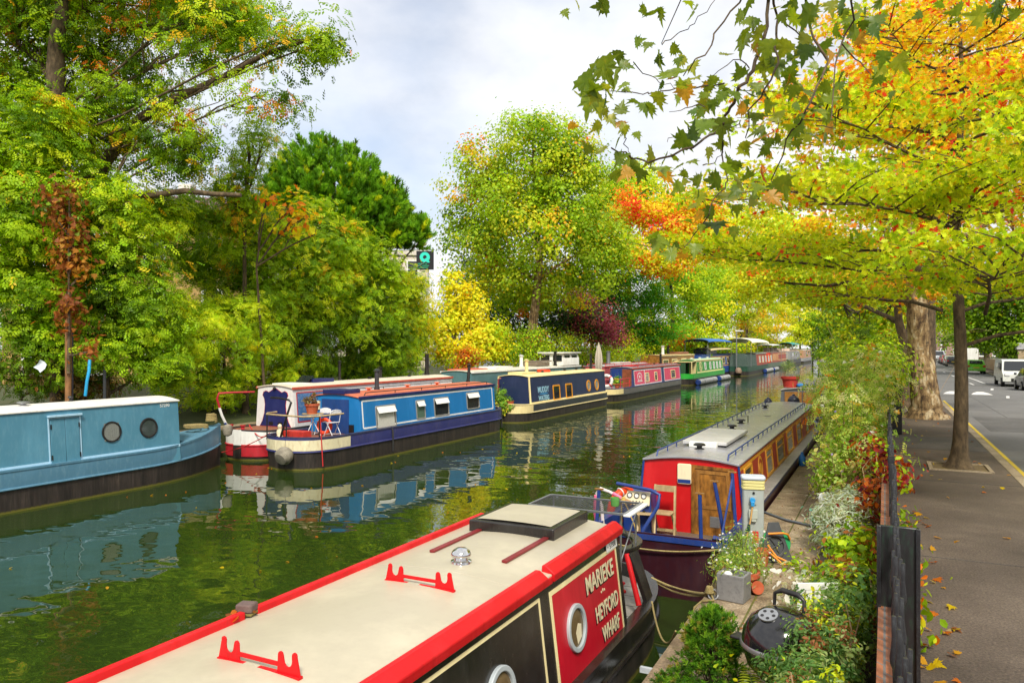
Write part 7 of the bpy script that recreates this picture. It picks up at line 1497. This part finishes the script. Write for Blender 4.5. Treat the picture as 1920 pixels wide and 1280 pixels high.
# fallen leaves and floating leaves
rng = np.random.default_rng(101)
def litter(name, n, xr, yr, z, pal, size, shape=MAPLE, pw=1.0):
    P = np.stack([xr[0] + (xr[1] - xr[0]) * rng.random(n) ** pw, rng.uniform(*yr, n), z + .012 * rng.random(n)], 1); N = np.array((0, 0, 1.)) + .3 * rng.normal(size=(n, 3))
    o = leaves(name, P, N, size * (.6 + .8 * rng.random(n)), pick(pal, n, rng), MATS['leaf'], None, shape, rng=rng, gain=.95); o['kind'] = 'stuff'; return o
LP = [(3, YE), (3, OY), (2, OR), (2, BRN), (1, (.4, .3, .12))]
tag(litter('fallen_leaves', 330, (.14, .62), (3, 14), 1.165, LP, .08, pw=3.4), 'yellow and orange fallen leaves heaped along the wall foot on the pavement', 'leaves', None, 'stuff')
tag(litter('scattered_leaves', 70, (.3, 2.4), (4, 40), 1.162, LP, .07), 'few scattered fallen leaves on the pavement', 'leaves', None, 'stuff')
tag(litter('towpath_litter', 420, (-2.0, -.95), (4, 30), .755, [(3, BRN), (2, (.2, .15, .05)), (2, G2), (1, YE)], .04, LENS, .5), 'small dead leaves and moss bits on the towpath', 'leaves', None, 'stuff')
tag(litter('floating_leaves', 90, (-18, -5), (4, 30), .004, [(3, YE), (3, OR), (2, OY)], .075, LENS), 'orange and yellow leaves floating on the canal', 'leaves', None, 'stuff')
tag(litter('roof_leaves', 12, (-4.62, -4.46), (4.2, 4.55), 1.79, [(1, OR), (1, BRN)], .06, LENS), 'few orange leaves caught beside the red roof rail gap', 'leaves', None, 'stuff')
# --- overhanging plane branch near the camera, hanging from a tree beside the pavement behind the camera
def overhang():
    rng = np.random.default_rng(111); root = Vector((1.9, -1.2, 1.15)); t = thing('plane_tree', 'plane tree branch with large lobed leaves hanging into the top right of the picture', 'tree', root, 0, None)
    def Q(pts, Z): return [W(x, y, Z + .25 * math.sin(i * 1.3)) for i, (x, y) in enumerate(pts)]
    z = lambda pts: [(1060 + x / 2.667, y / 2.667) for x, y in pts]
    main = [(Q(z([(1010, -160), (1020, 0), (1000, 210), (930, 350), (880, 440), (820, 530), (790, 610), (720, 680), (640, 730), (540, 775), (420, 815), (330, 790), (230, 740)]), 4.7), .022), (Q(z([(950, -160), (870, 10), (760, 170), (720, 260), (640, 310), (590, 380)]), 4.9), .012),
            (Q(z([(1010, -160), (1060, 100), (1050, 220), (1070, 310), (1000, 450), (920, 550), (900, 690)]), 4.5), .014), (Q(z([(1150, -160), (1220, 130), (1310, 310), (1250, 440), (1200, 560), (1110, 700), (1030, 900)]), 4.4), .014),
            (Q(z([(790, 610), (780, 770), (815, 900), (770, 960), (720, 1060)]), 4.6), .009), (Q(z([(720, 1060), (640, 1180), (580, 1260)]), 4.8), .006), (Q(z([(790, 420), (650, 440), (560, 440), (430, 470), (370, 470), (250, 460), (160, 450)]), 5.0), .008),
            (Q(z([(480, 220), (560, 180), (620, 130), (700, 60), (760, -40)]), 5.0), .005), (Q(z([(340, 320), (420, 385), (500, 420), (560, 440)]), 5.0), .005), (Q(z([(1100, 130), (1220, 200), (1310, 310)]), 4.4), .006), (Q(z([(1450, -60), (1400, 170), (1340, 330), (1330, 600)]), 4.3), .01),
            (Q(z([(1390, 220), (1480, 310), (1530, 400)]), 4.2), .006), (Q(z([(1000, 450), (1050, 560), (1060, 650)]), 4.5), .005), (Q(z([(930, 350), (830, 290), (740, 380)]), 4.8), .006), (Q(z([(700, 520), (600, 540), (520, 560)]), 4.8), .005), (Q(z([(640, 730), (560, 680), (510, 710)]), 4.8), .005),
            (Q(z([(680, 830), (740, 810), (790, 760)]), 4.6), .005), (Q(z([(880, 600), (830, 640), (780, 630)]), 4.6), .004), (Q(z([(300, 680), (300, 740), (330, 790)]), 4.8), .004), (Q(z([(1250, 640), (1340, 640), (1360, 540)]), 4.3), .005)]
    m = MB()
    for pts, r in main:
        dense = []
        for i in range(len(pts) - 1):
            for k in range(3): dense.append(pts[i].lerp(pts[i + 1], k / 3) + Vector(rng.normal(size=3)) * .008)
        dense.append(pts[-1]); m.tube([p - root for p in dense], [.55 * r * (1 - .7 * i / (len(dense) - 1)) + .0012 for i in range(len(dense))], 6)
    hub = W(1500, -420, 4.2)
    for pts, r in main[:4] + [main[10], main[7]]: m.tube([pts[0] - root, pts[0].lerp(hub, .5) + Vector((0, 0, .12)) - root, hub - root], [r * .55, r * 1.2, r * 2.5], 7)
    m.build('branches', MATS['bark'], t, smooth=60)
    m = MB(); m.tube([Vector((0, 0, 0)), Vector((.02, .1, 1.5)), Vector((0, .2, 3.5)), (hub - root) * .75 + Vector((0, 0, .6)), hub - root], [.3, .22, .17, .1, .065], 12); m.build('trunk', MATS['bark_plane'], t, smooth=60)
    # leaf positions: clusters read along the twigs
    cl = z([(60, 20), (180, 30), (440, 60), (480, 80), (640, 60), (620, 20), (410, 230), (470, 300), (300, 325), (150, 330), (200, 350), (110, 420), (60, 470), (150, 440), (250, 400), (290, 430), (210, 450), (120, 520), (170, 540), (280, 540), (340, 510), (430, 550), (160, 640), (110, 740), (230, 600), (180, 750), (290, 640), (270, 690), (360, 680), (260, 800), (300, 870), (370, 870), (420, 790), (330, 830), (250, 880), (480, 850), (510, 880), (570, 830),
             (550, 250), (580, 310), (520, 370), (660, 390), (600, 430), (480, 430), (640, 340), (560, 500), (600, 470), (690, 540), (710, 440), (470, 500), (660, 560), (740, 530), (870, 360), (900, 170), (940, 130), (960, 180), (890, 220), (870, 90), (920, 30), (800, 460), (850, 480), (900, 460), (960, 440), (1000, 400), (1020, 340), (1060, 330), (1090, 250), (1130, 380), (1150, 310), (1140, 460), (1020, 530), (950, 590), (880, 550), (1070, 580), (1040, 600), (960, 660), (980, 690), (940, 720), (820, 690), (780, 640), (680, 640), (580, 710), (640, 660), (720, 770), (640, 810), (800, 720), (880, 760), (820, 850), (900, 740), (850, 830), (600, 910), (560, 940), (650, 900), (590, 870), (640, 1030), (740, 930), (710, 1060), (780, 1010), (830, 1050), (860, 960), (680, 1140), (750, 1130), (800, 980), (740, 900), (870, 920), (960, 940), (990, 880), (1060, 930), (1040, 990), (1090, 930), (950, 980), (460, 1220), (550, 1230), (600, 1250), (520, 1270), (650, 1250),
             (1060, 700), (1040, 740), (1110, 720), (1160, 720), (1200, 680), (1150, 660), (1240, 680), (1300, 690), (1320, 650), (1210, 560), (1190, 500), (1270, 560), (1320, 590), (1290, 440), (1330, 480), (1400, 500), (1420, 540), (1370, 440), (1380, 380), (1200, 270), (1180, 240), (1230, 80), (1270, 130), (1210, 90), (1350, 100), (1330, 40), (1380, 40), (1420, 100), (1460, 40), (1500, 60), (1360, 160), (1440, 170), (1490, 130), (1150, 100), (1090, 90), (1110, 60), (1050, 40), (1010, 250), (1130, 20), (1260, 20), (1560, 30), (1550, 120), (1480, 200), (1580, 350), (1560, 400), (1300, 240), (1340, 270), (1240, 330), (1200, 450), (1100, 430), (1000, 300)]) + [(1790, 20), (1830, 30), (1870, 15), (1760, 10), (1640, 60), (1690, 120), (1640, 130), (1720, 30), (1655, 110), (1900, 25)]
    n = len(cl); C = np.array([tuple(W(x, y, 4.7 + rng.normal() * .28) - root) for x, y in cl]); sc = np.clip(.125 + .035 * rng.normal(size=n), .07, .2)
    extra = rng.choice(n, 90, replace=False); C = np.concatenate([C, C[extra] + rng.normal(size=(90, 3)) * .08]); sc = np.concatenate([sc, .07 + .04 * rng.random(90)]); n = len(C)
    tocam = np.array(tuple(Vector((0, 0, CZ)) - root)) - C; N = norm(tocam) * .6 + .8 * rng.normal(size=(n, 3)) + np.array((0, 0, .25)); Td = np.array((-.25, 0, -1.)) + .75 * rng.normal(size=(n, 3))
    col = pick([(5, (.085, .13, .01)), (5, (.13, .175, .012)), (3, (.2, .22, .015)), (1, (.05, .09, .015)), (1, (.36, .19, .02)), (.1, (.3, .06, .02))], n, rng) * np.exp(rng.normal(size=(n, 1)) * .15)
    lm, nt, b = newmat('plane_leaf'); at = nt.nodes.new('ShaderNodeAttribute'); at.attribute_name = 'leafcol'; n1 = noise(nt, 26, 5, .7); r1 = ramp(nt, n1.outputs['Fac'], [(.35, (.72, .8, .7)), (.6, (1, 1, 1)), (.75, (1.9, 1.15, .8))])
    c = mix(nt, 1.0, at.outputs['Color'], r1.outputs['Color'], 'MULTIPLY'); nt.links.new(c, b.inputs['Base Color']); b.inputs['Roughness'].default_value = .4; tr_ = nt.nodes.new('ShaderNodeBsdfTranslucent'); nt.links.new(mix(nt, 1.0, c, (1.5, 1.4, .5), 'MULTIPLY'), tr_.inputs['Color'])
    ms = nt.nodes.new('ShaderNodeMixShader'); ms.inputs[0].default_value = .45; nt.links.new(b.outputs[0], ms.inputs[1]); nt.links.new(tr_.outputs[0], ms.inputs[2]); nt.links.new(ms.outputs[0], nt.nodes['Material Output'].inputs['Surface'])
    leaves('crown', C, N, sc * .95, col, lm, t, MAPLE, T=Td, rng=rng, gain=1.8)
overhang()

# ================================================================== sky, sun, view
SUN_EL, SUN_AZ = math.radians(48), math.radians(150)   # azimuth clockwise from +Y: behind the camera to the right
w = bpy.data.worlds.new('World'); S.world = w; w.use_nodes = True; nt = w.node_tree; bg = nt.nodes['Background']
sky = nt.nodes.new('ShaderNodeTexSky'); sky.sky_type = 'NISHITA'; sky.sun_disc = False; sky.sun_elevation = SUN_EL; sky.sun_rotation = SUN_AZ
tc = nt.nodes.new('ShaderNodeTexCoord'); mp = nt.nodes.new('ShaderNodeMapping'); mp.inputs['Scale'].default_value = (1.1, 1.1, 2.0); mp.inputs['Location'].default_value = (1.35, .6, .15); nt.links.new(tc.outputs['Generated'], mp.inputs['Vector'])
n1 = nt.nodes.new('ShaderNodeTexNoise'); n1.inputs['Scale'].default_value = 2.1; n1.inputs['Detail'].default_value = 7; n1.inputs['Roughness'].default_value = .52; nt.links.new(mp.outputs[0], n1.inputs['Vector'])
n2 = nt.nodes.new('ShaderNodeTexNoise'); n2.inputs['Scale'].default_value = 3.4; n2.inputs['Detail'].default_value = 6; n2.inputs['Roughness'].default_value = .55; nt.links.new(mp.outputs[0], n2.inputs['Vector'])
SKYS = .1
r1 = ramp(nt, n1.outputs['Fac'], [(.34, (.45,) * 3), (.52, (1,) * 3)]); r2 = ramp(nt, n2.outputs['Fac'], [(.32, (3.9, 4.05, 4.4)), (.5, (5.2, 5.22, 5.35)), (.66, (6.0, 6.0, 5.95))])
dv = W(790, 130, 1) - Vector((0, 0, CZ)); dv.normalize()
ds = nt.nodes.new('ShaderNodeVectorMath'); ds.operation = 'DISTANCE'; ds.inputs[1].default_value = dv; nt.links.new(tc.outputs['Generated'], ds.inputs[0])
am = nt.nodes.new('ShaderNodeMath'); am.operation = 'MULTIPLY_ADD'; am.inputs[1].default_value = 1.1; nt.links.new(n1.outputs['Fac'], am.inputs[0]); nt.links.new(ds.outputs['Value'], am.inputs[2])
r1 = ramp(nt, am.outputs[0], [(.55, (.4,) * 3), (.92, (1,) * 3)])
nt.links.new(mix(nt, r1.outputs['Color'], sky.outputs[0], r2.outputs['Color']), bg.inputs['Color']); bg.inputs['Strength'].default_value = SKYS
sl = bpy.data.lights.new('sun', 'SUN'); sl.energy = 2.2; sl.angle = math.radians(12); sl.color = (1, .93, .8); so = bpy.data.objects.new('sun', sl); COL.objects.link(so)
d = Vector((math.sin(SUN_AZ) * math.cos(SUN_EL), math.cos(SUN_AZ) * math.cos(SUN_EL), math.sin(SUN_EL))); so.rotation_euler = d.to_track_quat('Z', 'Y').to_euler(); so.location = (0, 0, 40)
S.view_settings.view_transform = 'Standard'; S.view_settings.look = 'None'; S.view_settings.gamma = 1; S.view_settings.exposure = 1.0
S.render.engine = 'CYCLES'; cy = S.cycles
cy.max_bounces = 6; cy.diffuse_bounces = 3; cy.glossy_bounces = 3; cy.transmission_bounces = 2; cy.caustics_reflective = False; cy.caustics_refractive = False; cy.sample_clamp_indirect = 6
cy.use_denoising = True
try: cy.denoiser = 'OPENIMAGEDENOISE'; cy.denoising_input_passes = 'RGB_ALBEDO_NORMAL'
except Exception: pass
cy.use_adaptive_sampling = True; cy.adaptive_threshold = .015
